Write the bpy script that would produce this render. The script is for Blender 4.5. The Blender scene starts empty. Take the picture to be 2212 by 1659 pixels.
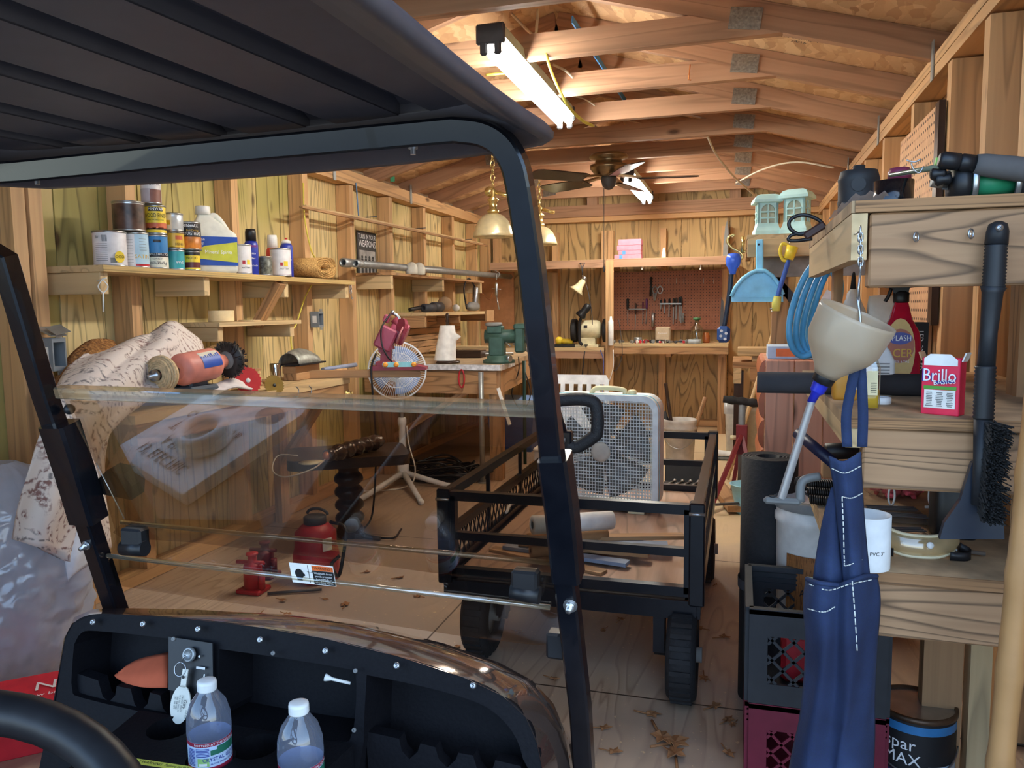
import bpy,bmesh,math,random
from mathutils import Vector,Matrix,Euler,Quaternion
from mathutils.geometry import delaunay_2d_cdt
random.seed(7)
V=Vector
PI=math.pi
sc=bpy.context.scene
COL=sc.collection
F=1680.0;EYE=V((0,0,1.05))
_y,_p,_r=math.radians(16.4),math.radians(-5.55),math.radians(0.7)
FW=V((-math.sin(_y)*math.cos(_p),math.cos(_y)*math.cos(_p),math.sin(_p)))
_r0=V((math.cos(_y),math.sin(_y),0));_u0=_r0.cross(FW)
RT=_r0*math.cos(_r)-_u0*math.sin(_r);UP=_u0*math.cos(_r)+_r0*math.sin(_r)
def at(x,y,Y=None,X=None,Z=None,D=None,pl=None):
 """point of the place seen at photo pixel (x, y) on a plane of the room"""
 r=FW+RT*((x-1106)/F)-UP*((y-829.5)/F)
 if Y is not None:t=Y/r.y
 elif X is not None:t=X/r.x
 elif Z is not None:t=(Z-EYE.z)/r.z
 elif pl is not None:t=(pl[0]-EYE).dot(pl[1])/r.dot(pl[1])
 else:t=D
 return EYE+r*t
cam=bpy.data.cameras.new('camera');cam.sensor_fit='HORIZONTAL';cam.sensor_width=36
cam.lens=F/2212*36;cam.clip_start=0.02
co=bpy.data.objects.new('camera',cam);COL.objects.link(co)
co.matrix_world=Matrix(((RT.x,UP.x,-FW.x,0),(RT.y,UP.y,-FW.y,0),(RT.z,UP.z,-FW.z,EYE.z),(0,0,0,1)))
sc.camera=co
def lin(c):
 c=c/255.0
 return c/12.92 if c<=0.04045 else((c+0.055)/1.055)**2.4
def S(r,g,b):return(lin(r),lin(g),lin(b),1)
MATS={}
def nn(nt,t,**k):
 n=nt.nodes.new(t)
 for a,b in k.items():setattr(n,a,b)
 return n
def ramp(nt,stops):
 n=nt.nodes.new('ShaderNodeValToRGB');e=n.color_ramp.elements
 while len(e)<len(stops):e.new(0.5)
 for i,(p,c) in enumerate(stops):e[i].position=p;e[i].color=c
 return n
def mat(name,col,rough=.5,metal=0,var=.12,scale=25,bump=0.0,trans=0,coat=0,emit=0,alpha=1,sss=0,spec=.5,ior=1.45):
 if name in MATS:return MATS[name]
 m=bpy.data.materials.new(name);m.use_nodes=True;nt=m.node_tree
 b=nt.nodes['Principled BSDF'];L=nt.links
 c=S(*col)
 b.inputs['Roughness'].default_value=rough;b.inputs['Metallic'].default_value=metal
 b.inputs['Transmission Weight'].default_value=trans;b.inputs['Coat Weight'].default_value=coat
 b.inputs['IOR'].default_value=ior;b.inputs['Alpha'].default_value=alpha
 b.inputs['Specular IOR Level'].default_value=spec
 tc=nn(nt,'ShaderNodeTexCoord');n=nn(nt,'ShaderNodeTexNoise')
 n.inputs['Scale'].default_value=scale;n.inputs['Detail'].default_value=4
 L.new(tc.outputs['Object'],n.inputs['Vector'])
 d=tuple(max(0,x*(1-var)) for x in c[:3])+(1,);u=tuple(min(1,x*(1+var)+.002) for x in c[:3])+(1,)
 r=ramp(nt,[(.3,d),(.7,u)]);L.new(n.outputs['Fac'],r.inputs['Fac']);L.new(r.outputs['Color'],b.inputs['Base Color'])
 if bump:
  bp=nn(nt,'ShaderNodeBump');bp.inputs['Strength'].default_value=bump;bp.inputs['Distance'].default_value=.004
  L.new(n.outputs['Fac'],bp.inputs['Height']);L.new(bp.outputs['Normal'],b.inputs['Normal'])
 if emit:
  b.inputs['Emission Color'].default_value=c;b.inputs['Emission Strength'].default_value=emit
 MATS[name]=m;return m
def wood(name,light,dark,su=9,sv=.7,k=7,rough=.6,knots=.35,line=.5,extra=None,fine=.25,knotcol=(70,42,28),bump=.12):
 """timber: grain runs along x of the 'gr' attribute, contour rings of a stretched noise, knots"""
 if name in MATS:return MATS[name]
 m=bpy.data.materials.new(name);m.use_nodes=True;nt=m.node_tree;L=nt.links
 b=nt.nodes['Principled BSDF'];b.inputs['Roughness'].default_value=rough
 b.inputs['Specular IOR Level'].default_value=.3
 a=nn(nt,'ShaderNodeAttribute',attribute_name='gr')
 mp=nn(nt,'ShaderNodeMapping');mp.inputs['Scale'].default_value=(sv,su,su);L.new(a.outputs['Vector'],mp.inputs['Vector'])
 n=nn(nt,'ShaderNodeTexNoise');n.inputs['Scale'].default_value=1;n.inputs['Detail'].default_value=1.5;n.inputs['Distortion'].default_value=.25
 L.new(mp.outputs['Vector'],n.inputs['Vector'])
 mu=nn(nt,'ShaderNodeMath',operation='MULTIPLY');mu.inputs[1].default_value=k;L.new(n.outputs['Fac'],mu.inputs[0])
 fr=nn(nt,'ShaderNodeMath',operation='FRACT');L.new(mu.outputs[0],fr.inputs[0])
 r1=ramp(nt,[(0,(line,)*3+(1,)),(.12,(1,1,1,1)),(.75,(.93,.93,.93,1)),(1,(line,)*3+(1,))]);L.new(fr.outputs[0],r1.inputs['Fac'])
 mp2=nn(nt,'ShaderNodeMapping');mp2.inputs['Scale'].default_value=(2.5,90,90);L.new(a.outputs['Vector'],mp2.inputs['Vector'])
 n2=nn(nt,'ShaderNodeTexNoise');n2.inputs['Scale'].default_value=1;n2.inputs['Detail'].default_value=3;L.new(mp2.outputs['Vector'],n2.inputs['Vector'])
 base=nn(nt,'ShaderNodeMix',data_type='RGBA');base.inputs[6].default_value=S(*light);base.inputs[7].default_value=S(*dark)
 lo=nn(nt,'ShaderNodeTexNoise');lo.inputs['Scale'].default_value=1.7;L.new(a.outputs['Vector'],lo.inputs['Vector'])
 ad=nn(nt,'ShaderNodeMath',operation='MULTIPLY_ADD');ad.inputs[1].default_value=fine*2;L.new(n2.outputs['Fac'],ad.inputs[0])
 ml=nn(nt,'ShaderNodeMath',operation='MULTIPLY_ADD');ml.inputs[1].default_value=1.1;ml.inputs[2].default_value=-.3-fine;L.new(lo.outputs['Fac'],ml.inputs[0]);L.new(ml.outputs[0],ad.inputs[2])
 ad.use_clamp=True
 L.new(ad.outputs[0],base.inputs[0])
 mx=nn(nt,'ShaderNodeMix',data_type='RGBA',blend_type='MULTIPLY');mx.inputs[0].default_value=1;L.new(base.outputs[2],mx.inputs[6]);L.new(r1.outputs['Color'],mx.inputs[7])
 last=mx.outputs[2]
 if extra:
  n3=nn(nt,'ShaderNodeTexNoise');n3.inputs['Scale'].default_value=extra[1];L.new(a.outputs['Vector'],n3.inputs['Vector'])
  r3=ramp(nt,[(.45,(0,0,0,1)),(.62,(1,1,1,1))]);L.new(n3.outputs['Fac'],r3.inputs['Fac'])
  mm=nn(nt,'ShaderNodeMath',operation='MULTIPLY');mm.inputs[1].default_value=extra[2];L.new(r3.outputs['Color'],mm.inputs[0])
  x=nn(nt,'ShaderNodeMix',data_type='RGBA',blend_type='MULTIPLY');L.new(mm.outputs[0],x.inputs[0]);L.new(last,x.inputs[6]);x.inputs[7].default_value=S(*extra[0]);last=x.outputs[2]
 if knots:
  mp3=nn(nt,'ShaderNodeMapping');mp3.inputs['Scale'].default_value=(2.6,6.5,6.5);L.new(a.outputs['Vector'],mp3.inputs['Vector'])
  vo=nn(nt,'ShaderNodeTexVoronoi');vo.inputs['Scale'].default_value=1;L.new(mp3.outputs['Vector'],vo.inputs['Vector'])
  r4=ramp(nt,[(.05,(1,1,1,1)),(.13,(0,0,0,1))]);L.new(vo.outputs['Distance'],r4.inputs['Fac'])
  sp=nn(nt,'ShaderNodeSeparateColor');L.new(vo.outputs['Color'],sp.inputs[0])
  gt=nn(nt,'ShaderNodeMath',operation='LESS_THAN');gt.inputs[1].default_value=knots;L.new(sp.outputs[0],gt.inputs[0])
  m4=nn(nt,'ShaderNodeMath',operation='MULTIPLY');L.new(r4.outputs['Color'],m4.inputs[0]);L.new(gt.outputs[0],m4.inputs[1])
  m5=nn(nt,'ShaderNodeMath',operation='MULTIPLY');m5.inputs[1].default_value=.85;L.new(m4.outputs[0],m5.inputs[0])
  x=nn(nt,'ShaderNodeMix',data_type='RGBA');L.new(m5.outputs[0],x.inputs[0]);L.new(last,x.inputs[6]);x.inputs[7].default_value=S(*knotcol);last=x.outputs[2]
 L.new(last,b.inputs['Base Color'])
 bp=nn(nt,'ShaderNodeBump');bp.inputs['Strength'].default_value=bump;bp.inputs['Distance'].default_value=.003;L.new(n2.outputs['Fac'],bp.inputs['Height']);L.new(bp.outputs['Normal'],b.inputs['Normal'])
 MATS[name]=m;return m
def glassy(name,tint,gloss=.06,rough=.03,fres=1.0,mixd=0,dcol=(230,230,230)):
 """thin clear plastic: tinted see-through sheet with a fresnel reflection"""
 if name in MATS:return MATS[name]
 m=bpy.data.materials.new(name);m.use_nodes=True;nt=m.node_tree;L=nt.links
 nt.nodes.remove(nt.nodes['Principled BSDF']);out=nt.nodes['Material Output']
 t=nn(nt,'ShaderNodeBsdfTransparent');t.inputs[0].default_value=S(*tint)
 g=nn(nt,'ShaderNodeBsdfGlossy');g.inputs['Roughness'].default_value=rough;g.inputs[0].default_value=(1,1,1,1)
 lw=nn(nt,'ShaderNodeLayerWeight');lw.inputs[0].default_value=.5;pw=nn(nt,'ShaderNodeMath',operation='POWER');pw.inputs[1].default_value=5;L.new(lw.outputs['Facing'],pw.inputs[0])
 ma=nn(nt,'ShaderNodeMath',operation='MULTIPLY_ADD');ma.inputs[1].default_value=fres;ma.inputs[2].default_value=gloss+.04;ma.use_clamp=True
 L.new(pw.outputs[0],ma.inputs[0])
 x=nn(nt,'ShaderNodeMixShader');L.new(ma.outputs[0],x.inputs[0]);L.new(t.outputs[0],x.inputs[1]);L.new(g.outputs[0],x.inputs[2])
 last=x
 if mixd:
  d=nn(nt,'ShaderNodeBsdfDiffuse');d.inputs[0].default_value=S(*dcol)
  tr=nn(nt,'ShaderNodeBsdfTranslucent');tr.inputs[0].default_value=S(*dcol)
  h=nn(nt,'ShaderNodeMixShader');h.inputs[0].default_value=.5;L.new(d.outputs[0],h.inputs[1]);L.new(tr.outputs[0],h.inputs[2])
  y=nn(nt,'ShaderNodeMixShader');n=nn(nt,'ShaderNodeTexNoise');n.inputs['Scale'].default_value=18
  tc=nn(nt,'ShaderNodeTexCoord');L.new(tc.outputs['Object'],n.inputs['Vector'])
  q=nn(nt,'ShaderNodeMath',operation='MULTIPLY_ADD');q.inputs[1].default_value=.3*mixd;q.inputs[2].default_value=.85*mixd;L.new(n.outputs['Fac'],q.inputs[0])
  L.new(q.outputs[0],y.inputs[0]);L.new(x.outputs[0],y.inputs[1]);L.new(h.outputs[0],y.inputs[2]);last=y
 L.new(last.outputs[0],out.inputs[0]);MATS[name]=m;return m
def pattern(name,build):
 if name in MATS:return MATS[name]
 m=bpy.data.materials.new(name);m.use_nodes=True;build(m.node_tree,m.node_tree.nodes['Principled BSDF']);MATS[name]=m;return m
class MB:
 def __init__(s):s.v=[];s.f=[];s.m=[];s.g=[];s.sm=[];s.cm=0;s.smooth=False
 def mat(s,i):s.cm=i;return s
 def add(s,vs,fs,g=None,smooth=None):
  o=len(s.v);s.v+=[V(p) for p in vs]
  s.g+=[V(p) for p in(g if g else vs)]
  for f in fs:
   s.f.append([i+o for i in f]);s.m.append(s.cm);s.sm.append(s.smooth if smooth is None else smooth)
  return s
 def box(s,c,size,rot=None,bev=0,long=None):
  c=V(c);h=[x/2 for x in size]
  ax=long if long is not None else max(range(3),key=lambda i:size[i])
  o=V((random.uniform(0,40),random.uniform(0,40),random.uniform(0,40)))
  b=min(bev,min(h)*.9)
  if b<=0:
   vs=[V((x*h[0],y*h[1],z*h[2])) for x in(-1,1) for y in(-1,1) for z in(-1,1)]
   fs=[(0,1,3,2),(4,6,7,5),(0,4,5,1),(2,3,7,6),(0,2,6,4),(1,5,7,3)]
  else:
   vs=[];idx={}
   for x in(-1,1):
    for y in(-1,1):
     for z in(-1,1):
      for a in range(3):
       p=[x*(h[0]-b),y*(h[1]-b),z*(h[2]-b)]
       p[a]+=(x,y,z)[a]*b;idx[(x,y,z,a)]=len(vs);vs.append(V(p))
   fs=[]
   for a in range(3):
    for sgn in(-1,1):
     q=[]
     for u,w in((-1,-1),(1,-1),(1,1),(-1,1)):
      k=[0,0,0];k[a]=sgn;k[(a+1)%3]=u;k[(a+2)%3]=w;q.append(idx[(*k,a)])
     fs.append(q if sgn>0 else q[::-1])
   for a in range(3):
    for u in(-1,1):
     for w in(-1,1):
      k0=[0,0,0];k0[a]=-1;k0[(a+1)%3]=u;k0[(a+2)%3]=w;k1=k0[:];k1[a]=1
      q=[idx[(*k0,(a+1)%3)],idx[(*k1,(a+1)%3)],idx[(*k1,(a+2)%3)],idx[(*k0,(a+2)%3)]]
      fs.append(q if u*w>0 else q[::-1])
   for x in(-1,1):
    for y in(-1,1):
     for z in(-1,1):
      q=[idx[(x,y,z,0)],idx[(x,y,z,1)],idx[(x,y,z,2)]]
      fs.append(q if x*y*z>0 else q[::-1])
  g=[]
  for p in vs:
   t=(p[ax],p[(ax+1)%3],p[(ax+2)%3]);g.append(V(t)+o)
  if rot is not None:vs=[rot@p for p in vs]
  return s.add([p+c for p in vs],fs,g,False)
 def board(s,a,b,w,t,up=(0,0,1),bev=0):
  """timber from a to b: w along 'up', t across"""
  a,b=V(a),V(b);d=b-a;l=d.length;x=d.normalized();u=V(up)
  y=u.cross(x)
  if y.length<1e-6:y=V((1,0,0)).cross(x)
  y.normalize();z=x.cross(y)
  return s.box((a+b)/2,(l,t,w),Matrix((x,y,z)).transposed(),bev,long=0)
 def tube(s,pts,r,seg=8,closed=False,cap=True,smooth=True):
  pts=[V(p) for p in pts];n=len(pts)
  rs=r if isinstance(r,(list,tuple)) else[r]*n
  vs=[];fs=[];g=[];prev=None;dist=0
  for i,p in enumerate(pts):
   if closed:d=pts[(i+1)%n]-pts[i-1]
   else:d=pts[min(i+1,n-1)]-pts[max(i-1,0)]
   if d.length<1e-9:d=V((0,0,1))
   d.normalize()
   if prev is None:
    u=V((0,0,1)) if abs(d.z)<.9 else V((1,0,0));a=d.cross(u).normalized()
   else:
    a=prev-d*prev.dot(d)
    a=a.normalized() if a.length>1e-6 else d.orthogonal().normalized()
   prev=a;b=d.cross(a)
   if i:dist+=(p-pts[i-1]).length
   for k in range(seg):
    t=2*PI*k/seg;vs.append(p+(a*math.cos(t)+b*math.sin(t))*rs[i]);g.append(V((dist,math.cos(t)*.05,math.sin(t)*.05)))
  for i in range(n if closed else n-1):
   j=(i+1)%n
   for k in range(seg):
    l=(k+1)%seg;fs.append((i*seg+k,i*seg+l,j*seg+l,j*seg+k))
  s.add(vs,fs,g,smooth)
  if cap and not closed:
   o=len(s.v)-len(vs)
   s.f.append([o+k for k in range(seg)][::-1]);s.m.append(s.cm);s.sm.append(False)
   s.f.append([o+(n-1)*seg+k for k in range(seg)]);s.m.append(s.cm);s.sm.append(False)
  return s
 def lathe(s,prof,c=(0,0,0),axis=(0,0,1),seg=24,mats=None,smooth=True,cap=True):
  """profile of (r, z) along the axis from c; mats: one material index per profile segment"""
  c=V(c);ax=V(axis).normalized();a=ax.orthogonal().normalized() if abs(ax.z)<.99 else V((1,0,0));b=ax.cross(a)
  vs=[];n=len(prof);g=[]
  for r,z in prof:
   for k in range(seg):
    t=2*PI*k/seg;vs.append(c+ax*z+(a*math.cos(t)+b*math.sin(t))*max(r,1e-5));g.append(V((z,r*math.cos(t),r*math.sin(t))))
  o=len(s.v);s.v+=vs;s.g+=g
  for i in range(n-1):
   for k in range(seg):
    l=(k+1)%seg
    s.f.append([o+i*seg+k,o+i*seg+l,o+(i+1)*seg+l,o+(i+1)*seg+k]);s.m.append(mats[i] if mats else s.cm);s.sm.append(smooth)
  if cap:
   if prof[0][0]>1e-4:s.f.append([o+k for k in range(seg)][::-1]);s.m.append(mats[0] if mats else s.cm);s.sm.append(False)
   if prof[-1][0]>1e-4:s.f.append([o+(n-1)*seg+k for k in range(seg)]);s.m.append(mats[-1] if mats else s.cm);s.sm.append(False)
  return s
 def cyl(s,a,b,r,seg=16,r2=None):
  a,b=V(a),V(b);d=b-a
  return s.lathe([(r,0),(r if r2 is None else r2,d.length)],a,d,seg)
 def ball(s,c,r,seg=14,squash=1,axis=(0,0,1)):
  return s.lathe([(r*math.sin(PI*i/8),-r*squash*math.cos(PI*i/8)) for i in range(9)],c,axis,seg,cap=False)
 def prism(s,poly,fr,d,holes=(),smooth=False):
  """2-D outline in frame fr=(origin, u, v), extruded by d along u x v; holes allowed"""
  o,u,v=V(fr[0]),V(fr[1]),V(fr[2]);n=u.cross(v).normalized()*d
  loops=[poly]+list(holes);pts=[];ed=[]
  for lp in loops:
   k=len(pts);pts+=[V((p[0],p[1])) for p in lp];ed.append(list(range(k,k+len(lp))))
  if holes:
   q,_,fc,*_=delaunay_2d_cdt(pts,[],ed,2,1e-6)
   P=[(p[0],p[1]) for p in q];fc=[list(f) for f in fc]
  else:
   P=[(p[0],p[1]) for p in poly];fc=[list(range(len(P)))]
  w=[o+u*p[0]+v*p[1] for p in P];m=len(w)
  fs=[f[::-1] for f in fc]+[[i+m for i in f] for f in fc]
  s.add(w+[p+n for p in w],fs,[V((p[0],p[1],0)) for p in P]*2,False)
  for lp in loops:
   c=[o+u*p[0]+v*p[1] for p in lp];k=len(c)
   s.add(c+[p+n for p in c],[(i,(i+1)%k,(i+1)%k+k,i+k) for i in range(k)],None,smooth)
  return s
 def grid(s,rows,smooth=True,closed=False):
  """skin over rows of points"""
  n=len(rows[0]);vs=[p for r in rows for p in r];fs=[]
  for i in range(len(rows)-1):
   for k in range(n if closed else n-1):
    l=(k+1)%n;fs.append((i*n+k,i*n+l,(i+1)*n+l,(i+1)*n+k))
  return s.add(vs,fs,[V((k/n,i/len(rows),0)) for i in range(len(rows)) for k in range(n)],smooth)
 def build(s,name,mats,parent=None,thick=0,sub=0,base=None,fix=True):
  me=bpy.data.meshes.new(name)
  if parent is not None:o=wloc(parent)
  elif base is not None:o=V(base)
  else:
   xs=[p.x for p in s.v];ys=[p.y for p in s.v];zs=[p.z for p in s.v]
   o=V(((min(xs)+max(xs))/2,(min(ys)+max(ys))/2,min(zs)))
  me.from_pydata([p-o for p in s.v],[],s.f)
  for m in(mats if isinstance(mats,(list,tuple)) else[mats]):me.materials.append(m)
  me.polygons.foreach_set('material_index',s.m);me.polygons.foreach_set('use_smooth',s.sm)
  a=me.attributes.new('gr','FLOAT_VECTOR','POINT');a.data.foreach_set('vector',[c for p in s.g for c in p])
  me.update()
  if fix:
   bm=bmesh.new();bm.from_mesh(me);bmesh.ops.recalc_face_normals(bm,faces=bm.faces);bm.to_mesh(me);bm.free()
  ob=bpy.data.objects.new(name,me);COL.objects.link(ob)
  if parent is not None:ob.parent=parent
  else:ob.location=o
  if thick:
   md=ob.modifiers.new('thickness','SOLIDIFY');md.thickness=thick;md.offset=0
  if sub:
   md=ob.modifiers.new('smooth','SUBSURF');md.levels=sub;md.render_levels=sub
  return ob
def wloc(o):
 p=V((0,0,0))
 while o is not None:p+=o.location;o=o.parent
 return p
def tag(o,label,cat,group=None,kind=None):
 o['label']=label;o['category']=cat
 if group:o['group']=group
 if kind:o['kind']=kind
 return o
def thing(name,loc,label,cat,group=None):
 o=bpy.data.objects.new(name,None);o.location=V(loc);o.empty_display_size=.05;COL.objects.link(o)
 return tag(o,label,cat,group)
def struct(o):o['kind']='structure';return o
def plabel(o,t):o['label']=t;return o
def dup(o,loc,label=None,rz=None,parent=None,scale=None):
 c=o.copy();COL.objects.link(c)
 if parent is None:
  c.location=V(loc)
  if label:c['label']=label
  if rz is not None:c.rotation_euler=(0,0,rz)
  if scale is not None:c.scale=(scale,)*3
 else:c.parent=parent
 for ch in[x for x in KIDS(o)]:dup(ch,None,parent=c)
 return c
def KIDS(o):return[x for x in COL.objects if x.parent==o]
TXT={}
def text2d(t,size=1.0):
 if t not in TXT:
  cu=bpy.data.curves.new('t','FONT');cu.body=t;cu.align_x='CENTER';cu.align_y='CENTER';cu.resolution_u=2
  ob=bpy.data.objects.new('t',cu);COL.objects.link(ob)
  dg=bpy.context.evaluated_depsgraph_get();me=bpy.data.meshes.new_from_object(ob.evaluated_get(dg))
  TXT[t]=([v.co.copy() for v in me.vertices],[list(p.vertices) for p in me.polygons])
  bpy.data.objects.remove(ob);bpy.data.curves.remove(cu);bpy.data.meshes.remove(me)
 v,f=TXT[t];return[(p.x*size,p.y*size) for p in v],f
class TX(MB):
 """lettering builder"""
 def flat(s,t,o,u,v,size,sx=1.0,lift=.0012):
  p,f=text2d(t,size);o,u,v=V(o),V(u).normalized(),V(v).normalized();n=u.cross(v)*lift
  return s.add([o+u*a*sx+v*b+n for a,b in p],f,None,False)
 def rect(s,o,u,v,w,h,lift=.0008):
  o,u,v=V(o),V(u).normalized(),V(v).normalized();n=u.cross(v)*lift
  return s.add([o+u*a*w/2+v*b*h/2+n for a,b in((-1,-1),(1,-1),(1,1),(-1,1))],[(0,1,2,3)],None,False)
 def disc(s,o,u,v,w,h,lift=.0008,n=20):
  o,u,v=V(o),V(u).normalized(),V(v).normalized();k=u.cross(v)*lift
  return s.add([o+u*math.cos(2*PI*i/n)*w/2+v*math.sin(2*PI*i/n)*h/2+k for i in range(n)],[list(range(n))],None,False)
 def onround(s,t,c,r,ang,z,size,flip=False,sx=1.0,lift=.0008):
  p,f=text2d(t,size);c=V(c);k=-1 if flip else 1
  vs=[]
  for a,b in p:
   th=ang+k*a*sx/r;vs.append(c+V((math.cos(th)*(r+lift),math.sin(th)*(r+lift),z+k*b)))
  return s.add(vs,f,None,False)
 def bandround(s,c,r,a0,a1,z0,z1,lift=.0005,n=10):
  c=V(c);rows=[]
  for z in(z0,z1):rows.append([c+V((math.cos(a0+(a1-a0)*i/n)*(r+lift),math.sin(a0+(a1-a0)*i/n)*(r+lift),z)) for i in range(n+1)])
  return s.grid(rows,smooth=True)
def facing(p):return math.atan2(EYE.y-p[1],EYE.x-p[0])
def arc(a,b,sag,n=12):
 """hanging line from a to b"""
 a,b=V(a),V(b);return[a.lerp(b,t/n)-V((0,0,sag*4*(t/n)*(1-t/n))) for t in range(n+1)]
def spline(pts,n=6):
 """Catmull-Rom through points"""
 P=[V(p) for p in pts];P=[2*P[0]-P[1]]+P+[2*P[-1]-P[-2]];out=[]
 for i in range(1,len(P)-2):
  a,b,c,d=P[i-1:i+3]
  for k in range(n):
   t=k/n;out.append(.5*((2*b)+(c-a)*t+(2*a-5*b+4*c-d)*t*t+(3*b-a-3*c+d)*t**3))
 out.append(P[-2]);return out
M_STUD=wood('stud_timber',(216,174,126),(184,138,94),su=14,sv=.6,k=5,knots=.4,line=.66,fine=.3)
M_TRUSS=wood('roof_timber',(186,146,116),(154,112,88),su=14,sv=.6,k=5,knots=.3,line=.7,fine=.3)
M_PLY=wood('siding_plywood',(230,206,150),(202,170,114),su=5.5,sv=.55,k=13,knots=.5,line=.5,extra=((196,205,170),.9,.9),fine=.2)  # extra: greenish blotches put the wall's shade tint into its colour
M_PLYB=wood('back_plywood',(204,172,120),(174,138,90),su=5,sv=.9,k=13,knots=.5,line=.44,fine=.2)
M_SHELF=wood('shelf_timber',(216,188,142),(188,152,108),su=10,sv=.8,k=6,knots=.2,line=.7)
M_OLD=wood('weathered_timber',(184,142,100),(140,98,66),su=9,sv=.9,k=8,knots=.3,line=.5,fine=.35)
M_FASC=wood('rack_timber',(182,142,104),(128,90,62),su=11,sv=1.1,k=11,knots=.4,line=.34,fine=.35)
M_DARKW=wood('dark_stained_wood',(66,48,38),(38,28,24),su=10,sv=1,k=5,knots=0,line=.7,rough=.3)
M_PLYEDGE=wood('plywood_edge',(168,124,82),(96,62,40),su=60,sv=.5,k=8,knots=0,line=.4)
M_BLACKP=mat('black_plastic',(24,24,27),.42,var=.15)
M_BLACKM=mat('black_metal',(14,15,20),.35,metal=.2)
M_STEEL=mat('steel',(176,178,180),.3,metal=.9)
M_GALV=mat('galvanised_steel',(160,164,164),.45,metal=.7)
M_WHITEP=mat('white_plastic',(232,232,228),.4)
M_CREAM=mat('cream_plastic',(226,214,170),.45)
M_BRASS=mat('brass',(214,190,126),.25,metal=.85)
M_DKGREY=mat('dark_grey',(70,70,74),.5)
M_GREY=mat('mid_grey',(128,128,126),.5)
M_INK=mat('black_ink',(28,28,30),.6)
M_WINK=mat('white_ink',(240,240,240),.6)
M_RED=mat('red_paint',(176,34,44),.4)
M_BLUE=mat('blue_plastic',(38,70,190),.35)
M_YEL=mat('yellow_plastic',(236,206,60),.4)
M_RUBBER=mat('black_rubber',(30,29,31),.75,bump=.3,scale=120)
M_CARD=mat('cardboard',(178,138,98),.8,var=.08)
M_PAPER=mat('white_paper',(238,236,230),.8)
XL,XR,YB,YF=-2.32,0.70,7.03,0.8
SL,SR,SB=-2.22,0.60,6.93
PZ=1.87
RX=(SL+SR)/2
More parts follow.
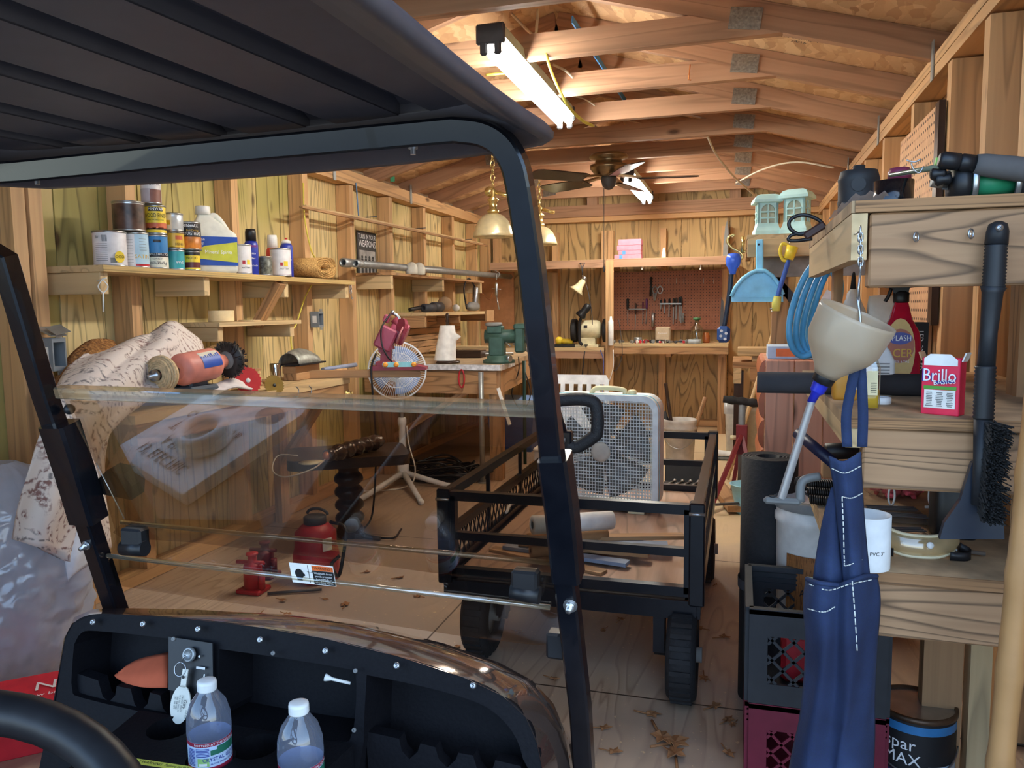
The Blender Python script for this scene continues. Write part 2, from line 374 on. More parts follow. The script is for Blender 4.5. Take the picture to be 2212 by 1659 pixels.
def floor_nodes(nt,b):
 L=nt.links;tc=nn(nt,'ShaderNodeTexCoord');b.inputs['Roughness'].default_value=.5
 mp=nn(nt,'ShaderNodeMapping');mp.inputs['Scale'].default_value=(7,.9,1);L.new(tc.outputs['Object'],mp.inputs['Vector'])
 n=nn(nt,'ShaderNodeTexNoise');n.inputs['Scale'].default_value=1;n.inputs['Detail'].default_value=2;n.inputs['Distortion'].default_value=.3;L.new(mp.outputs['Vector'],n.inputs['Vector'])
 mu=nn(nt,'ShaderNodeMath',operation='MULTIPLY');mu.inputs[1].default_value=9;L.new(n.outputs['Fac'],mu.inputs[0])
 fr=nn(nt,'ShaderNodeMath',operation='FRACT');L.new(mu.outputs[0],fr.inputs[0])
 r=ramp(nt,[(0,S(166,138,114)),(.15,S(196,170,144)),(.8,S(184,158,132)),(1,S(160,132,108))]);L.new(fr.outputs[0],r.inputs['Fac'])
 n2=nn(nt,'ShaderNodeTexNoise');n2.inputs['Scale'].default_value=1.1;n2.inputs['Detail'].default_value=6;L.new(tc.outputs['Object'],n2.inputs['Vector'])
 r2=ramp(nt,[(.40,(0,0,0,1)),(.6,(1,1,1,1))]);L.new(n2.outputs['Fac'],r2.inputs['Fac'])
 x=nn(nt,'ShaderNodeMix',data_type='RGBA');L.new(r2.outputs['Color'],x.inputs[0]);L.new(r.outputs['Color'],x.inputs[6]);x.inputs[7].default_value=S(164,148,136)
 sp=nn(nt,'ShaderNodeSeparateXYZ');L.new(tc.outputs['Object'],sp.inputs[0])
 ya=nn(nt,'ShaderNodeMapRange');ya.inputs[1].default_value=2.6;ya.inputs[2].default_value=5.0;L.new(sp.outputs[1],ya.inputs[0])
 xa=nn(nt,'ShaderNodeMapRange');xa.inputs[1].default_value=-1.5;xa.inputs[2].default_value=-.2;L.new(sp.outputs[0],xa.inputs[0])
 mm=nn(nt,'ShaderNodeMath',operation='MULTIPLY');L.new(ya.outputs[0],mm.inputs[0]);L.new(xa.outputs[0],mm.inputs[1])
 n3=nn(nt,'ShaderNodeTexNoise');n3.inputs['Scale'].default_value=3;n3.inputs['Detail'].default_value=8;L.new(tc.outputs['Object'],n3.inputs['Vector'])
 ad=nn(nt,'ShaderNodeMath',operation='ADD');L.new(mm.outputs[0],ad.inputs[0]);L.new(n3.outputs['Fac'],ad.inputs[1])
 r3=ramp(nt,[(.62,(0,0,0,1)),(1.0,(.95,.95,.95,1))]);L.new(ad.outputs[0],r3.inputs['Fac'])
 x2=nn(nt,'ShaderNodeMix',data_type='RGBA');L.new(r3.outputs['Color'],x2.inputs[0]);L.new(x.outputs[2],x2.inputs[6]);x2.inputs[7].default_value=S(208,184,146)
 n4=nn(nt,'ShaderNodeTexNoise');n4.inputs['Scale'].default_value=70;n4.inputs['Detail'].default_value=2;L.new(tc.outputs['Object'],n4.inputs['Vector'])
 r4=ramp(nt,[(.68,(0,0,0,1)),(.72,(.8,.8,.8,1))]);L.new(n4.outputs['Fac'],r4.inputs['Fac'])
 x3=nn(nt,'ShaderNodeMix',data_type='RGBA');L.new(r4.outputs['Color'],x3.inputs[0]);L.new(x2.outputs[2],x3.inputs[6]);x3.inputs[7].default_value=S(216,190,150)
 last=x3.outputs[2]
 for ax,per,off in((1,1.22,.42),(0,2.44,.95)):
  a=nn(nt,'ShaderNodeMath',operation='ADD');a.inputs[1].default_value=20*per+off;L.new(sp.outputs[ax],a.inputs[0])
  m=nn(nt,'ShaderNodeMath',operation='MODULO');m.inputs[1].default_value=per;L.new(a.outputs[0],m.inputs[0])
  l=nn(nt,'ShaderNodeMath',operation='LESS_THAN');l.inputs[1].default_value=.006;L.new(m.outputs[0],l.inputs[0])
  x4=nn(nt,'ShaderNodeMix',data_type='RGBA');L.new(l.outputs[0],x4.inputs[0]);L.new(last,x4.inputs[6]);x4.inputs[7].default_value=S(66,50,40);last=x4.outputs[2]
 L.new(last,b.inputs['Base Color'])
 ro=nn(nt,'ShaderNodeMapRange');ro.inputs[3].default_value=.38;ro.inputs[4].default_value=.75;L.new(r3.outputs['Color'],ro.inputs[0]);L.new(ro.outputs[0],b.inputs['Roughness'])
M_FLOOR=pattern('floor_plywood',floor_nodes)
def osb_nodes(nt,b):
 L=nt.links;tc=nn(nt,'ShaderNodeTexCoord');b.inputs['Roughness'].default_value=.7
 last=None
 for sc_,rot in((11,.4),(15,1.7)):
  mp=nn(nt,'ShaderNodeMapping');mp.inputs['Scale'].default_value=(1,.35,.6);mp.inputs['Rotation'].default_value=(0,0,rot);L.new(tc.outputs['Object'],mp.inputs['Vector'])
  n0=nn(nt,'ShaderNodeTexNoise');n0.inputs['Scale'].default_value=6;L.new(tc.outputs['Object'],n0.inputs['Vector'])
  av=nn(nt,'ShaderNodeVectorMath',operation='MULTIPLY_ADD');av.inputs[1].default_value=(.12,.12,.12);L.new(n0.outputs['Color'],av.inputs[0]);L.new(mp.outputs['Vector'],av.inputs[2])
  vo=nn(nt,'ShaderNodeTexVoronoi');vo.inputs['Scale'].default_value=sc_*1.5;L.new(av.outputs[0],vo.inputs['Vector'])
  r=ramp(nt,[(0,S(160,120,84)),(.35,S(194,152,110)),(.7,S(210,170,126)),(1,S(230,198,154))])
  spx=nn(nt,'ShaderNodeSeparateColor');L.new(vo.outputs['Color'],spx.inputs[0]);L.new(spx.outputs[0],r.inputs['Fac'])
  if last is None:last=r.outputs['Color']
  else:
   x=nn(nt,'ShaderNodeMix',data_type='RGBA');x.inputs[0].default_value=.5;L.new(last,x.inputs[6]);L.new(r.outputs['Color'],x.inputs[7]);last=x.outputs[2]
 L.new(last,b.inputs['Base Color'])
M_OSB=pattern('strand_board',osb_nodes)
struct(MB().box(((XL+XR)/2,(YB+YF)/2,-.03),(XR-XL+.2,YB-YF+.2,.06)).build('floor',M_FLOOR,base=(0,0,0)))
struct(MB().box((-.8,YF-3.1,-.10),(9,6,.06)).build('ground',mat('concrete_ground',(150,146,140),.9,scale=6)))
def siding(x0,y0,x1,y1,z1,name,m,grooves=True):
 """plywood siding with upright grooves every 20 cm"""
 mb=MB();d=V((x1-x0,y1-y0,0));l=d.length;d.normalize();n=max(1,round(l/.2032));st=l/n
 inw=V((-d.y,d.x,0))
 for i in range(n):
  a=V((x0,y0,0))+d*(i*st+.003);b=V((x0,y0,0))+d*((i+1)*st-.003)
  o=V((random.uniform(0,1),0,0)) if i%6==0 else V((0,0,0))
  vs=[a,b,b+V((0,0,z1)),a+V((0,0,z1))]
  gr=[V((0+3.7*(i//6),i*st,0)),V((3.7*(i//6),(i+1)*st,0)),V((z1+3.7*(i//6),(i+1)*st,0)),V((z1+3.7*(i//6),i*st,0))]
  k=inw*.012
  mb.add([p-k*.5 for p in vs]+[p+k*.5 for p in vs],[(0,1,2,3),(7,6,5,4),(0,4,5,1),(1,5,6,2),(2,6,7,3),(3,7,4,0)],gr+gr,False)
 c=(V((x0,y0,0))+V((x1,y1,0)))/2-inw*.016
 mb.box(c+V((0,0,z1/2)),((abs(x1-x0) or.02),(abs(y1-y0) or.02),z1))
 return struct(mb.build(name,m))
wl=siding(XL,YB,XL,YF,PZ,'wall_left',M_PLY)
wr=siding(XR,YF,XR,YB,PZ,'wall_right',M_STUD)
wb=siding(XR,YB,XL,YB,2.36,'wall_back',M_PLYB)
mb=MB();mb.box((-1.92,YF,.95),(.8,.05,PZ));mb.box((.66,YF,.95),(.1,.05,PZ));mb.box(((XL+XR)/2,YF,2.16),(3.1,.05,.36))
struct(mb.build('wall_front',M_PLYB))
SW=.05
for y in(.86,1.4,1.985,2.05,2.47,3.11,3.72,4.23,4.77,5.34,5.93,6.5,6.88):
 MB().box(((XL+SL)/2+.004,y,(PZ-.08)/2),(SL-XL-.012,SW,PZ-.09)).build('stud',M_STUD,wl)
MB().box(((XL+SL)/2+.004,(YB+YF)/2,PZ-.04),(SL-XL-.01,YB-YF-.05,.075)).build('top_plate',M_STUD,wl)
MB().box(((XL+SL)/2+.004,(YB+YF)/2,.025),(SL-XL-.01,YB-YF-.05,.045)).build('bottom_plate',M_STUD,wl)
for y in(.86,1.2,1.6,2.05,2.36,2.74,3.28,3.9,4.45,5.0,5.55,6.1,6.6):
 MB().box(((XR+SR)/2-.004,y,(PZ-.08)/2),(XR-SR-.012,SW,PZ-.09)).build('stud',M_STUD,wr)
for k in range(2):
 MB().box(((XR+SR)/2-.004,(YB+YF)/2,PZ-.02-.04*k),(XR-SR-.01,YB-YF-.05,.037)).build('top_plate',M_STUD,wr)
for x in(-2.18,-1.62,-1.17,-1.12,-.66,-.14,.3,.56):
 MB().box((x,(YB+SB)/2-.004,.86),(.055,YB-SB-.012,1.85-.12)).build('stud',M_STUD,wb)
for x in(-1.28,-.06):
 MB().box((x,(YB+SB)/2-.004,2.08),(.09,YB-SB-.012,.26)).build('stud',M_TRUSS,wb)
MB().box(((XL+XR)/2,(YB+SB)/2-.02,1.90),(XR-XL-.03,YB-SB+.02,.10)).build('top_plate',M_TRUSS,wb)
MB().box(((XL+XR)/2,(YB+SB)/2-.004,1.83),(XR-XL-.03,YB-SB-.012,.04)).build('top_plate',M_STUD,wb)
MB().box(((XL+XR)/2,(YB+SB)/2-.004,.03),(XR-XL-.03,YB-SB-.012,.05)).build('bottom_plate',M_STUD,wb)
SLP=.288
def rz(x):return PZ-.008+(abs(SR-RX)-abs(x-RX))*SLP
ce=MB()
for s in(-1,1):
 e=RX+s*1.72
 vs=[]
 for y in(YF-.1,YB+.1):
  for x in(RX,e):vs.append(V((x,y,rz(x)+.098)))
 vs2=[p+V((0,0,.02)) for p in vs]
 ce.add(vs+vs2,[(0,1,3,2),(4,6,7,5),(0,2,6,4),(1,5,7,3),(0,4,5,1),(2,3,7,6)])
ceil=struct(ce.build('ceiling',M_OSB,base=(RX,2.5,2.0)))
eb=MB()
for x in(XL-.06,XR+.06):eb.box((x,(YB+YF)/2,PZ+.0),(.02,YB-YF+.2,.3))
struct(eb.build('trim_eaves',M_TRUSS))
eb=MB();eb.prism([(XL-.05,1.8),(XR+.05,1.8),(XR+.05,rz(XR)+.097),(RX,rz(RX)+.097),(XL-.05,rz(XL)+.097)],((0,YB+.03,0),(1,0,0),(0,0,1)),-.02);struct(eb.build('trim_gable',M_PLYB))
M_PLATE=mat('nail_plate',(150,150,146),.4,metal=.8,var=.3,scale=90)
for i in range(-4,8):
 y=3.0+.535*i
 if y>YB-.1:y=YB-.14
 t=MB()
 kn=.93-(1.999-rz(RX+.93))/SLP;o=V((random.uniform(0,30),random.uniform(0,9),0));q=[(-kn,1.999),(kn,1.999),(kn-.092/SLP,2.091),(-kn+.092/SLP,2.091)];t.add([V((RX+x,y+d,z)) for d in(-.02,.02) for x,z in q],[(0,1,2,3),(7,6,5,4),(0,4,5,1),(1,5,6,2),(2,6,7,3),(3,7,4,0)],[V((x,z,d))+o for d in(0,.04) for x,z in q],False)
 tr=t.build('roof_truss',M_TRUSS,ceil)
 for s in(-1,1):
  r=MB();e=RX+s*(SR-RX)
  a=V((RX,y+.002,rz(RX)+.0485));b=V((e+s*.09,y+.002,rz(e)-.09*SLP+.0485))
  r.board(a,b,.092,.036);r.build('rafter',M_TRUSS,tr)
  g=MB();x=RX+s*(kn-.125)
  ang=s*math.atan(SLP)*.5
  R_=Matrix.Rotation(ang,3,'Y')
  g.box((x,y-.0215,2.06),(.11,.004,.075),R_)
  for u in range(5):
   for w in range(4):g.box(V((x,y-.0245,2.06))+R_@V(((u-2)*.02,0,(w-1.5)*.017)),(.011,.003,.006),R_)
  plabel(g.build('nail_plate',M_PLATE,tr),'galvanised toothed nail plate')
for y in(3.0,4.07,5.14):
 plabel(MB().box((SR-.003,y-.04,PZ-.02),(.004,.03,.13)).build('metal_tie',M_GALV,wr),'galvanised rafter tie')
 plabel(MB().box((SL+.003,y-.04,PZ-.02),(.004,.03,.13)).build('metal_tie',M_GALV,wl),'galvanised rafter tie')
def stamp(x0,y0,w,h,lines):
 n=V((SLP,0,-1)).normalized();u=V((1,0,-SLP)).normalized();v=V((0,1,0))
 o=V((x0,y0,rz(x0)+.0965));tx=TX();uu=-u;
 fr=[(-w/2,-h/2),(w/2,-h/2),(w/2,h/2),(-w/2,h/2)]
 for i,t in enumerate(lines):
  tx.flat(t,o+v*(h/2-(i+.6)*h/len(lines))*-1,u,-v,h/len(lines)*.85,.8,.002)
 return tx
st=stamp(.16,2.72,.3,.26,['APA','RATED SHEATHING','24/16  7/16 INCH','SIZED FOR SPACING','EXPOSURE 1','PRP-108  HUD-UM-40'])
ob=st.build('board_stamp',M_INK,ceil,fix=False)
st=stamp(.2,3.3,.22,.12,['THIS SIDE DOWN','EXPOSURE 1','24/16']);st.build('board_stamp',M_INK,ceil,fix=False)
M_TUBE=mat('lit_tube',(255,250,240),.5,emit=104,var=0)
def fluoro(x,y0,y1,z,label,hasP):
 root=thing('strip_light',(x,(y0+y1)/2,z),label,'light')
 mb=MB();w=.05
 mb.prism([(-w,0),(w,0),(w*.8,.05),(-w*.8,.05)],((x,y1,z+.028),(1,0,0),(0,0,1)),y1-y0)
 mb.build('housing',mat('fixture_enamel',(176,190,178),.4),root)
 for y in(y0,y1):
  e=MB();s=-1 if y==y0 else 1
  e.box((x,y+s*.008,z+.04),(.105,.02,.07),bev=.006)
  for k in(-1,1):e.box((x+k*.025,y+s*.008,z-.006),(.028,.018,.05),bev=.006)
  plabel(e.build('end_cap',M_DKGREY,root),'dark end cap with lamp holders')
 for k in(-1,1):
  t=MB();t.cyl((x+k*.025,y0+.005,z),(x+k*.025,y1-.005,z),.016,14)
  t.build('tube',M_TUBE,root)
 return root
fluoro(-.855,2.70,3.88,1.966,'long twin-tube strip light hanging nearest, with a yellow cord over it',0)
fluoro(-.74,5.25,6.4,1.90,'twin-tube strip light at the far end beyond the ceiling fan',0)
w=bpy.data.worlds.new('sky');sc.world=w;w.use_nodes=True
bg=w.node_tree.nodes['Background']
sky=w.node_tree.nodes.new('ShaderNodeTexSky');sky.sky_type='HOSEK_WILKIE';sky.sun_direction=(.3,-.5,.8);sky.turbidity=3
w.node_tree.links.new(sky.outputs[0],bg.inputs[0]);bg.inputs[1].default_value=19
sc.view_settings.view_transform='Standard';sc.view_settings.look='None';sc.view_settings.gamma=1;sc.view_settings.exposure=0.0
sc.view_settings.use_curve_mapping=False
def px_r(xl,xr,p):return abs(xr-xl)/2*(p-EYE).dot(FW)/F
def bracket(root,y,x0,x1,ztop,h=.075,m=None,name='bracket'):
 return MB().box(((x0+x1)/2,y,ztop-h/2),(x1-x0,.035,h),bev=.002).build(name,m or M_SHELF,root)
SZ=1.212
sh=thing('wall_shelf',(-2.17,3.0,SZ-.1),'long plywood wall shelf carrying the row of paint cans and a burlap roll','shelf')
MB().box((-2.17,3.02,SZ-.011),(.24,1.77,.022)).build('shelf_board',M_SHELF,sh)
plabel(MB().box((-2.0485,3.02,SZ-.011),(.003,1.77,.021)).build('front_edge',wood('ply_strip_edge',(214,184,122),(140,100,56),su=140,sv=.3,k=6,knots=0,line=.45),sh),'banded plywood front edge')
for y in(2.16,2.69,3.264,3.86):bracket(sh,y,-2.31,-2.07,SZ-.022)
b=MB();b.board((-2.2,3.2,.98),(-2.07,3.215,SZ-.03),.055,.035,up=(0,1,0));b.build('diagonal_brace',M_OLD,sh)
M_TIN=mat('tin_rim',(168,168,166),.3,metal=.85)
CANN=[]
def can(xl,xr,yt,X,z0,label,bands,txt=(),name='paint_can',group='paint cans on the wall shelf',rim=True,xc=None):
 c=at((xl+xr)/2,(yt+560)/2,X=X);c=V((c.x,c.y,z0))
 r=px_r(xl,xr,c);top=at((xl+xr)/2,yt,Y=c.y).z;h=top-z0
 return can_at(c,r,h,label,bands,txt,name,group,rim)
def can_at(c,r,h,label,bands,txt=(),name='paint_can',group=None,rim=True,handle=False):
 t=thing(name,c,label,'can',group);fa=facing(c)
 ms=[];prof=[(r*.97,0),(r,.003)];idx=[0]
 mats=[M_TIN]
 for z0,z1,m in bands:
  if m not in mats:mats.append(m)
  prof+=[(r,h*z0+.003),(r,h*z1-.003)];idx+=[mats.index(m),mats.index(m)]
 prof+=[(r,h-.002)];idx+=[0]
 b=MB();b.lathe(prof,c,seg=32,mats=idx+[0]);b.build('body',mats,t)
 if rim:
  k=MB();k.lathe([(r*.99,h-.006),(r*1.03,h-.005),(r*1.03,h+.001),(r*.95,h+.002),(r*.93,h-.006),(0,h-.006)],c,seg=32,cap=False);k.build('lid',M_TIN,t)
  k=MB();k.lathe([(r,0),(r*1.025,.001),(r*1.025,.005),(r,.006)],c,seg=32,cap=False);k.build('bottom_rim',M_TIN,t)
 for s,z,size,m,da,fl,sx in txt:
  TX().onround(s,c,r,fa+da,h*z,size,fl,sx).build('lettering',m,t,fix=False)
 return t,c,r,h,fa
W_=mat('label_white',(226,222,222),.45);G_=mat('label_grey',(190,182,188),.5);PB_=mat('label_pale_blue',(176,206,222),.45)
BL_=mat('label_blue',(52,122,178),.4);TE_=mat('label_teal',(56,156,164),.4);YE_=mat('label_yellow',(238,206,60),.4)
RD_=mat('label_rust',(196,96,60),.45);BR_=mat('label_brown',(70,48,40),.4,var=.4);CR_=mat('label_cream',(226,220,200),.45)
BK_=mat('label_black',(32,28,28),.4);DB_=mat('label_navy',(36,52,150),.35);GD_=mat('label_gold',(214,170,50),.4);ORW=mat('label_wood_orange',(190,116,48),.4,var=.5)
TXA=[]
t,c,r,h,fa=can(204,270,501,-2.13,SZ,'white paint can with bar code and yellow round badge, leftmost on the shelf',[(0,1,W_)],[('501',.82,.014,M_INK,-.75,False,1)])
q=TX()
for i in range(9):q.bandround(c,r,fa-.45+i*.035,fa-.45+i*.035+(.012 if i%2 else.022),h*.70,h*.88)
for i in range(10):q.bandround(c,r,fa-.95,fa-.15,h*(.16+.052*i),h*(.16+.052*i)+.0012)
q.build('bar_code',M_DKGREY,t,fix=False)
q=TX();q.bandround(c,r,fa+.0,fa+.36,h*.1,h*.24);q.build('grey_panel',M_GREY,t,fix=False)
q=TX();o=c+V((math.cos(fa+.55)*r,math.sin(fa+.55)*r,h*.27));u=V((-math.sin(fa+.55),math.cos(fa+.55),0))
q.disc(o,u,(0,0,1),.036,.04,.002).build('badge',YE_,t,fix=False)
TX().flat('OOD',o,u,(0,0,1),.014,lift=.003).build('lettering',M_INK,t,fix=False)
t2,c2,r2,h2,fa2=can(269,319,504,-2.12,SZ,'white and pale blue paint can beside the leftmost can',[(0,.08,W_),(.08,.14,M_RED),(.14,1,PB_)])
q=TX();q.bandround(c2,r2,fa2-1.3,fa2-.1,h2*.05,h2*.95);q.build('white_panel',W_,t2,fix=False)
q=TX()
for i in range(9):q.bandround(c2,r2,fa2-.9,fa2-.25,h2*(.15+.08*i),h2*(.15+.08*i)+.001,.001)
for i in range(5):q.bandround(c2,r2,fa2+.25,fa2+.9,h2*(.5+.08*i),h2*(.5+.08*i)+.0012,.001)
q.build('small_print',M_GREY,t2,fix=False)
TX().onround('SATIN',c2,r2,fa2+.5,h2*.32,.02).build('lettering',GD_,t2,fix=False)
t3,c3,r3,h3,fa3=can(318,361,509,-2.10,SZ,'blue and cream urethane can standing upside down',[(0,.38,CR_),(.38,.5,BK_),(.5,1,BL_)],[('POLYURETHANE',.44,.013,M_WINK,0,True,.9),('Parathane',.17,.019,M_DKGREY,0,True,.9),('ULTIMATE',.3,.008,M_INK,0,True,1),('',.8,.01,M_WINK,0,True,1)][:3])
q=TX();q.bandround(c3,r3,fa3-.35,fa3+.35,h3*.78,h3*.86);q.build('dark_plate',BK_,t3,fix=False)
t4,c4,r4,h4,fa4=can(360,397,541,-2.10,SZ,'teal can standing under the yellow and silver cans',[(0,.06,W_),(.06,1,TE_)],[('SPAR',.4,.014,M_WINK,.5,True,1)])
t5,c5,r5,h5,fa5=can(397,431,543,-2.085,SZ,'small yellow and black can under the dark urethane can',[(0,.2,YE_),(.2,.48,mat('label_maroon',(96,40,44),.4)),(.48,.82,YE_),(.82,1,BK_)],[('WOOD',.64,.013,M_INK,0,False,1)])
cc=V(((c.x+c2.x)/2,(c.y+c2.y)/2+.035,SZ+max(h,h2)+.004))
r6=px_r(252,316,cc)
can_at(cc,r6,at(284,437,Y=cc.y).z-cc.z,'large can stained dark brown by drips, on top of the two white cans',[(0,.06,M_TIN),(.06,.94,mat('drip_stain',(78,56,46),.35,var=.75,scale=22)),(.94,1,M_TIN)],group='paint cans on the wall shelf')
cc=V((c3.x,c3.y,SZ+h3+.003))
t7,c7,r7,h7,fa7=can_at(cc,px_r(315,357,cc),at(336,445,Y=cc.y).z-cc.z,'yellow wood finish can with black name band, on top of the blue can',[(0,.18,YE_),(.18,.23,BK_),(.23,.42,RD_),(.42,.8,YE_),(.8,.98,YE_)],[('WOOD FINISH',.64,.022,M_INK,.05,False,.62),('PENETRATING STAIN',.49,.007,M_INK,0,False,.9)],group='paint cans on the wall shelf')
q=TX();q.bandround(c7,r7,fa7-.7,fa7+.75,h7*.79,h7*.93);q.build('name_band',BK_,t7,fix=False)
TX().onround('MINWAX',c7,r7,fa7+.05,h7*.86,.016,False,.8,.0016).build('lettering',M_WINK,t7,fix=False)
cc=V((c7.x-.004,c7.y-.012,c7.z+h7+.004))
t8,c8,r8,h8,fa8=can_at(cc,px_r(306,347,cc),.115,'white and brown can at the top of the tallest stack, reaching behind the roof edge',[(0,.5,G_),(.5,1,W_)],[('WOOD',.62,.012,M_INK,.4,True,1)],group='paint cans on the wall shelf')
q=TX();q.bandround(c8,r8,fa8-.1,fa8+1.2,h8*.03,h8*.45);q.build('brown_panel',mat('label_cocoa',(130,84,72),.5),t8,fix=False)
cc=V((c4.x,c4.y,SZ+h4+.003))
t9,c9,r9,h9,fa9=can_at(cc,px_r(357,397,cc),at(377,502,Y=cc.y).z-cc.z,'yellow can upside down between the teal can and the silver can',[(0,.06,GD_),(.06,.12,RD_),(.12,1,GD_)],[('FINISH',.3,.014,M_INK,.5,True,.8)],group='paint cans on the wall shelf')
q=TX();q.bandround(c9,r9,fa9+.1,fa9+.9,h9*.55,h9*.78);q.build('rust_panel',RD_,t9,fix=False)
cc=V((c9.x,c9.y,c9.z+h9+.003))
t10,c10,r10,h10,fa10=can_at(cc,px_r(357,396,cc),at(377,462,Y=cc.y).z-cc.z,'silver and cream can on top of the yellow can',[(0,1,mat('label_silver',(206,210,212),.3,metal=.3))],group='paint cans on the wall shelf')
q=TX();q.bandround(c10,r10,fa10-1.2,fa10-.2,h10*.05,h10*.95);q.build('cream_panel',CR_,t10,fix=False)
q=TX();q.bandround(c10,r10,fa10-.8,fa10-.35,h10*.35,h10*.6,.001);q.build('gold_panel',GD_,t10,fix=False)
cc=V((c5.x,c5.y,SZ+h5+.003))
t11,c11,r11,h11,fa11=can_at(cc,px_r(396,438,cc),at(417,481,Y=cc.y).z-cc.z,'dark brown and black polyurethane can on the small yellow can',[(0,.5,ORW),(.5,1,BK_)],[('MINWAX',.86,.017,M_WINK,0,False,.85),('Fast-Drying',.7,.011,GD_,.2,False,.9),('POLYURETHANE',.58,.018,M_WINK,0,False,.62)],group='paint cans on the wall shelf')
def jug(xl,xr,yt,X,z0):
 c=at((xl+xr)/2,520,X=X);c=V((c.x,c.y,z0));k=(c-EYE).dot(FW)/F;w=(xr-xl)*k;h=at(440,yt,Y=c.y).z-z0
 u=V((math.sin(-facing(c)),0,0));fa=facing(c)+.15;n=V((math.cos(fa),math.sin(fa),0));u=V((-n.y,n.x,0));d=w*.62
 t=thing('jug',c,'white plastic jug of mineral spirits with blue and yellow label and white cap','jug')
 def ring(hw,hd,z,sh=0):
  pts=[]
  for i in range(28):
   a=2*PI*i/28;cx,sy=math.cos(a),math.sin(a);e=.35
   pts.append(c+u*(sh+hw*math.copysign(abs(cx)**e,cx))+n*(hd*math.copysign(abs(sy)**e,sy))+V((0,0,z)))
  return pts
 b=MB();hw,hd=w/2,d/2
 b.grid([ring(hw*.1,hd*.1,.001),ring(hw*.9,hd*.9,0),ring(hw,hd,.012),ring(hw,hd,h*.60),ring(hw*.97,hd*.95,h*.64),ring(hw*.78,hd*.8,h*.72,-w*.06),ring(hw*.5,hd*.6,h*.84,-w*.13),ring(hw*.3,hd*.4,h*.91,-w*.17),ring(hw*.25,hd*.33,h*.95,-w*.19)],closed=True)
 b.build('body',mat('jug_plastic',(226,226,214),.45,sss=.1),t)
 q=MB();a0=c+u*(-w*.12)+V((0,0,h*.88));q.tube(spline([c-u*w*.08+V((0,0,h*.88)),c+u*w*.05+V((0,0,h*.93)),c+u*w*.2+V((0,0,h*.82)),c+u*w*.36+V((0,0,h*.62))],5),w*.075,10);q.build('handle',mat('jug_plastic',(1,1,1)),t)
 q=MB();q.lathe([(.0,.034),(w*.15,.034),(w*.165,.03),(w*.165,0)][::-1],c-u*w*.19+V((0,0,h*.945)),seg=18);q.build('cap',M_WHITEP,t)
 f=c+n*(hd+.0015)
 q=TX();q.rect(f+V((0,0,h*.35)),u,(0,0,1),w*.96,h*.46);q.build('label',mat('jug_label_blue',(30,74,168),.4),t,fix=False)
 s=c-u*(hw+.001);TX().rect(s+V((0,0,h*.35)),-n,(0,0,1),d*.9,h*.46).build('label',MATS['jug_label_blue'],t,fix=False)
 q=TX();fz=f+n*.0022
 q.add([fz+u*a*w+V((0,0,b_*h)) for a,b_ in((-.46,.23),(.47,.17),(.47,.50),(-.2,.43),(-.46,.36))],[(0,1,2,3,4)],None,False);q.build('yellow_panel',mat('jug_label_yellow',(206,206,60),.4),t,fix=False)
 TX().flat('Mineral Spirits',f+u*w*.06+V((0,0,h*.33)),u,(0,0,1),.021,.9,.005).build('lettering',M_WINK,t,fix=False)
 TX().flat('Klean\nStrip',f-u*w*.32+V((0,0,h*.5)),u,(0,0,1),.016,1,.005).build('lettering',M_WINK,t,fix=False)
jug(413,507,458,-2.14,SZ)
t12,c12,r12,h12,fa12=can(507,542,529,-2.085,SZ,'white can with small red and yellow marks beside the blue spray can',[(0,.1,G_),(.1,1,W_)],[('WILLOW',.22,.009,M_INK,.35,True,1)])
q=TX();q.bandround(c12,r12,fa12-.1,fa12+.25,h12*.34,h12*.46);q.build('red_mark',M_RED,t12,fix=False)
q=TX();q.bandround(c12,r12,fa12+.45,fa12+.9,h12*.32,h12*.48);q.build('yellow_mark',YE_,t12,fix=False)
def spray(xl,xr,yt,X,label,body,cap,capfrac,txt,nozzle=None,ztop=.8):
 c=at((xl+xr)/2,560,X=X);c=V((c.x,c.y,SZ));r=px_r(xl,xr,c);h=at((xl+xr)/2,yt,Y=c.y).z-SZ
 t=thing('spray_can',c,label,'spray can','spray cans on the wall shelf');hb=h*(1-capfrac);fa=facing(c)
 b=MB();b.lathe([(r*.95,0),(r,.004),(r,hb*.86),(r*.93,hb*.94),(r*.75,hb)],c,seg=24);b.build('body',body,t)
 k=MB()
 if nozzle:k.lathe([(r*.75,hb),(r*.7,hb+h*capfrac*.45),(r*.3,hb+h*capfrac*.7)],c,seg=20)
 else:k.lathe([(r*.78,hb),(r*.78,h*.93),(r*.7,h),(0,h)],c,seg=24)
 k.build('cap',cap,t)
 if nozzle:MB().cyl(c+V((0,0,h-.018)),c+V((0,0,h)),r*.22,10).build('nozzle',nozzle,t)
 for s,z,size,m,da in txt:TX().onround(s,c,r,fa+da,h*z,size).build('lettering',m,t,fix=False)
 return t,c,r,h,fa
ts=spray(529,558,495,-2.10,'blue spray can with tall black cap',DB_,M_BLACKP,.26,[('HOTSHOT',.62,.013,M_RED,.1),('Wasp',.47,.015,M_WINK,.1),('Killer',.36,.013,M_WINK,.1),('ANT ROACH',.2,.009,M_WINK,.1)])
can(559,587,555,-2.075,SZ,'short dark mottled can between the blue spray and a white can',[(0,1,mat('mottled_label',(92,92,82),.4,var=.8,scale=70))])
t13,c13,r13,h13,fa13=can(584,627,538,-2.085,SZ,'white can with red and yellow marks in front of the rear spray cans',[(0,.12,G_),(.12,1,W_)],[('WILLOW',.28,.011,M_INK,.35,True,1)])
q=TX();q.bandround(c13,r13,fa13-.05,fa13+.2,h13*.38,h13*.5);q.build('red_mark',M_RED,t13,fix=False)
q=TX();q.bandround(c13,r13,fa13+.3,fa13+.75,h13*.36,h13*.54);q.build('yellow_mark',YE_,t13,fix=False)
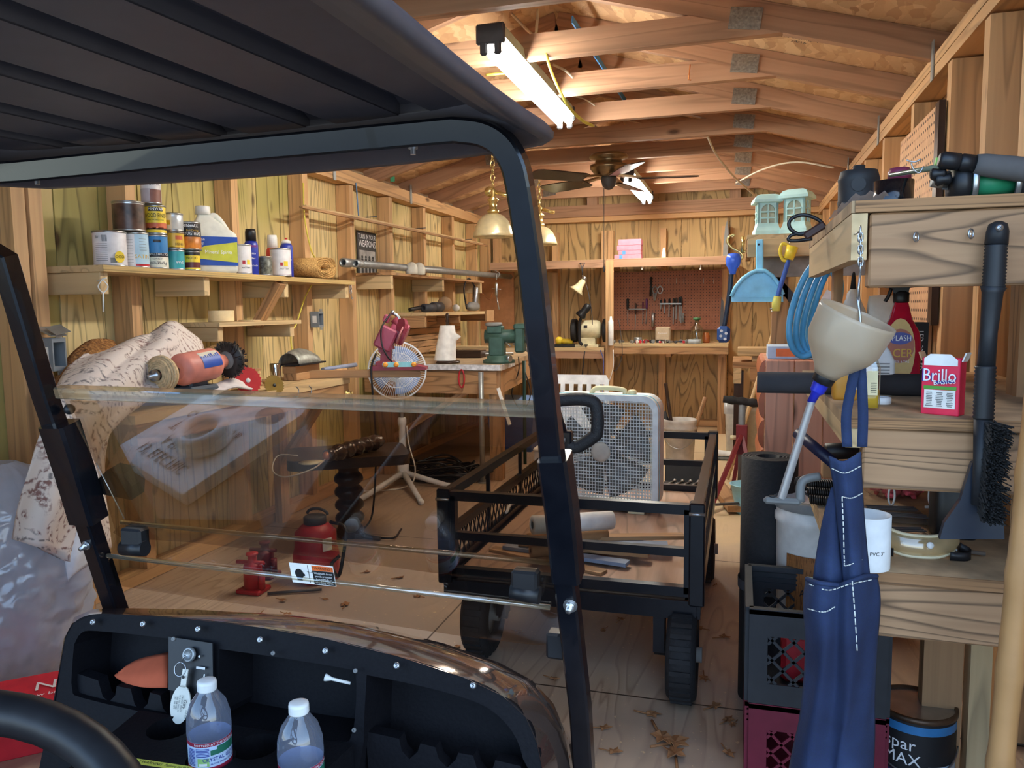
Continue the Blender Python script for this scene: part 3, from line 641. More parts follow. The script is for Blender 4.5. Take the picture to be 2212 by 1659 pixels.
spray(576,603,508,-2.18,'white capped spray can with red band behind the white can',mat('spray_red_white',(214,70,70),.4),M_WHITEP,.3,[('PAINT',.55,.012,M_WINK,.1)])
spray(606,633,514,-2.16,'blue spray can with white dome and red nozzle beside the burlap',DB_,M_WHITEP,.14,[('PB',.62,.02,M_WINK,.3),('BLAST',.45,.012,M_WINK,.3)],nozzle=M_RED)
def burl(nt,b):
 L=nt.links;a=nn(nt,'ShaderNodeTexCoord');b.inputs['Roughness'].default_value=.95
 w1=nn(nt,'ShaderNodeTexNoise');w1.inputs['Scale'].default_value=160;w1.inputs['Detail'].default_value=3;L.new(a.outputs['Object'],w1.inputs['Vector'])
 r=ramp(nt,[(.3,S(140,100,52)),(.7,S(222,178,110))]);L.new(w1.outputs['Fac'],r.inputs['Fac']);L.new(r.outputs['Color'],b.inputs['Base Color'])
 bp=nn(nt,'ShaderNodeBump');bp.inputs['Strength'].default_value=.8;bp.inputs['Distance'].default_value=.004;L.new(w1.outputs['Fac'],bp.inputs['Height']);L.new(bp.outputs['Normal'],b.inputs['Normal'])
M_BURLAP=pattern('burlap',burl)
bc=at(682,594,X=-2.10);bc=V((bc.x,bc.y,SZ))
tb=thing('burlap_roll',bc,'folded roll of tan burlap cloth at the right end of the paint shelf','cloth roll')
mb=MB();fr=(bc+V((-.14,0,0)))
path=[]
for i in range(120):
 a=i/120*2*PI*4.2;rr=.022+.038*i/120
 path.append(bc+V((0,math.cos(a)*rr*1.9,.058+math.sin(a)*rr*.93)))
A=[p+V((.06+.006*math.sin(i*.7),0,0)) for i,p in enumerate(path)];B=[p+V((-.14,0,0)) for p in path]
mb.grid([A,B]);mb.build('roll',M_BURLAP,tb,thick=.006)
h0=at(215,606,X=-2.06)
hk=MB();hk.tube([h0+V((-.01,.0,.0)),h0+V((.03,0,.008))],.002,6)
hk.tube(spline([h0+V((.012,0,.004)),h0+V((.022,.012,-.02)),h0+V((.012,.0,-.04)),h0+V((.004,-.012,-.02)),h0+V((.012,0,.004))],5),.002,6)
hk.tube([h0+V((.012,0,-.04)),h0+V((.008,0,-.105))],.0028,6)
tag(hk.build('wire_hook',M_WHITEP),'pale wire loop hanging on a nail below the left end of the shelf','hook')
h0=at(757,612,X=-2.055)
hk=MB()
for i in range(5):hk.tube([h0+V((.0+.006*math.cos(a),.006*math.sin(a)*(i%2),-.012*i+.01*math.sin(a))) for a in[k*PI/4 for k in range(8)]],.002,5,closed=True)
hk.tube(spline([h0+V((0,0,-.055)),h0+V((.0,.012,-.085)),h0+V((0,.022,-.075))],4),.0025,6)
tag(hk.build('chain_hook',M_STEEL),'short chain with open hook on the right shelf bracket','hook')
s2=thing('wall_shelf',(-2.17,3.04,.99),'small bare wall shelf below the paint shelf, with a tape roll on it','shelf')
MB().box((-2.175,3.04,.998),(.25,.62,.018)).build('shelf_board',M_SHELF,s2)
for y in(2.76,3.3):bracket(s2,y,-2.31,-2.07,.988,.06)
tp=at(478,690,X=-2.14);tp=V((tp.x,tp.y,1.008))
b=MB();b.lathe([(.028,0),(.052,0),(.053,.004),(.053,.044),(.052,.048),(.028,.048),(.028,0)],tp,seg=32,cap=False);tag(b.build('tape_roll',mat('masking_tape',(232,208,160),.7)),'roll of cream masking tape lying on the small shelf','tape')
b=MB();b.lathe([(.045,0),(.05,.002),(.045,.005),(0,.005)],tp+V((.03,.16,0)),seg=20);tag(b.build('wooden_disc',M_SHELF),'thin wooden disc lying right of the tape roll','disc')
def ebox(p,label,w=.05,h=.085,d=.05,flap=False):
 t=thing('outlet_box',p,label,'electrical box');b=MB()
 b.prism([(-w/2,-h/2),(w/2,-h/2),(w/2,h/2),(-w/2,h/2)],(p,(0,1,0),(0,0,1)),d,holes=[[(-w*.4,-h*.36),(w*.4,-h*.36),(w*.4,h*.36),(-w*.4,h*.36)]])
 b.build('box_wall',mat('box_grey',(128,134,140),.5),t)
 b=MB();b.box(p+V((.004,0,0)),(.004,w*.84,h*.8));b.build('back',M_DKGREY,t)
 for s in(-1,1):
  k=MB();k.box(p+V((d,0,s*(h/2+.006))),(.004,.022,.014));k.build('ear',M_GALV,t)
 TX().rect(p+V((d*.5,-w/2-.0005,0)),(1,0,0),(0,0,1),d*.5,h*.45).build('sticker',M_PAPER,t,fix=False)
 if flap:
  k=MB();k.box(p+V((.03,.0,h/2+.02)),(.07,.06,.006),Euler((0,.4,0)).to_matrix());k.box(p+V((.06,0,h/2+.026)),(.05,.055,.002),Euler((.2,.5,0)).to_matrix());k.build('loose_cover',M_GALV,t)
 return t
ebox(at(676,690,X=-2.215)+V((0,0,0)),'grey outlet box on the stud right of the small shelf')
ebox(at(98,765,X=-2.215),'grey outlet box with loose cover plate, left behind the black strut',.055,.11,.06,True)
cb=MB();cb.tube(spline([at(655,395,X=-2.2),at(658,470,X=-2.2),at(672,540,X=-2.21),at(690,580,X=-2.24),at(660,640,X=-2.21),at(640,700,X=-2.24),at(628,720,X=-2.24),at(632,770,X=-2.24)],6),.004,6)
tag(cb.build('cable',mat('yellow_cable',(222,206,88),.5)),'yellow electric cable running down the stud beside the burlap','cable')
nb=MB()
for k in range(2):
 nb2=MB();nb2.board(at(650+8*k,447-2*k,X=-2.14-.03*k),at(1052-10*k,531-4*k,X=-2.14-.03*k),.012,.02);tag(nb2.build('batten',M_OLD if k==0 else M_SHELF),'thin batten resting on nails high on the left wall, the '+('front one' if k==0 else 'rear one'),'batten','battens on the left wall')
for q in((775,471),(885,495),(990,519)):
 p=at(*q,X=-2.22);n_=MB();n_.tube([p,p+V((.12,0,.004))],.003,6);plabel(n_.build('support_nail',M_DKGREY,wl),'long nail under the battens')
for q0,q1,lab in(((769,395),(775,470),'blue hacksaw-like strip hanging on the stud above the poster'),):
 k=MB();k.board(at(*q0,X=-2.215),at(*q1,X=-2.215),.012,.003,up=(0,1,0));tag(k.build('metal_strip',mat('blue_steel',(80,112,150),.4,metal=.5)),lab,'strip')
pa,pb_=at(772,497,X=-2.302),at(813,622,X=-2.302)
pw,ph=abs(pb_.y-pa.y)+.02,abs(pa.z-pb_.z)
pc=V((-2.302,(pa.y+pb_.y)/2,(pa.z+pb_.z)/2));pt=thing('poster',pc,'dark poster with white lettering between the studs','poster')
MB().box(pc,(.004,pw,ph)).build('sheet',mat('poster_black',(30,28,30),.5),pt)
TX().rect(pc+V((.003,0,-ph*.06)),(0,1,0),(0,0,1),pw*.84,ph*.44).build('picture',mat('poster_picture',(150,146,142),.6,var=.5,scale=14),pt,fix=False)
k=TX()
for i in range(4):
 o=pc+V((.0035,(i-1.5)*pw*.19,-ph*.12));k.rect(o,(0,1,0),(0,0,1),pw*.11,ph*.26,.001);k.disc(o+V((0,0,ph*.16)),(0,1,0),(0,0,1),pw*.1,ph*.06,.001)
k.build('dark_shapes',M_INK,pt,fix=False)
for s,dz,sz_ in(('TURN IN YOUR',.40,.052),('WEAPONS',.275,.075),('THE GOVERNMENT WILL TAKE CARE OF YOU',-.42,.0165)):
 TX().flat(s,pc+V((.003,0,ph*dz)),(0,1,0),(0,0,1),sz_*.82,.8).build('lettering',M_WINK,pt,fix=False)
pz=thing('pipe_shelf',(-2.17,5.4,1.18),'short plank shelf under the grey pipes on the left wall','shelf')
a=at(845,588,X=-2.06);e=at(1045,606,X=-2.06);PSZ=a.z
MB().box((-2.18,(a.y+e.y)/2,PSZ-.008),(.24,e.y-a.y,.016)).build('shelf_board',M_OLD,pz)
for y in(a.y+.03,(a.y+e.y)/2,e.y-.04):bracket(pz,y,-2.31,-2.07,PSZ-.016,.085)
def pipe(p0,p1,r,label,hole=True):
 t=thing('pipe',(p0+p1)/2,label,'pipe','grey pipes on the left wall');d=(p1-p0).normalized();b=MB()
 b.lathe([(r*.8,.05),(r*.8,0),(r,0),(r,(p1-p0).length),(0,(p1-p0).length)],p0,d,18,cap=False);b.build('tube',M_GALV,t)
 b=MB();b.lathe([(r*.82,-.002),(r*1.18,-.002),(r*1.18,.07),(r,.075)],p0,d,18,cap=False);b.build('coupling',M_GALV,t)
 b=MB();b.cyl(p0+d*.03,p0+d*.035,r*.82,16);plabel(b.build('bore',M_INK,t),'dark hollow end')
 return t
p0=at(741,567,X=-2.13);p1=at(1104,598,X=-2.02)
pipe(p0,p1,.022,'long grey pipe reaching furthest right along the left wall');p0=at(768,569,X=-2.09);p1=at(960,583,X=-2.14);pipe(p0,p1,.019,'shorter grey pipe with its open end just right of the other')
for q,lab in(((889,576),'pale round bulb on the pipe shelf, the left one'),((905,577),'pale round bulb on the pipe shelf, the right one')):
 p=at(*q,X=-2.07);r=.03;z0=PSZ+.001;r=max(.02,(p.z-z0+.02)*.6);b=MB();b.lathe([(r*.9,0),(r,.01),(r,r*.9),(r*.8,r*1.5),(r*.4,r*1.85),(0,r*1.95)],(p.x,p.y,z0),seg=18);tag(b.build('round_bulb',mat('bulb_white',(206,202,188),.35)),lab,'bulb','bulbs on the pipe shelf')
p=at(1072,592,X=-2.0);b=MB()
b.tube([p,p+V((0,0,-.05))],.006,8);b.lathe([(.008,0),(.014,.02),(.014,.1),(.008,.12)],p+V((0,0,-.19)),seg=8);b.tube(spline([p+V((-.01,0,.03)),p+V((.03,0,0)),p+V((-.0,0,-.04))],4),.005,6);b.tube([p+V((0,0,-.19)),p+V((.02,0,-.3))],.006,8);b.tube([p+V((-.04,0,-.12)),p+V((.04,0,-.13))],.004,6)
tag(b.build('turnbuckle',M_STEEL),'steel turnbuckle hanging below the pipe end','turnbuckle')
tsZ=1.03;tsx=at(915,678,X=-2.0);ty0,ty1=4.80,6.25
tsf=thing('wall_shelf',(-2.15,5.5,tsZ-.05),'rough plank wall shelf piled with old tools above the vise bench','shelf')
MB().box((-2.155,(ty0+ty1)/2,tsZ-.011),(.31,ty1-ty0,.022)).build('shelf_board',M_SHELF,tsf)
b=MB();b.prism([(0,0),(.30,0),(.30,-.075),(.06,-.075),(0,-.03)],((-2.31,ty0+.03,tsZ-.024),(1,0,0),(0,0,1)),.035);b.build('bracket',M_OLD,tsf)
for y in(5.5,6.2):bracket(tsf,y,-2.31,-2.02,tsZ-.022,.06,M_OLD)
k=MB();k.box(at(1058,682,X=-1.99),(.012,.2,.09));tag(k.build('board_scrap',M_CARD),'square brown board with scribbles hung from the shelf end','board')
def pick(x,y,dz=0,X=-2.12):p=at(x,y,X=X);return V((p.x,p.y,tsZ+dz))
p=pick(938,662);b=MB();b.lathe([(.028,0),(.036,0),(.036,.14),(.028,.14),(.028,0)],p+V((.02,-.07,.036)),(0,1,0),18,cap=False);tag(b.build('pipe_fitting',M_DKGREY),'dark pipe fitting with open end on the tool shelf','pipe fitting')
p=pick(915,662);b=MB();b.lathe([(.018,0),(.03,0),(.03,.1),(.018,.1),(.018,0)],p+V((.02,-.05,.03)),(.4,.9,0),16,cap=False);tag(b.build('socket',M_DKGREY),'smaller dark fitting left of the open pipe fitting','pipe fitting')
p=pick(960,658);b=MB();b.lathe([(0,0),(.05,.01),(.055,.03),(.04,.05),(.0,.055)],p+V((0,0,.055)),(.5,-1,.2),18,cap=False);tag(b.build('sanding_drum',mat('tan_cloth',(176,146,112),.8)),'round tan sanding pad leaning on the tool shelf','pad')
p=pick(985,660);b=MB();b.ball(p+V((0,0,.03)),.03,squash=.9);tag(b.build('white_ball',M_WHITEP),'white ball on the tool shelf','ball')
p=pick(1018,662,X=-2.08);t=thing('drill',p,'old grey electric drill on the tool shelf','drill');b=MB();b.lathe([(.02,0),(.036,.03),(.036,.16),(.025,.2),(.01,.24)],p+V((.0,.14,.04)),(0,-1,0),16);b.build('body',M_GREY,t)
b=MB();b.lathe([(.02,0),(.024,.02),(.024,.14),(.016,.15)],p+V((0,.1,.05)),(0,.1,1),12);b.build('grip',M_STEEL,t)
b=MB();b.tube(spline([p+V((0,.1,.2)),p+V((0,-.05,.26)),p+V((.02,-.22,.18)),p+V((.03,-.2,.02))],6),.006,6);b.build('cord',M_BLACKP,t)
b=MB();q0=pick(885,666);b.tube(spline([q0+V((0,0,.02)),q0+V((.02,.1,.03)),q0+V((-.02,.25,.035)),q0+V((.02,.4,.03))],5),.014,6);tag(b.build('dark_strap',M_BLACKP),'black hose lying along the tool shelf','hose')
b=MB();q0=pick(1045,655,X=-2.1);b.tube(spline([q0+V((0,-.3,.1)),q0+V((0,-.1,.16)),q0+V((0,.15,.1)),q0+V((0,.25,.16))],6),.004,6);tag(b.build('copper_wire',mat('copper',(190,120,70),.4,metal=.6)),'loose copper wire above the drill','wire')
a,e=at(1036,577,Y=6.55),at(1108,700,Y=6.55)
b=MB();b.box(((at(1036,600,Y=6.86).x+at(1110,600,Y=6.86).x)/2,6.86,1.12),(at(1110,600,Y=6.86).x-at(1036,600,Y=6.86).x,.02,.52));tag(b.build('brown_panel',mat('hardboard',(176,122,80),.6)),'plain brown hardboard panel fixed in the far left corner','panel')
TZ=.725
tb=thing('workbench',(-2.05,2.7,0),'narrow plank workbench along the left wall holding the buffer and saw blades','workbench')
b=MB();b.box((-2.028,2.72,TZ-.015),(.376,1.42,.03));b.build('top',M_SHELF,tb)
b=MB();b.box((-1.86,2.72,TZ-.065),(.03,1.40,.07));b.box((-2.035,3.41,TZ-.065),(.34,.03,.07));b.build('apron_board',M_OLD,tb)
for y in(2.1,3.34):
 b=MB();b.box((-2.19,y,(TZ-.03)/2),(.04,.07,TZ-.03));b.build('leg',M_STUD,tb)
 b=MB();b.board((-2.18,y,.3),(-1.9,y,TZ-.05),.05,.035,up=(0,1,0));b.build('brace',M_STUD,tb)
def onb(x,y,X=-1.95,z=TZ):p=at(x,y,X=X);return V((p.x,p.y,z))
bp_=onb(400,830,-1.93);bl,br=at(330,812,X=-1.90),at(490,786,X=-1.90)
bt=thing('bench_buffer',(-1.92,(bl.y+br.y)/2,TZ),'pink bench buffer with a cloth wheel and a wire wheel','buffer')
ax=V((.02,br.y-bl.y,.03));L_=ax.length;ax.normalize();o=V((-1.90,bl.y,at(330,812,X=-1.90).z));zc=o.z
R1=.058
b=MB();b.lathe([(R1*.55,.28*L_),(R1*.9,.31*L_),(R1,.34*L_),(R1*.96,.43*L_),(R1,.44*L_),(R1,.72*L_),(R1*.8,.76*L_),(R1*.5,.80*L_),(R1*.45,.88*L_)],o,ax,28);b.build('motor',mat('faded_pink_paint',(222,140,124),.45,var=.2,scale=12),bt)
fa=math.atan2(-.6,1)
lb=MB();u=ax;nrm=V((.86,-.3,.42)).normalized();nrm=(nrm-u*nrm.dot(u)).normalized();sd=u.cross(nrm)
def onmotor(s0,s1,a0,a1,lift,n=8):
 rows=[]
 for i in range(n+1):
  a=a0+(a1-a0)*i/n;d=nrm*math.cos(a)+sd*math.sin(a);rows.append([o+u*(s0*L_)+d*(R1+lift),o+u*(s1*L_)+d*(R1+lift)])
 return rows
k=MB();k.grid(onmotor(.46,.70,-.6,.5,.001));k.build('label',CR_,bt,fix=False)
k=MB();k.grid(onmotor(.46,.70,-.15,.5,.0018));
for i in range(9):k.grid(onmotor(.46+i*.027,.46+i*.027+.018,-.15-random.uniform(.08,.3),-.14,.0018,3))
plabel(k.build('label',mat('label_royal',(40,80,170),.4),bt,fix=False),'blue half of the worn label')
k=MB();k.box((-1.92,(bl.y+br.y)/2+.02,TZ+.03),(.12,.16,.06),bev=.01);k.box((-1.92,(bl.y+br.y)/2+.02,TZ+.07),(.07,.1,.06),bev=.008);k.build('base',mat('slate_blue',(66,78,88),.5),bt)
k=MB()
for i in range(6):k.lathe([(.02,i*.007),(.066-.004*abs(i-2.5),i*.007+.001),(.066-.004*abs(i-2.5),i*.007+.006),(.02,i*.007+.007)],o+ax*(.02),ax,30,cap=False)
for rr in(.03,.038,.046,.054):k.tube([o+ax*.019+(ax.orthogonal()*0)+(V((1,0,0))-ax*ax.x).normalized()*rr*math.cos(a)+ax.cross((V((1,0,0))-ax*ax.x).normalized())*rr*math.sin(a) for a in[2*PI*i/24 for i in range(24)]],.0018,4,closed=True)
k.build('cloth_wheel',mat('buff_cloth',(206,180,140),.9,var=.25,scale=80,bump=.4),bt)
k=MB();k.lathe([(.0,-.02),(.008,-.02),(.008,.0),(.02,.002),(.02,.012),(.014,.016),(.014,.28*L_)],o,ax,16);k.build('arbor',M_STEEL,bt)
k=MB();
e0=o+ax*L_*.93
for i in range(150):
 a=2*PI*i/150;d=(V((1,0,0))-ax*ax.x).normalized();d=d*math.cos(a)+ax.cross(d)*math.sin(a);k.tube([e0+d*.035+ax*random.uniform(0,.03),e0+d*(.07+random.uniform(-.004,.005))+ax*random.uniform(-.008,.04)],.0022,3,cap=False)
k.lathe([(.03,0),(.066,.006),(.066,.024),(.03,.03)],e0,ax,30)
k.build('wire_wheel',mat('wire_black',(48,44,42),.5),bt)
k=MB();k.lathe([(.0,-.012),(.012,-.012),(.034,-.002),(.034,.004)],e0,ax,20);k.lathe([(.01,0),(.01,.1)],e0-ax*.08,ax,12);k.build('flange',M_GREY,bt)
def sawblade(p,r,label,m,n=24,tilt=(.85,-.45,.25)):
 t=thing('circular_saw_disc',p+V((0,0,-r)),label,'saw blade','circular saw blades on the bench');ax=V(tilt).normalized();u=ax.orthogonal().normalized();v=ax.cross(u);poly=[]
 for i in range(n):
  a=2*PI*i/n
  for da,rr in((0,r*.9),(.12,r),(.2,r*.92)):poly.append((math.cos(a+da*6.28/n*3)*rr,math.sin(a+da*6.28/n*3)*rr))
 b=MB();b.prism(poly,(p,u,v),.003);b.build('disc',m,t)
 b=MB();b.lathe([(r*.16,0),(r*.16,.005),(0,.005)],p,ax,14);b.build('arbor_hole',M_INK if m!=M_RED else M_WHITEP,t)
 return t
p=onb(536,838,-1.86);sawblade(p+V((.0,0,.055)),.058,'red circular saw blade with white sticker standing at the bench edge',M_RED)
lb=TX();pp=p+V((.0035,-.002,.055));axn=V((.85,-.45,.25)).normalized();uu=axn.orthogonal().normalized()
p2=onb(592,830,-1.85);sawblade(p2+V((0,0,.02)),.045,'brass-coloured circular saw blade below the twine spool',mat('brassy_blade',(150,128,70),.35,metal=.7))
def bench_cyl(x,y,X,r,h,name,label,cat,m,seg=22):
 p=onb(x,y,X);b=MB();b.lathe([(r*.98,0),(r,.002),(r,h-.003),(r*.95,h),(r*.9,h-.01),(0,h-.012)],p,seg=seg,cap=False);return tag(b.build(name,m),label,cat),p
ob,p=bench_cyl(596,822,-2.06,.026,.085,'steel_cup','shiny stainless cup on the bench','cup',mat('polished_steel',(200,200,198),.15,metal=1))
p=onb(552,818,-2.05);t=thing('twine_spool',p,'spool of pale twine beside the stainless cup','spool');b=MB()
b.lathe([(.022,.004)]+[(.0245+.0012*(i%2),.006+.0028*i) for i in range(22)]+[(.022,.07)],p,seg=20);b.build('twine',mat('twine',(204,170,120),.9,var=.3,scale=90),t);b=MB();b.lathe([(.027,0),(.027,.004)],p,seg=20);b.lathe([(.027,.07),(.027,.075)],p,seg=20);b.build('flange',M_CARD,t)
p=onb(578,815,-2.0);b=MB();b.tube(spline([p+V((0,-.03,.012)),p+V((.01,0,.02)),p+V((0,.03,.012))],5),[.006,.011,.012,.011,.012,.011,.012,.011,.012,.008,.006][:11],8);tag(b.build('cord_bundle',mat('orange_cord',(196,150,100),.8)),'small bundle of tan cord in front of the cup','cord')
p=onb(652,822,-2.02)
for i,(dx,dy,dz,l) in enumerate(((0,0,.018,.2),(-.005,.01,.051,.22))):
 b=MB();b.box(p+V((dx,dy,dz)),(.07,l,.034),bev=.002);tag(b.build('wood_block',M_OLD),('lower' if i==0 else 'upper')+' weathered wood block in the stack under the grey housing','block','wood blocks on the bench')
hp=p+V((-.005,.0,.07));t=thing('lamp_housing',hp,'dented grey metal hood lying on the wood blocks','hood')
b=MB();rows=[]
for i in range(9):
 a=PI*i/8;rows.append([hp+V((.055*math.cos(PI*j/10),-.10+.2*i/8,.002+.075*math.sin(PI*j/10)*(.55+.45*math.sin(PI*(.15+.8*i/8))))) for j in range(11)])
b.grid(rows);b.build('hood',mat('dented_paint',(150,150,140),.4,metal=.4,var=.35,scale=30),t,thick=.003)
b=MB();b.box(hp+V((.02,0,.006)),(.1,.24,.008));plabel(b.build('black_rim',M_BLACKP,t),'black rim')
for i in range(9):
 q=onb(690+6*i,822-i*.6,-1.96-.012*(i%3));a=random.uniform(-.7,.7);rr=Matrix.Rotation(a,3,'Z');b=MB()
 for s in(-1,1):b.box(q+rr@V((.004*s,0,.006+.007*(i%3))),(.006,.06,.01),rr)
 b.tube([q+rr@V((.004*math.cos(x),0,.006+.007*(i%3)+.006*math.sin(x))) for x in[k*PI/3 for k in range(6)]],.001,4,closed=True)
 tag(b.build('clothespin',mat('clothespin_wood',(222,176,122),.7)),'wooden clothespin in the loose pile at the right end of the bench','clothespin','clothespins in a pile')
b=MB();q=onb(735,812,-2.08);b.tube([q+V((0,-.18,.02)),q+V((.0,.18,.02))],.012,10);tag(b.build('dowel',mat('dowel_blue',(140,150,176),.6)),'grey dowel lying behind the clothespins','dowel')
for i,q in enumerate(((640,850),(668,848),(750,860),(757,862))):
 p=at(*q,X=-1.84);b=MB();
 if i<2:b.tube(spline([p+V((0,0,.03)),p+V((0,.02,.015)),p+V((0,.01,-.015)),p+V((0,-.012,-.005))],4),.003,6);tag(b.build('cup_hook',M_STEEL),'wire cup hook under the bench edge, the '+('left' if i==0 else 'right')+' one','hook','hooks under the bench edge')
 else:
  for k in range(3):b.tube([p+V((0,.012*k-.012,.04)),p+V((0,.014*k-.014,-.03-.01*k))],.005,6)
  tag(b.build('key_bunch',M_BRASS),('left' if i==2 else 'right')+' bunch of brass keys hanging at the bench end','keys','keys at the bench end')
P0,P1=at(660,801,X=-2.02),at(908,808,Y=3.52)
P0=V((P0.x,P0.y,TZ+.02));P1=V((P1.x,P1.y,TZ+.015))
b=MB();b.board(P0,P1,.035,.07);tag(b.build('plank',M_OLD),'weathered plank jutting from the bench end with the sharpener on it','plank')
M_MAR=mat('maroon_paint',(134,50,66),.4)
sp=P1+(P0-P1).normalized()*.14+V((0,0,.018));t=thing('chain_sharpener',sp,'maroon electric chain sharpener mounted on the plank end','sharpener')
k_=(sp-EYE).dot(FW)/F
U_=RT.copy();U_.z=0;U_.normalize();N_=U_.cross(V((0,0,1)))
def sp_(x,y,n=0):return sp+U_*((x-870)*k_)+V((0,0,(806-y)*k_))+N_*n
b=MB();b.prism([(-.1,0),(.17,0),(.17,.012),(.13,.022),(-.1,.022)],(sp_(872,806,-.05),U_,(0,0,1)),.1);b.box(sp_(858,796),(.09,.08,.04),Matrix((U_,-N_,V((0,0,1)))).transposed(),bev=.006);b.build('base',M_MAR,t)
b=MB();b.board(sp_(858,795),sp_(862,758),.05,.05,up=U_);b.board(sp_(862,765),sp_(855,735),.07,.06,up=U_);b.build('pivot_arm',M_MAR,t)
b=MB();b.board(sp_(850,760,.0),sp_(872,716,.0),.085,.075,up=U_,bev=.008);b.lathe([(.05,0),(.056,.01),(.056,.07),(.05,.08)],sp_(870,718,-.03),N_*-1 if False else U_*.9+V((0,0,-.45)),20);b.board(sp_(860,704),sp_(866,688),.03,.04,up=U_,bev=.006);b.build('motor_housing',mat('maroon_light',(158,70,92),.4),t)
b=MB();b.tube([sp_(879,697),sp_(893,716)],.02,10);b.build('grip',M_MAR,t)
b=MB();b.lathe([(.055,0),(.055,.008)],sp_(893,728,.02),U_*.9+V((0,0,-.45)),22);b.build('grinding_wheel',mat('grit_pink',(190,120,120),.8),t)
b=MB();b.prism([(.05*math.cos(a)*1.2,.05*math.sin(a)*1.2) for a in[i*PI/8-.2 for i in range(9)]],(sp_(893,724,.02),U_*.6+N_*.6,V((0,0,1))+U_*.4),.02);b.build('wheel_guard',M_MAR,t)
b=MB();b.prism([(-.075,-.012),(.075,-.012),(.08,0),(.075,.012),(-.075,.012),(-.08,0)],(sp_(893,792,.09),U_,(0,0,1)),.012);plabel(b.build('chain_vise',mat('pale_cyan',(140,206,214),.35),t),'pale cyan vise bar')
b=MB()
for x in(865,888,925):b.lathe([(.008,0),(.012,.004),(.012,.016),(.006,.02)],sp_(x,792,.1),N_,10)
plabel(b.build('clamp_knob',mat('amber',(232,150,50),.4),t),'amber clamp knobs')
b=MB();b.tube(spline([sp_(877,684),sp_(886,690),sp_(892,700),sp_(901,698)],5),.008,8);b.ball(sp_(876,683),.012);b.build('lever',M_STEEL,t)
b=MB();b.tube(spline([sp_(872,686,.02),sp_(856,715,.06),sp_(857,750,.08),sp_(868,775,.08),sp_(878,790,.06)],6),.004,6);b.tube(spline([sp_(840,770,.03),sp_(831,800,.05),sp_(832,860,.05),V((sp.x-.12,sp.y+.05,.35)),V((sp.x-.1,sp.y-.05,.05)),V((sp.x-.05,sp.y-.25,.012)),V((sp.x+.12,sp.y-.3,.012)),V((sp.x+.1,sp.y-.15,.012))],8),.005,6);b.build('cord',M_BLACKP,t)
def paisley(nt,b):
 L=nt.links;tc=nn(nt,'ShaderNodeTexCoord');b.inputs['Roughness'].default_value=.9
 n0=nn(nt,'ShaderNodeTexNoise');n0.inputs['Scale'].default_value=9;L.new(tc.outputs['Object'],n0.inputs['Vector'])
 av=nn(nt,'ShaderNodeVectorMath',operation='MULTIPLY_ADD');av.inputs[1].default_value=(.11,.11,.11);L.new(n0.outputs['Color'],av.inputs[0]);L.new(tc.outputs['Object'],av.inputs[2])
 vo=nn(nt,'ShaderNodeTexVoronoi');vo.inputs['Scale'].default_value=6.5;L.new(av.outputs[0],vo.inputs['Vector'])
 m=nn(nt,'ShaderNodeMath',operation='MULTIPLY');m.inputs[1].default_value=5.5;L.new(vo.outputs['Distance'],m.inputs[0])
 f=nn(nt,'ShaderNodeMath',operation='FRACT');L.new(m.outputs[0],f.inputs[0])
 r=ramp(nt,[(0,(.0,.0,.0,1)),(.2,(1,1,1,1)),(.34,(1,1,1,1)),(.5,(0,0,0,1))]);L.new(f.outputs[0],r.inputs['Fac'])
 n2=nn(nt,'ShaderNodeTexNoise');n2.inputs['Scale'].default_value=90;L.new(tc.outputs['Object'],n2.inputs['Vector'])
 r2=ramp(nt,[(.42,(0,0,0,1)),(.58,(1,1,1,1))]);L.new(n2.outputs['Fac'],r2.inputs['Fac'])
 mm=nn(nt,'ShaderNodeMath',operation='MULTIPLY');L.new(r.outputs['Color'],mm.inputs[0]);L.new(r2.outputs['Color'],mm.inputs[1])
 sp=nn(nt,'ShaderNodeSeparateColor');L.new(vo.outputs['Color'],sp.inputs[0]);g=ramp(nt,[(0,S(132,96,92)),(.5,S(160,136,128)),(1,S(126,122,122))]);L.new(sp.outputs[0],g.inputs['Fac'])
 x=nn(nt,'ShaderNodeMix',data_type='RGBA');x.inputs[6].default_value=S(224,214,206);L.new(mm.outputs[0],x.inputs[0]);L.new(g.outputs['Color'],x.inputs[7]);L.new(x.outputs[2],b.inputs['Base Color'])
M_PAIS=pattern('paisley_cloth',paisley)
def drape(rows,nu,nv,amp,seed):
 """smooth cloth through rows of control points, with soft folds"""
 random.seed(seed);R=[spline(r,nu) for r in rows];n=len(R[0]);C_=[spline([r[i] for r in R],nv) for i in range(n)]
 out=[[C_[i][j].copy() for i in range(n)] for j in range(len(C_[0]))]
 ph=[(random.uniform(3,9),random.uniform(3,9),random.uniform(0,6)) for _ in range(5)]
 for j,r in enumerate(out):
  for i,p in enumerate(r):
   u,v=i/n,j/len(out);f=sum(math.sin(a*u*3+b_*v*1.6+c) for a,b_,c in ph)/5
   p+=V((.7,-.5,.3))*f*amp
 return out
P=lambda x,y,X:at(x,y,X=X)
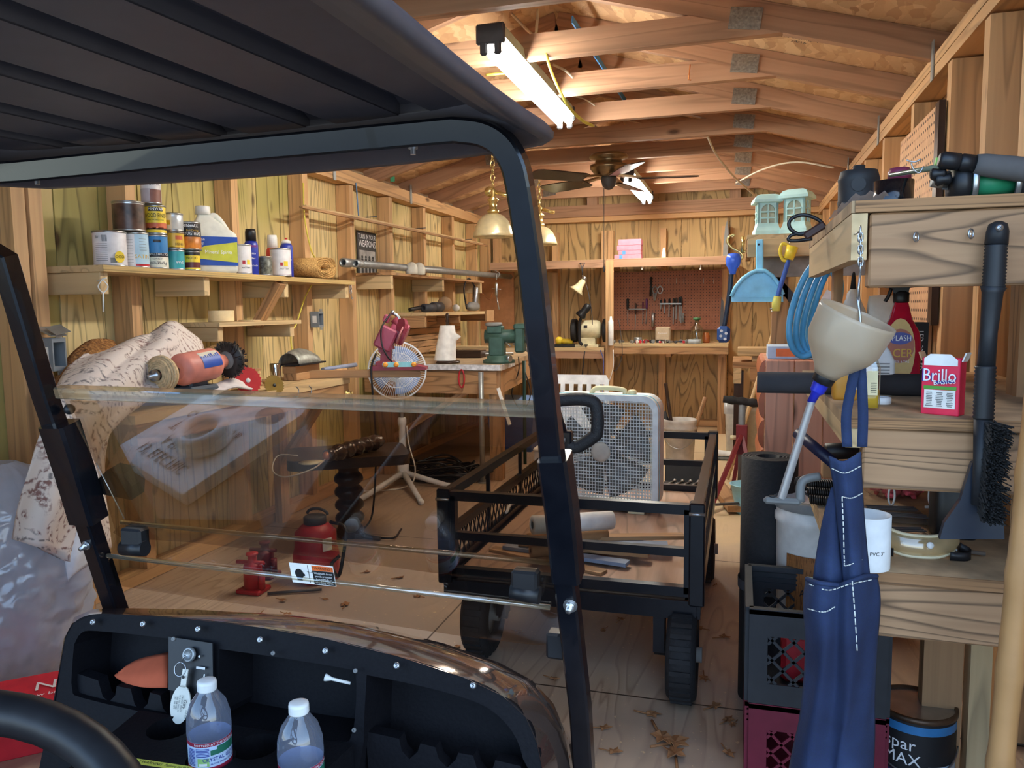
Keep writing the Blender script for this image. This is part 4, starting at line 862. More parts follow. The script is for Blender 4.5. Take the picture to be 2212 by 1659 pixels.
rows=[[P(175,775,-2.15),P(240,757,-2.16),P(320,728,-2.16),P(374,702,-2.14),P(428,742,-2.12)],[P(150,800,-2.06),P(225,775,-2.03),P(310,755,-2.04),P(380,745,-2.04),P(438,768,-2.06)],[P(130,838,-1.96),P(200,815,-1.92),P(270,800,-1.93),P(350,810,-1.97),P(430,815,-2.0)],[P(105,890,-1.88),P(165,870,-1.83),P(230,860,-1.84),P(285,870,-1.88),P(330,850,-1.9)],[P(75,970,-1.84),P(125,965,-1.79),P(175,960,-1.80),P(215,950,-1.84),P(245,900,-1.86)],[P(50,1080,-1.83),P(100,1075,-1.77),P(155,1080,-1.79),P(190,1060,-1.82),P(215,1000,-1.86)],[P(38,1165,-1.83),P(80,1180,-1.78),P(125,1200,-1.79),P(165,1230,-1.82),P(235,1180,-1.86)]]
bk=thing('blanket',P(130,1100,-1.9),'bulky paisley comforter heaped on the bench and hanging down its near end','blanket')
b=MB();b.grid(drape(rows,8,8,.038,3));b.build('cover',M_PAIS,bk,thick=.03)
rows=[[P(150,1160,-1.80),P(175,1130,-1.79),P(205,1110,-1.80)],[P(142,1215,-1.79),P(170,1195,-1.775),P(215,1170,-1.79)],[P(146,1256,-1.79),P(165,1235,-1.775),P(205,1205,-1.79)]]
b=MB();b.grid(drape(rows,5,5,.004,5));plabel(b.build('lining',mat('lining_white',(222,224,228),.85),bk,thick=.012),'plain white underside showing at the hanging corner')
def fuzz(nt,b):
 L=nt.links;tc=nn(nt,'ShaderNodeTexCoord');b.inputs['Roughness'].default_value=1
 n=nn(nt,'ShaderNodeTexNoise');n.inputs['Scale'].default_value=90;n.inputs['Detail'].default_value=6;L.new(tc.outputs['Object'],n.inputs['Vector']);r=ramp(nt,[(.3,S(92,56,26)),(.55,S(160,108,56)),(.75,S(206,156,92))]);L.new(n.outputs['Fac'],r.inputs['Fac']);L.new(r.outputs['Color'],b.inputs['Base Color'])
 bp=nn(nt,'ShaderNodeBump');bp.inputs['Strength'].default_value=1;bp.inputs['Distance'].default_value=.008;L.new(n.outputs['Fac'],bp.inputs['Height']);L.new(bp.outputs['Normal'],b.inputs['Normal'])
M_COIR=pattern('coir_fibre',fuzz)
rows=[[P(118,835,-2.19),P(160,770,-2.2),P(205,738,-2.2),P(240,742,-2.2)],[P(125,848,-2.1),P(165,800,-2.12),P(215,765,-2.14),P(250,760,-2.16)],[P(170,860,-2.0),P(190,840,-2.03),P(230,800,-2.08),P(260,790,-2.1)]]
b=MB();b.grid(drape(rows,5,5,.01,8));tag(b.build('coir_mat',M_COIR,thick=.03),'reddish brown coir mat behind the paisley comforter by the wall','mat')
rows=[[P(270,815,-2.0),P(300,785,-2.03),P(400,768,-2.06),P(470,745,-2.09)],[P(262,850,-1.95),P(300,835,-1.985),P(400,805,-2.0),P(478,768,-2.05)],[P(300,870,-1.955),P(340,855,-1.965),P(400,838,-1.985),P(470,815,-2.0)]]
b=MB();b.grid(drape(rows,5,5,.006,9));tag(b.build('felt_mat',mat('brown_felt',(122,90,52),1,var=.4,scale=80,bump=.6),thick=.02),'olive brown felt mat draped behind the pink buffer','mat')
rows=[[onb(470,830,-2.0),onb(520,822,-2.02),onb(560,820,-2.0)],[onb(460,850,-1.9)+V((0,0,.03)),onb(510,842,-1.9)+V((0,0,.045)),onb(550,840,-1.9)],[onb(460,862,-1.84)+V((0,0,-.0)),onb(505,855,-1.84)+V((0,0,.02)),onb(545,850,-1.84)]]
for r in rows:
 for p in r:p.z+=.02
b=MB();b.grid(drape(rows,5,5,.004,10));tag(b.build('white_cloth',mat('pale_cloth',(216,208,204),.9),thick=.008),'pale crumpled cloth under the wire wheel','cloth')
M_BUB=glassy('bubble_plastic',(225,232,245),gloss=.14,rough=.12,fres=1.4,mixd=.72,dcol=(226,234,250))
from mathutils import noise as NZ
bc=V((-2.0,1.66,0));b=MB();rows=[]
for i in range(56):
 v=i/55;row=[]
 for j in range(90):
  a=2*PI*j/90;rr=max(.02,math.sin(PI*min(1,.06+v*.94)))**.4;q=V((math.cos(a)*2.2,math.sin(a)*2.2,v*5))
  w=1+.12*NZ.noise(q)+.14*(abs(NZ.noise(q*3.1))-.2)+.05*(abs(NZ.noise(q*9))-.2)
  row.append(bc+V((math.cos(a)*.24*rr*w*(1-.3*v),math.sin(a)*.22*rr*w,.015+v*.62+.02*NZ.noise(q*4)*math.sin(PI*v))))
 rows.append(row)
b.grid(rows,closed=True);tag(b.build('bubble_wrap',M_BUB),'large bundle of clear bubble wrap on the floor left of the dashboard','packing')
sb=V((-1.66,1.46,0));t=thing('shoe_box',sb,'bright red shoe box lying on the floor beside the dashboard','box')
R_=Matrix.Rotation(.75,3,'Z');mr=mat('box_red',(206,32,50),.5)
b=MB();b.box(sb+V((0,0,.045)),(.30,.2,.09),R_,bev=.002);b.build('box',mr,t)
b=MB();b.box(sb+V((0,0,.098)),(.31,.21,.03),R_,bev=.002);b.build('lid',mr,t)
o=sb+V((0,0,.114));u=R_@V((1,0,0));v=R_@V((0,1,0))
TX().flat('NB',o+u*.02+v*.02,u,v,.07,1).build('lettering',M_WINK,t,fix=False);TX().flat('new balance',o+u*.02-v*.03,u,v,.024).build('lettering',M_WINK,t,fix=False)
fb=at(872,1047,Z=0);fh=at(858,800,Y=fb.y-.05);M_FANW=mat('fan_white',(226,232,240),.35)
t=thing('stand_fan',fb,'white pedestal fan with round wire head on a three-legged stand','fan')
b=MB();b.lathe([(.035,.05),(.035,.12),(.022,.14),(.02,.36),(.026,.37),(.026,.40),(.02,.41)],fb,seg=16);b.build('pole',M_FANW,t)
b=MB();b.lathe([(.013,.40),(.013,.55)],fb,seg=12);plabel(b.build('inner_pole',M_STEEL,t),'chrome inner pole')
b=MB();b.cyl(fb+V((0,0,.53)),V((fb.x,fb.y,fh.z-.02)),.022,12);b.box(V((fb.x,fb.y,fh.z)),(.07,.09,.09),bev=.02);b.build('neck',M_FANW,t)
for q in((760,1092),(910,1086),(968,1050)):
 e=at(*q,Z=.012);e=V((e.x,e.y,.016));b=MB();b.tube([fb+V((0,0,.075)),e],[.018,.014],10);b.ball(e,.017);b.build('leg',M_FANW,t)
n=(EYE-fh);n.z=0;n.normalize();n=(n+V((0,0,.08))).normalized();u=V((-n.y,n.x,0)).normalized();v=n.cross(u);RF=px_r(797,921,fh)
b=MB()
for i in range(72):
 a=2*PI*i/72;d=u*math.cos(a)+v*math.sin(a);b.tube([fh+n*.085+d*.045,fh+n*.075+d*RF*.6,fh+n*.05+d*RF*.95,fh+d*RF],.0016,4,cap=False)
 b.tube([fh-n*.07+d*.05,fh-n*.06+d*RF*.7,fh+d*RF],.0016,4,cap=False)
for rr,z in((RF,0),(RF*.97,.045),(RF*.6,.075),(.05,.085)):b.tube([fh+n*z+(u*math.cos(a)+v*math.sin(a))*rr for a in[2*PI*i/40 for i in range(40)]],.004 if rr==RF else.002,6,closed=True)
b.build('cage',M_FANW,t)
b=MB();b.lathe([(.045,.083),(.045,.09),(.0,.093)],fh,n,24);b.build('badge',M_FANW,t)
for k in range(3):
 a0=k*2*PI/3+.4;rows=[]
 for i in range(7):
  a=a0+i/6*1.5;d=u*math.cos(a)+v*math.sin(a);rows.append([fh+n*(.03-.04*i/6+.015)+d*(.04+(RF*.84-.04)*j/5) for j in range(6)])
 b=MB();b.grid(rows);plabel(b.build('blade',mat('fan_blade_blue',(150,176,220),.3),t,thick=.003),'bluish blade')
b=MB();b.lathe([(.03,-.02),(.03,.05),(.0,.06)],fh,n,16);b.lathe([(.06,-.16),(.07,-.14),(.07,-.075),(.04,-.06)],fh,n,18);b.build('motor',M_FANW,t)
b=MB();q=fb+V((.02,-.02,.3));b.tube(spline([fb+V((.03,0,.36)),fb+V((.05,-.02,.25)),fb+V((.1,-.05,.1)),fb+V((.06,-.1,.012)),fb+V((-.15,-.25,.01)),fb+V((-.3,-.15,.01))],6),.004,6);b.build('cord',M_WHITEP,t)
VZ=.714;VY=4.45
t=thing('workbench',(-1.8,5.6,0),'heavy timber vise bench in the far left corner with worn white painted edge','workbench')
b=MB();b.prism([(-2.215,VY),(-1.375,VY),(-1.565,6.38),(-2.215,6.38)],((0,0,VZ-.035),(1,0,0),(0,1,0)),.035);b.build('top',mat('bench_top_worn',(176,150,118),.7,var=.3,scale=9),t)
k=MB();k.box((-1.62,VY-.002,VZ-.018),(.48,.006,.034));k.board((-1.3735,VY,VZ-.018),(-1.41,4.85,VZ-.018),.034,.004);plabel(k.build('painted_edge',mat('chipped_white',(206,206,208),.6,var=.35,scale=40),t),'chipped white paint on the front edge')
k=MB();k.box((-1.85,VY+.03,VZ-.11),(.88,.04,.14));k.board((-1.41,VY+.05,VZ-.11),(-1.58,6.28,VZ-.11),.14,.035);k.build('skirt_board',M_OLD,t)
for x,y in((-1.425,VY+.06),(-1.61,6.3),(-2.17,VY+.06)):MB().box((x,y,(VZ-.035)/2),(.075,.075,VZ-.037)).build('leg',M_OLD,t)
b=MB();b.board((-2.1,VY+.07,.25),(-1.62,VY+.07,VZ-.17),.08,.035,up=(0,1,0));b.build('diagonal_brace',M_OLD,t)
b=MB();b.cyl(at(1042,1000,Y=VY-.06)*1,at(1040,783,Y=VY-.06),.014,12)
p=at(1042,1003,Y=VY-.06);b=MB();b.cyl((p.x,p.y,0),(p.x,p.y,VZ-.04),.016,12);b.lathe([(.028,0),(.028,.008)],(p.x,p.y,0),seg=12);tag(b.build('steel_post',M_GALV),'bright steel post propping the front edge of the vise bench','post')
def onv(x,y,Y=VY+.15):p=at(x,y,Y=Y);return V((p.x,p.y,VZ))
M_VISE=mat('vise_green',(58,88,78),.45,var=.2)
c=onv(1078,770,VY+.16);t=thing('bench_vise',c,'big dark green bench vise bolted to the bench corner','vise');q=px_r(0,2,c)
X_=V((1,.12,0)).normalized();Y_=V((0,0,1)).cross(X_);RR=Matrix((X_,Y_,V((0,0,1)))).transposed()
b=MB();b.lathe([(.1,0),(.1,.018),(.075,.026),(.075,.045),(.05,.05)],c,seg=26);b.build('swivel_base',M_VISE,t)
b=MB();b.box(c+X_*-.01+V((0,0,.105)),(.095,.09,.12),RR,bev=.008);b.cyl(c-X_*.085+V((0,0,.165)),c+X_*.13+V((0,0,.165)),.042,18);b.box(c-X_*.02+V((0,0,.205)),(.1,.085,.05),RR,bev=.008);b.build('body',M_VISE,t)
b=MB();b.lathe([(.05,0),(.055,.008),(.05,.022),(.03,.024)],c-X_*.03+V((0,0,.228)),seg=20);plabel(b.build('anvil',M_GREY,t),'worn steel anvil')
b=MB();b.box(c+X_*.135+V((0,0,.15)),(.06,.1,.17),RR,bev=.01);b.box(c+X_*.15+V((0,0,.225)),(.1,.11,.035),RR,bev=.008);b.build('moving_jaw',M_VISE,t)
b=MB();b.cyl(c+X_*.16+V((0,0,.145)),c+X_*.215+V((0,0,.145)),.02,12);b.tube([c+X_*.2+V((0,0,.26-.07)),c+X_*.195+V((0,0,-.01))],.008,8)
for z in(.195,-.01):b.ball(c+X_*.198+V((0,0,z)),.015)
b.build('screw_handle',M_STEEL,t)
b=MB();b.cyl(c+X_*.07+V((0,-.05,.03)),c+X_*.09+V((0,-.06,.03)),.02,14);b.tube([c+X_*.06+V((0,-.06,.13)),c+X_*.095+V((0,-.075,.105))],.005,6);b.build('lock_bolt',M_STEEL,t)
c=onv(968,775,VY+.1);t=thing('paper_towel',c,'white paper towel roll with a loose cone shaped sheet on a wooden holder','paper towel')
b=MB();b.lathe([(.075,0),(.078,.006),(.07,.016),(.012,.018)],c,seg=24);b.build('holder_base',M_DARKW,t)
b=MB();b.lathe([(.01,.016),(.01,.255),(.014,.262),(.009,.275),(.016,.295),(.006,.312),(0,.314)],c,seg=14);b.build('finial',M_DARKW,t)
b=MB();rows=[]
for z,l,r in((.018,.088,.05),(.08,.078,.05),(.14,.066,.055),(.165,.06,.085),(.19,.055,.05),(.235,.048,.045)):rows.append([c+U_*(-(l) if math.cos(a)<-.2 else 1)*(abs(math.cos(a))*(r if math.cos(a)>=-.2 else 1) if math.cos(a)>=-.2 else abs(math.cos(a)))+N_*.05*math.sin(a)+V((0,0,z)) for a in[2*PI*i/26 for i in range(26)]])
b.grid(rows,closed=True);b.lathe([(.04,.235),(.01,.236)],c,seg=20,cap=False);b.build('roll',M_PAPER,t)
for(x,y,Y,sz_,lab,nm,m) in((1010,740,5.3,(.34,.1,.02),'pale board lying on blocks behind the paper towel','board',M_SHELF),(1000,752,5.1,(.3,.12,.05),'dark wooden tool tray behind the paper towel','tool_tray',M_DARKW)):
 p=onv(x,y,Y);tag(MB().box(p+V((0,0,.06 if nm=='board' else.026)),sz_,bev=.003).build(nm,m),lab,nm.replace('_',' '))
p=onv(940,755,4.95);b=MB();b.tube([p+V((-.09,0,.02)),p+V((.12,0,.02))],.012,8);tag(b.build('short_dowel',M_SHELF),'short wooden handle lying left of the paper towel','handle')
p=onv(1060,757,5.15);b=MB()
for i in range(3):b2=MB();b2.lathe([(.012,0),(.018,.01),(.018,.06),(.010,.07),(.010,.2)],p+V((-.2+.07*i,.03*i,.02)),(1,.1*i,0),12);tag(b2.build('steel_punch',M_STEEL),('nearest','middle','farthest')[i]+' of three steel sockets lying behind the vise','tool','steel sockets behind the vise')
b=MB();p=onv(1133,752,5.3);b.tube([p+V((-.08,0,.09)),p+V((.05,.0,.03))],.014,8);b.ball(p+V((.05,0,.025)),.022);tag(b.build('bar_clamp',M_GREY),'grey clamp handle beside the black strut','clamp')
b=MB()
for i in range(6):b.box((-2.205,5.35,.76+.045*i),(.012,1.3,.04))
tag(b.build('slat_panel',M_OLD),'brown slatted backboard behind the vise bench below the tool shelf','panel')
p=at(1133,880,Y=5.0);b=MB();b.cyl((p.x,p.y,0),(p.x,p.y,.7),.012,10);tag(b.build('green_pole',mat('dark_green',(36,70,58),.5)),'dark green pole standing beside the vise bench behind the strut','pole')
b=MB();q0=at(1120,770,Y=5.0);b.tube(spline([q0,q0+V((.0,0,-.1)),q0+V((-.05,0,-.25)),q0+V((.02,0,-.36)),q0+V((.08,0,-.25)),q0+V((.03,0,-.05))],6),.004,6);tag(b.build('hanging_lead',M_BLACKP),'thin black cord looped below the vise','cord')
b=MB();q0=at(1076,838,Y=VY-.03);b.board(q0+V((0,0,.0)),q0+V((.07,0,-.22)),.012,.03,up=(1,0,0));tag(b.build('paper_strip',M_PAPER),'narrow white strip dangling from the bench corner','strip')
b=MB();q0=at(997,818,Y=VY-.01);b.tube([q0+V((.018*math.cos(a),0,.055*math.sin(a))) for a in[2*PI*i/16 for i in range(16)]],.005,6,closed=True);tag(b.build('red_loop',M_RED),'red loop hanging on the vise bench skirt','loop')
c=V((at(1118,950,Y=5.6).x,5.6,0));t=thing('storage_tote',c,'blue plastic tote on the floor behind the vise bench leg','tote')
b=MB();zz=at(1118,860,Y=5.6).z
b.grid([[c+V((sx*w,sy*w*1.1,z)) for sx,sy in((-1,-1),(1,-1),(1,1),(-1,1))] for z,w in((0.002,.0),(.0,.15),(zz-.05,.18))],smooth=False,closed=True);b.build('tub',mat('tote_blue',(70,100,160),.5),t)
b=MB();b.box(c+V((0,0,zz-.02)),(.4,.44,.04),bev=.01);b.build('lid',mat('tote_lid',(120,150,196),.5),t)
b=MB();c=at(960,1033,Z=0)
for i in range(16):
 a0=random.uniform(0,6);rr=random.uniform(.08,.24);pts=[c+V((random.uniform(-.05,.05)+rr*math.cos(a0+a)*1.2,rr*math.sin(a0+a)*.8,.012+.008*i*random.uniform(.2,1))) for a in[2*PI*k/12 for k in range(12)]];b.tube(spline(pts,3),.007,5)
o=b.build('extension_cord',M_BLACKP,base=(c.x,c.y,0));tag(o,'tangled heap of black extension cord on the floor behind the pedestal fan','cord')
BZ=.745;BY=6.5
def bx_(x0,x1,Y):return at(x0,700,Y=Y).x,at(x1,700,Y=Y).x
xa,xb=bx_(1318,1574,BY)
t=thing('workbench',((xa+xb)/2,6.7,0),'back wall workbench below the pegboard, cluttered with small parts','workbench')
MB().box(((xa+xb)/2,6.72,BZ-.012),(xb-xa,.42,.024)).build('top',M_SHELF,t)
MB().box(((xa+xb)/2,6.53,BZ-.055),(xb-xa,.035,.06)).build('front_rail',M_OLD,t)
for x in(xa+.05,(xa+xb)/2,xb-.04):MB().box((x,6.72,BZ-.07),(.04,.38,.08)).build('support',M_OLD,t)
for x in(xb-.05,):MB().box((x,6.6,.35),(.06,.06,.70)).build('leg',M_OLD,t)
xc,xd=bx_(1150,1306,BY-.05)
t=thing('workbench',((xc+xd)/2,6.7,0),'left part of the back workbench that carries the bench grinder','workbench')
LZ=.715
MB().box(((xc+xd)/2,6.67,LZ-.015),(xd-xc,.5,.03)).build('top',M_SHELF,t)
MB().box(((xc+xd)/2,6.44,LZ-.06),(xd-xc,.035,.06)).build('front_rail',M_TRUSS,t)
MB().box((xc+.05,6.6,.34),(.06,.06,.68)).build('leg',M_OLD,t)
px_=at(1317,700,Y=6.44).x
b=MB();b.box((px_,6.44,.72),(.06,.045,1.43));tag(b.build('post',M_STUD),'upright post between the two back benches, reaching up to the long shelf','post')
t=thing('wall_shelf',(-1.1,6.7,1.44),'long shelf along the back wall above the pegboard with pink boxes on it','shelf')
HZ=at(1450,556,Y=6.48).z
x0,x1=at(1060,570,Y=6.48).x,at(1578,560,Y=6.48).x
MB().box(((x0+x1)/2,6.71,HZ-.01),(x1-x0,.46,.02)).build('shelf_board',M_SHELF,t)
MB().box(((x0+x1)/2,6.482,HZ-.035),(x1-x0,.03,.065)).build('front_rail',M_TRUSS,t)
for x in(-1.62,-1.05,-.66,-.14):MB().box((x,6.75,HZ-.05),(.04,.36,.06)).build('bracket',M_OLD,t)
def pegboard(o,u,v,w,h,name,label,m,step=.0254,r=.0035):
 t=thing(name,o,label,'pegboard');n=V(u).cross(V(v)).normalized()
 b=MB();b.prism([(-w/2,-h/2),(w/2,-h/2),(w/2,h/2),(-w/2,h/2)],(o,u,v),.006);b.build('board',m,t)
 k=TX();nu,nv=int(w/step),int(h/step)
 for i in range(nu):
  for j in range(nv):
   c=V(o)+V(u)*((i+.5)*step-nu*step/2)+V(v)*((j+.5)*step-nv*step/2)+n*.0065
   k.add([c+V(u)*a*r+V(v)*bb*r for a,bb in((-1,-.4),(-.4,-1),(.4,-1),(1,-.4),(1,.4),(.4,1),(-.4,1),(-1,.4))],[tuple(range(8))],None,False)
 ob=k.build('peg_holes',M_INK,t,fix=False);ob['kind']='stuff'
 return t
M_PEG=mat('brown_hardboard',(150,96,70),.6)
p0,p1=at(1322,588,Y=6.905),at(1558,712,Y=6.905)
PGY=6.905
pegboard(((p0.x+p1.x)/2,6.92,(p0.z+p1.z)/2),V((1,0,0)),V((0,0,1)),p1.x-p0.x,p0.z-p1.z,'pegboard','brown pegboard on the back wall hung with screwdrivers and files',M_PEG)
def pg(x,y,d=.02):return at(x,y,Y=PGY-d)
HANDS=[((1356,645),(1356,702),M_BLACKP,.011,.12,'black handled'),((1373,655),(1372,712),M_DARKW,.008,.09,'dark slim'),((1389,652),(1388,700),mat('plum_plastic',(96,40,66),.4),.008,.09,'plum handled'),((1397,645),(1395,700),mat('purple_plastic',(90,40,90),.4),.010,.12,'purple handled')]
for(q0,q1,m,r,hl,w_) in HANDS:
 a,e=pg(*q0),pg(*q1);t=thing('screwdriver',e,w_+' screwdriver in the left rack on the pegboard','screwdriver','screwdrivers on the pegboard');hl=(a.z-e.z)*.42
 b=MB();b.lathe([(r*.7,0),(r,.01),(r,hl-.015),(r*.6,hl)],a,(0,0,-1),10);b.build('handle',m,t);b=MB();b.cyl(a-V((0,0,hl)),e,.004,8);b.build('shaft',M_GREY,t)
a,e=pg(1358,668,.03),pg(1396,668,.03);b=MB();b.board(a,e,.01,.02);tag(b.build('tool_rack',M_GREY),'small metal rack holding the screwdrivers on the pegboard','rack')
for i,x in enumerate((1428,1436,1446,1455,1461,1468,1472)):
 a,e=pg(x,640-i*1.2),pg(x-1,(668,676,684,700,690,694,698)[i]);t=thing('file_tool',e,('first','second','third','fourth','fifth','sixth','seventh')[i]+' file from the left in the right rack on the pegboard','file','files on the pegboard')
 h_=(a.z-e.z)*.3;b=MB();b.lathe([(.006,0),(.009,.01),(.009,h_-.01),(.006,h_)],a-V((0,0,.03)),(0,0,-1),8);b.build('handle',M_INK,t);b=MB();b.board(a-V((0,0,h_+.02)),e,.010,.004,up=(1,0,0));b.build('blade',M_GREY,t)
a,e=pg(1425,656,.035),pg(1472,656,.035);b=MB();b.board(a,e,.012,.02);tag(b.build('tool_rack',M_GALV),'metal rack holding the row of files on the pegboard','rack')
def hang(q0,q1,name,label,cat,m,r=.008,loop=False):
 a,e=pg(*q0),pg(*q1);b=MB()
 if loop:
  w=.022;b.tube(spline([a,a+V((w,0,-.03)),a+V((w*.6,0,-.06)),e,a+V((-w*.6,0,-.06)),a+V((-w,0,-.03)),a],4),.006,6);b.tube([a+V((0,0,-.06)),e],.007,6)
 else:b.tube([a,e],r,8)
 tag(b.build(name,m),label,cat)
hang((1407,598),(1405,640),'screwdriver','long black screwdriver hung highest on the pegboard','screwdriver',M_BLACKP,.009)
hang((1415,618),(1414,650),'pliers','grey pliers hung on the pegboard, the left pair','pliers',M_GREY,loop=True);hang((1426,617),(1426,634),'pliers','grey pliers hung on the pegboard, the right pair','pliers',M_STEEL,loop=True)
hang((1411,675),(1410,706),'bottle_opener','pale metal tool hung low in the middle of the pegboard','tool',M_STEEL,.014);hang((1476,676),(1476,696),'wrench','short grey tool right of the files on the pegboard','tool',M_GREY,.009)
for i,x in enumerate((1431,1446,1462,1478,1520,1542)):
 p=pg(x,605,.0);b=MB();b.tube(spline([p+V((0,0,.02)),p+V((0,-.03,.015)),p+V((0,-.035,-.015)),p+V((0,-.03,-.03))],4),.0025,6);tag(b.build('peg_hook',M_STEEL),'empty wire hook in the top row of the pegboard','hook','empty pegboard hooks')
for x in(1387,1513):
 p=at(x,572,Y=6.49);b=MB();b.tube([p,p+V((0,0,-.03))],.003,6);b.ball(p+V((0,0,-.035)),.008);tag(b.build('cup_hook',M_PAPER),'small pale cup hook under the long back shelf, '+('left' if x<1400 else 'right'),'hook','cup hooks under the back shelf')
def onk(x,y,Y=6.62,z=BZ):return V((at(x,y,Y=Y).x,Y,z))
p=onk(1432,735,6.7);t=thing('metal_tin',p,'cream tin box standing at the middle of the back bench','tin');b=MB();b.box(p+V((0,0,.075)),(.125,.05,.12),bev=.012);b.build('box',mat('tin_cream',(196,176,146),.4),t);TX().flat('Terminals',p+V((0,-.0255,.08)),(1,0,0),(0,0,1),.022,.9).build('lettering',M_WINK,t,fix=False);MB().box(p+V((0,0,.01)),(.11,.06,.02)).build('foot',M_INK,t)
p=onk(1505,738,6.62);t=thing('glass_bottle',p,'clear glass jug with green cap on the back bench','bottle');b=MB();b.lathe([(.0,.002),(.05,0),(.055,.01),(.055,.09),(.045,.13),(.02,.155),(.016,.19)],p,seg=24);b.build('glass',glassy('clear_glass',(226,232,226),gloss=.1,rough=.05),t);b=MB();b.lathe([(.016,.188),(.032,.195),(.032,.21),(0,.212)],p,seg=18);b.build('cap',mat('green_cap',(60,110,70),.5),t)
p=onk(1500,738,6.56);b=MB();b.lathe([(.05,0),(.056,.004),(.056,.03),(.05,.034),(.0,.03)],p,seg=22);tag(b.build('round_tub',mat('pale_tub',(180,190,196),.4)),'flat pale tub in front of the glass jug','tub')
p=onk(1525,736,6.66);b=MB();b.lathe([(.028,0),(.032,.01),(.032,.06),(.024,.07),(.024,.085),(0,.086)],p,seg=16);tag(b.build('amber_jar',mat('amber_glass',(150,84,44),.2)),'small brown jar right of the glass jug','jar')
p=onk(1378,737,6.66);b=MB();b.lathe([(.03,0),(.034,.004),(.034,.045),(.03,.048),(0,.046)],p,seg=18);tag(b.build('small_tin',M_GALV),'small round metal tin left of the cream tin','tin')
NAMES=('screw','bolt','nut','washer','bit','clip')
for i in range(34):
 x=random.choice((random.uniform(1328,1420),random.uniform(1425,1490)));p=onk(x,737,random.uniform(6.53,6.66));b=MB();l=random.uniform(.02,.05);a=random.uniform(0,PI);d=V((math.cos(a),math.sin(a),0))
 r=random.uniform(.005,.010);b.lathe([(r*1.7,0),(r*1.7,r),(r,r*1.2),(r,l)],p+V((0,0,r*1.7)),d,8)
 tag(b.build('bolt',[M_STEEL,M_GREY,M_RED,M_PAPER,M_DKGREY][i%5]),'small loose bolt scattered among the clutter on the back bench','bolt','loose hardware on the back bench')
b=MB();p=onk(1482,736,6.6);b.tube([p+V((-.14,0,.012)),p+V((0,0,.014))],.006,8);b.box(p+V((.03,0,.018)),(.06,.05,.03),bev=.01);tag(b.build('soldering_gun',M_BLACKP),'black tool with long thin handle on the back bench','tool')
p=at(1318,712,Y=6.415);b=MB();b.lathe([(.02,0),(.022,.004),(.022,.2),(.012,.21),(.008,.24)],p+V((.012,-.035,-.13)),seg=14);tag(b.build('caulk_tube',M_WHITEP),'white caulk tube strapped upright to the post','tube')
c=V((at(1270,757,Y=6.55).x,6.55,LZ));t=thing('bench_grinder',c,'cream bench grinder with two black wheel guards and a bent lamp','grinder');M_GR=mat('grinder_cream',(222,212,174),.4)
b=MB();b.box(c+V((0,0,.012)),(.2,.16,.024),bev=.006);b.box(c+V((0,0,.05)),(.14,.1,.07),bev=.012);b.build('base',M_GR,t)
b=MB();b.lathe([(.05,-.09),(.072,-.075),(.078,-.05),(.078,.06),(.07,.085),(.05,.1)],c+V((.015,0,.15)),(1,0,0),26);b.build('motor',M_GR,t)
for s,dx in((-1,-.115),(1,.155)):
 b=MB();b.lathe([(.06,-.022),(.098,-.02),(.1,-.01),(.1,.012),(.095,.022),(.06,.024)],c+V((dx,0,.14)),(1,0,0),26);b.build('wheel_guard',M_INK,t)
 b=MB();b.lathe([(.085,-.012),(.085,.012)],c+V((dx,-.012,.145)),(1,0,0),24);b.build('grinding_wheel',M_DKGREY,t)
b=MB();b.tube(spline([c+V((-.03,-.085,.02)),c+V((-.055,-.09,.06)),c+V((-.055,-.09,.2)),c+V((-.03,-.09,.27))],6),.014,10);b.build('gooseneck',M_BLACKP,t)
b=MB();b.lathe([(.045,0),(.045,.02),(.03,.05),(.034,.09),(.03,.12),(0,.13)],c+V((-.05,-.09,.26)),(.6,0,.75),18);b.build('lamp_head',M_BLACKP,t)
b=MB();b.box(c+V((.0,-.083,.02)),(.03,.006,.012));b.build('switch',M_INK,t);TX().rect(c+V((-.005,-.0785,.175)),(1,0,0),(0,0,1),.03,.02).build('badge',M_INK,t,fix=False)
b=MB();b.tube(spline([c+V((0,-.086,.015)),c+V((-.005,-.15,-.08)),c+V((-.02,-.16,-.3)),c+V((-.03,-.1,-.5))],6),.005,6);b.build('cord',M_BLACKP,t)
p=V((at(1212,735,Y=6.5).x,6.52,LZ));t=thing('heat_tool',p,'yellow tool with black base left of the bench grinder','tool');b=MB();b.ball(p+V((-.02,0,.055)),.036);b.lathe([(.025,0),(.022,.03),(.024,.1)],p+V((0,0,.05)),(1,0,0),14);b.build('body',M_YEL,t);b=MB();b.box(p+V((.03,.0,.012)),(.2,.1,.024),bev=.006);b.build('base',M_INK,t)
b=MB();q0=V((xd-.03,6.42,LZ-.02));b.tube(spline([q0,q0+V((.03,-.02,-.1)),q0+V((.02,-.02,-.35)),q0+V((.03,0,-.5))],6),.004,6);tag(b.build('hanging_lead',mat('cord_blue',(80,96,160),.5)),'blue cord hanging from the grinder bench next to the post','cord')
b=MB();q0=V((px_+.035,6.4,.7));b.tube(spline([q0,q0+V((0,0,-.15)),q0+V((-.05,0,-.32)),q0+V((-.09,0,-.5))],6),.004,6);tag(b.build('hanging_lead',M_PAPER),'white cord hanging down the post under the caulk tube','cord')
b=MB();q0=at(1336,690,Y=6.45);b.tube(spline([q0,q0+V((.02,0,-.12)),q0+V((.03,0,-.3)),q0+V((-.02,0,-.42)),q0+V((-.1,0,-.42))],6),.003,6);tag(b.build('hanging_lead',M_DKGREY),'thin dark cord looping in front of the bench right of the post','cord')
p=at(1258,568,Y=6.45);t=thing('clip_lamp',p,'small cream bell lamp hanging from the back shelf by a wire handle','lamp')
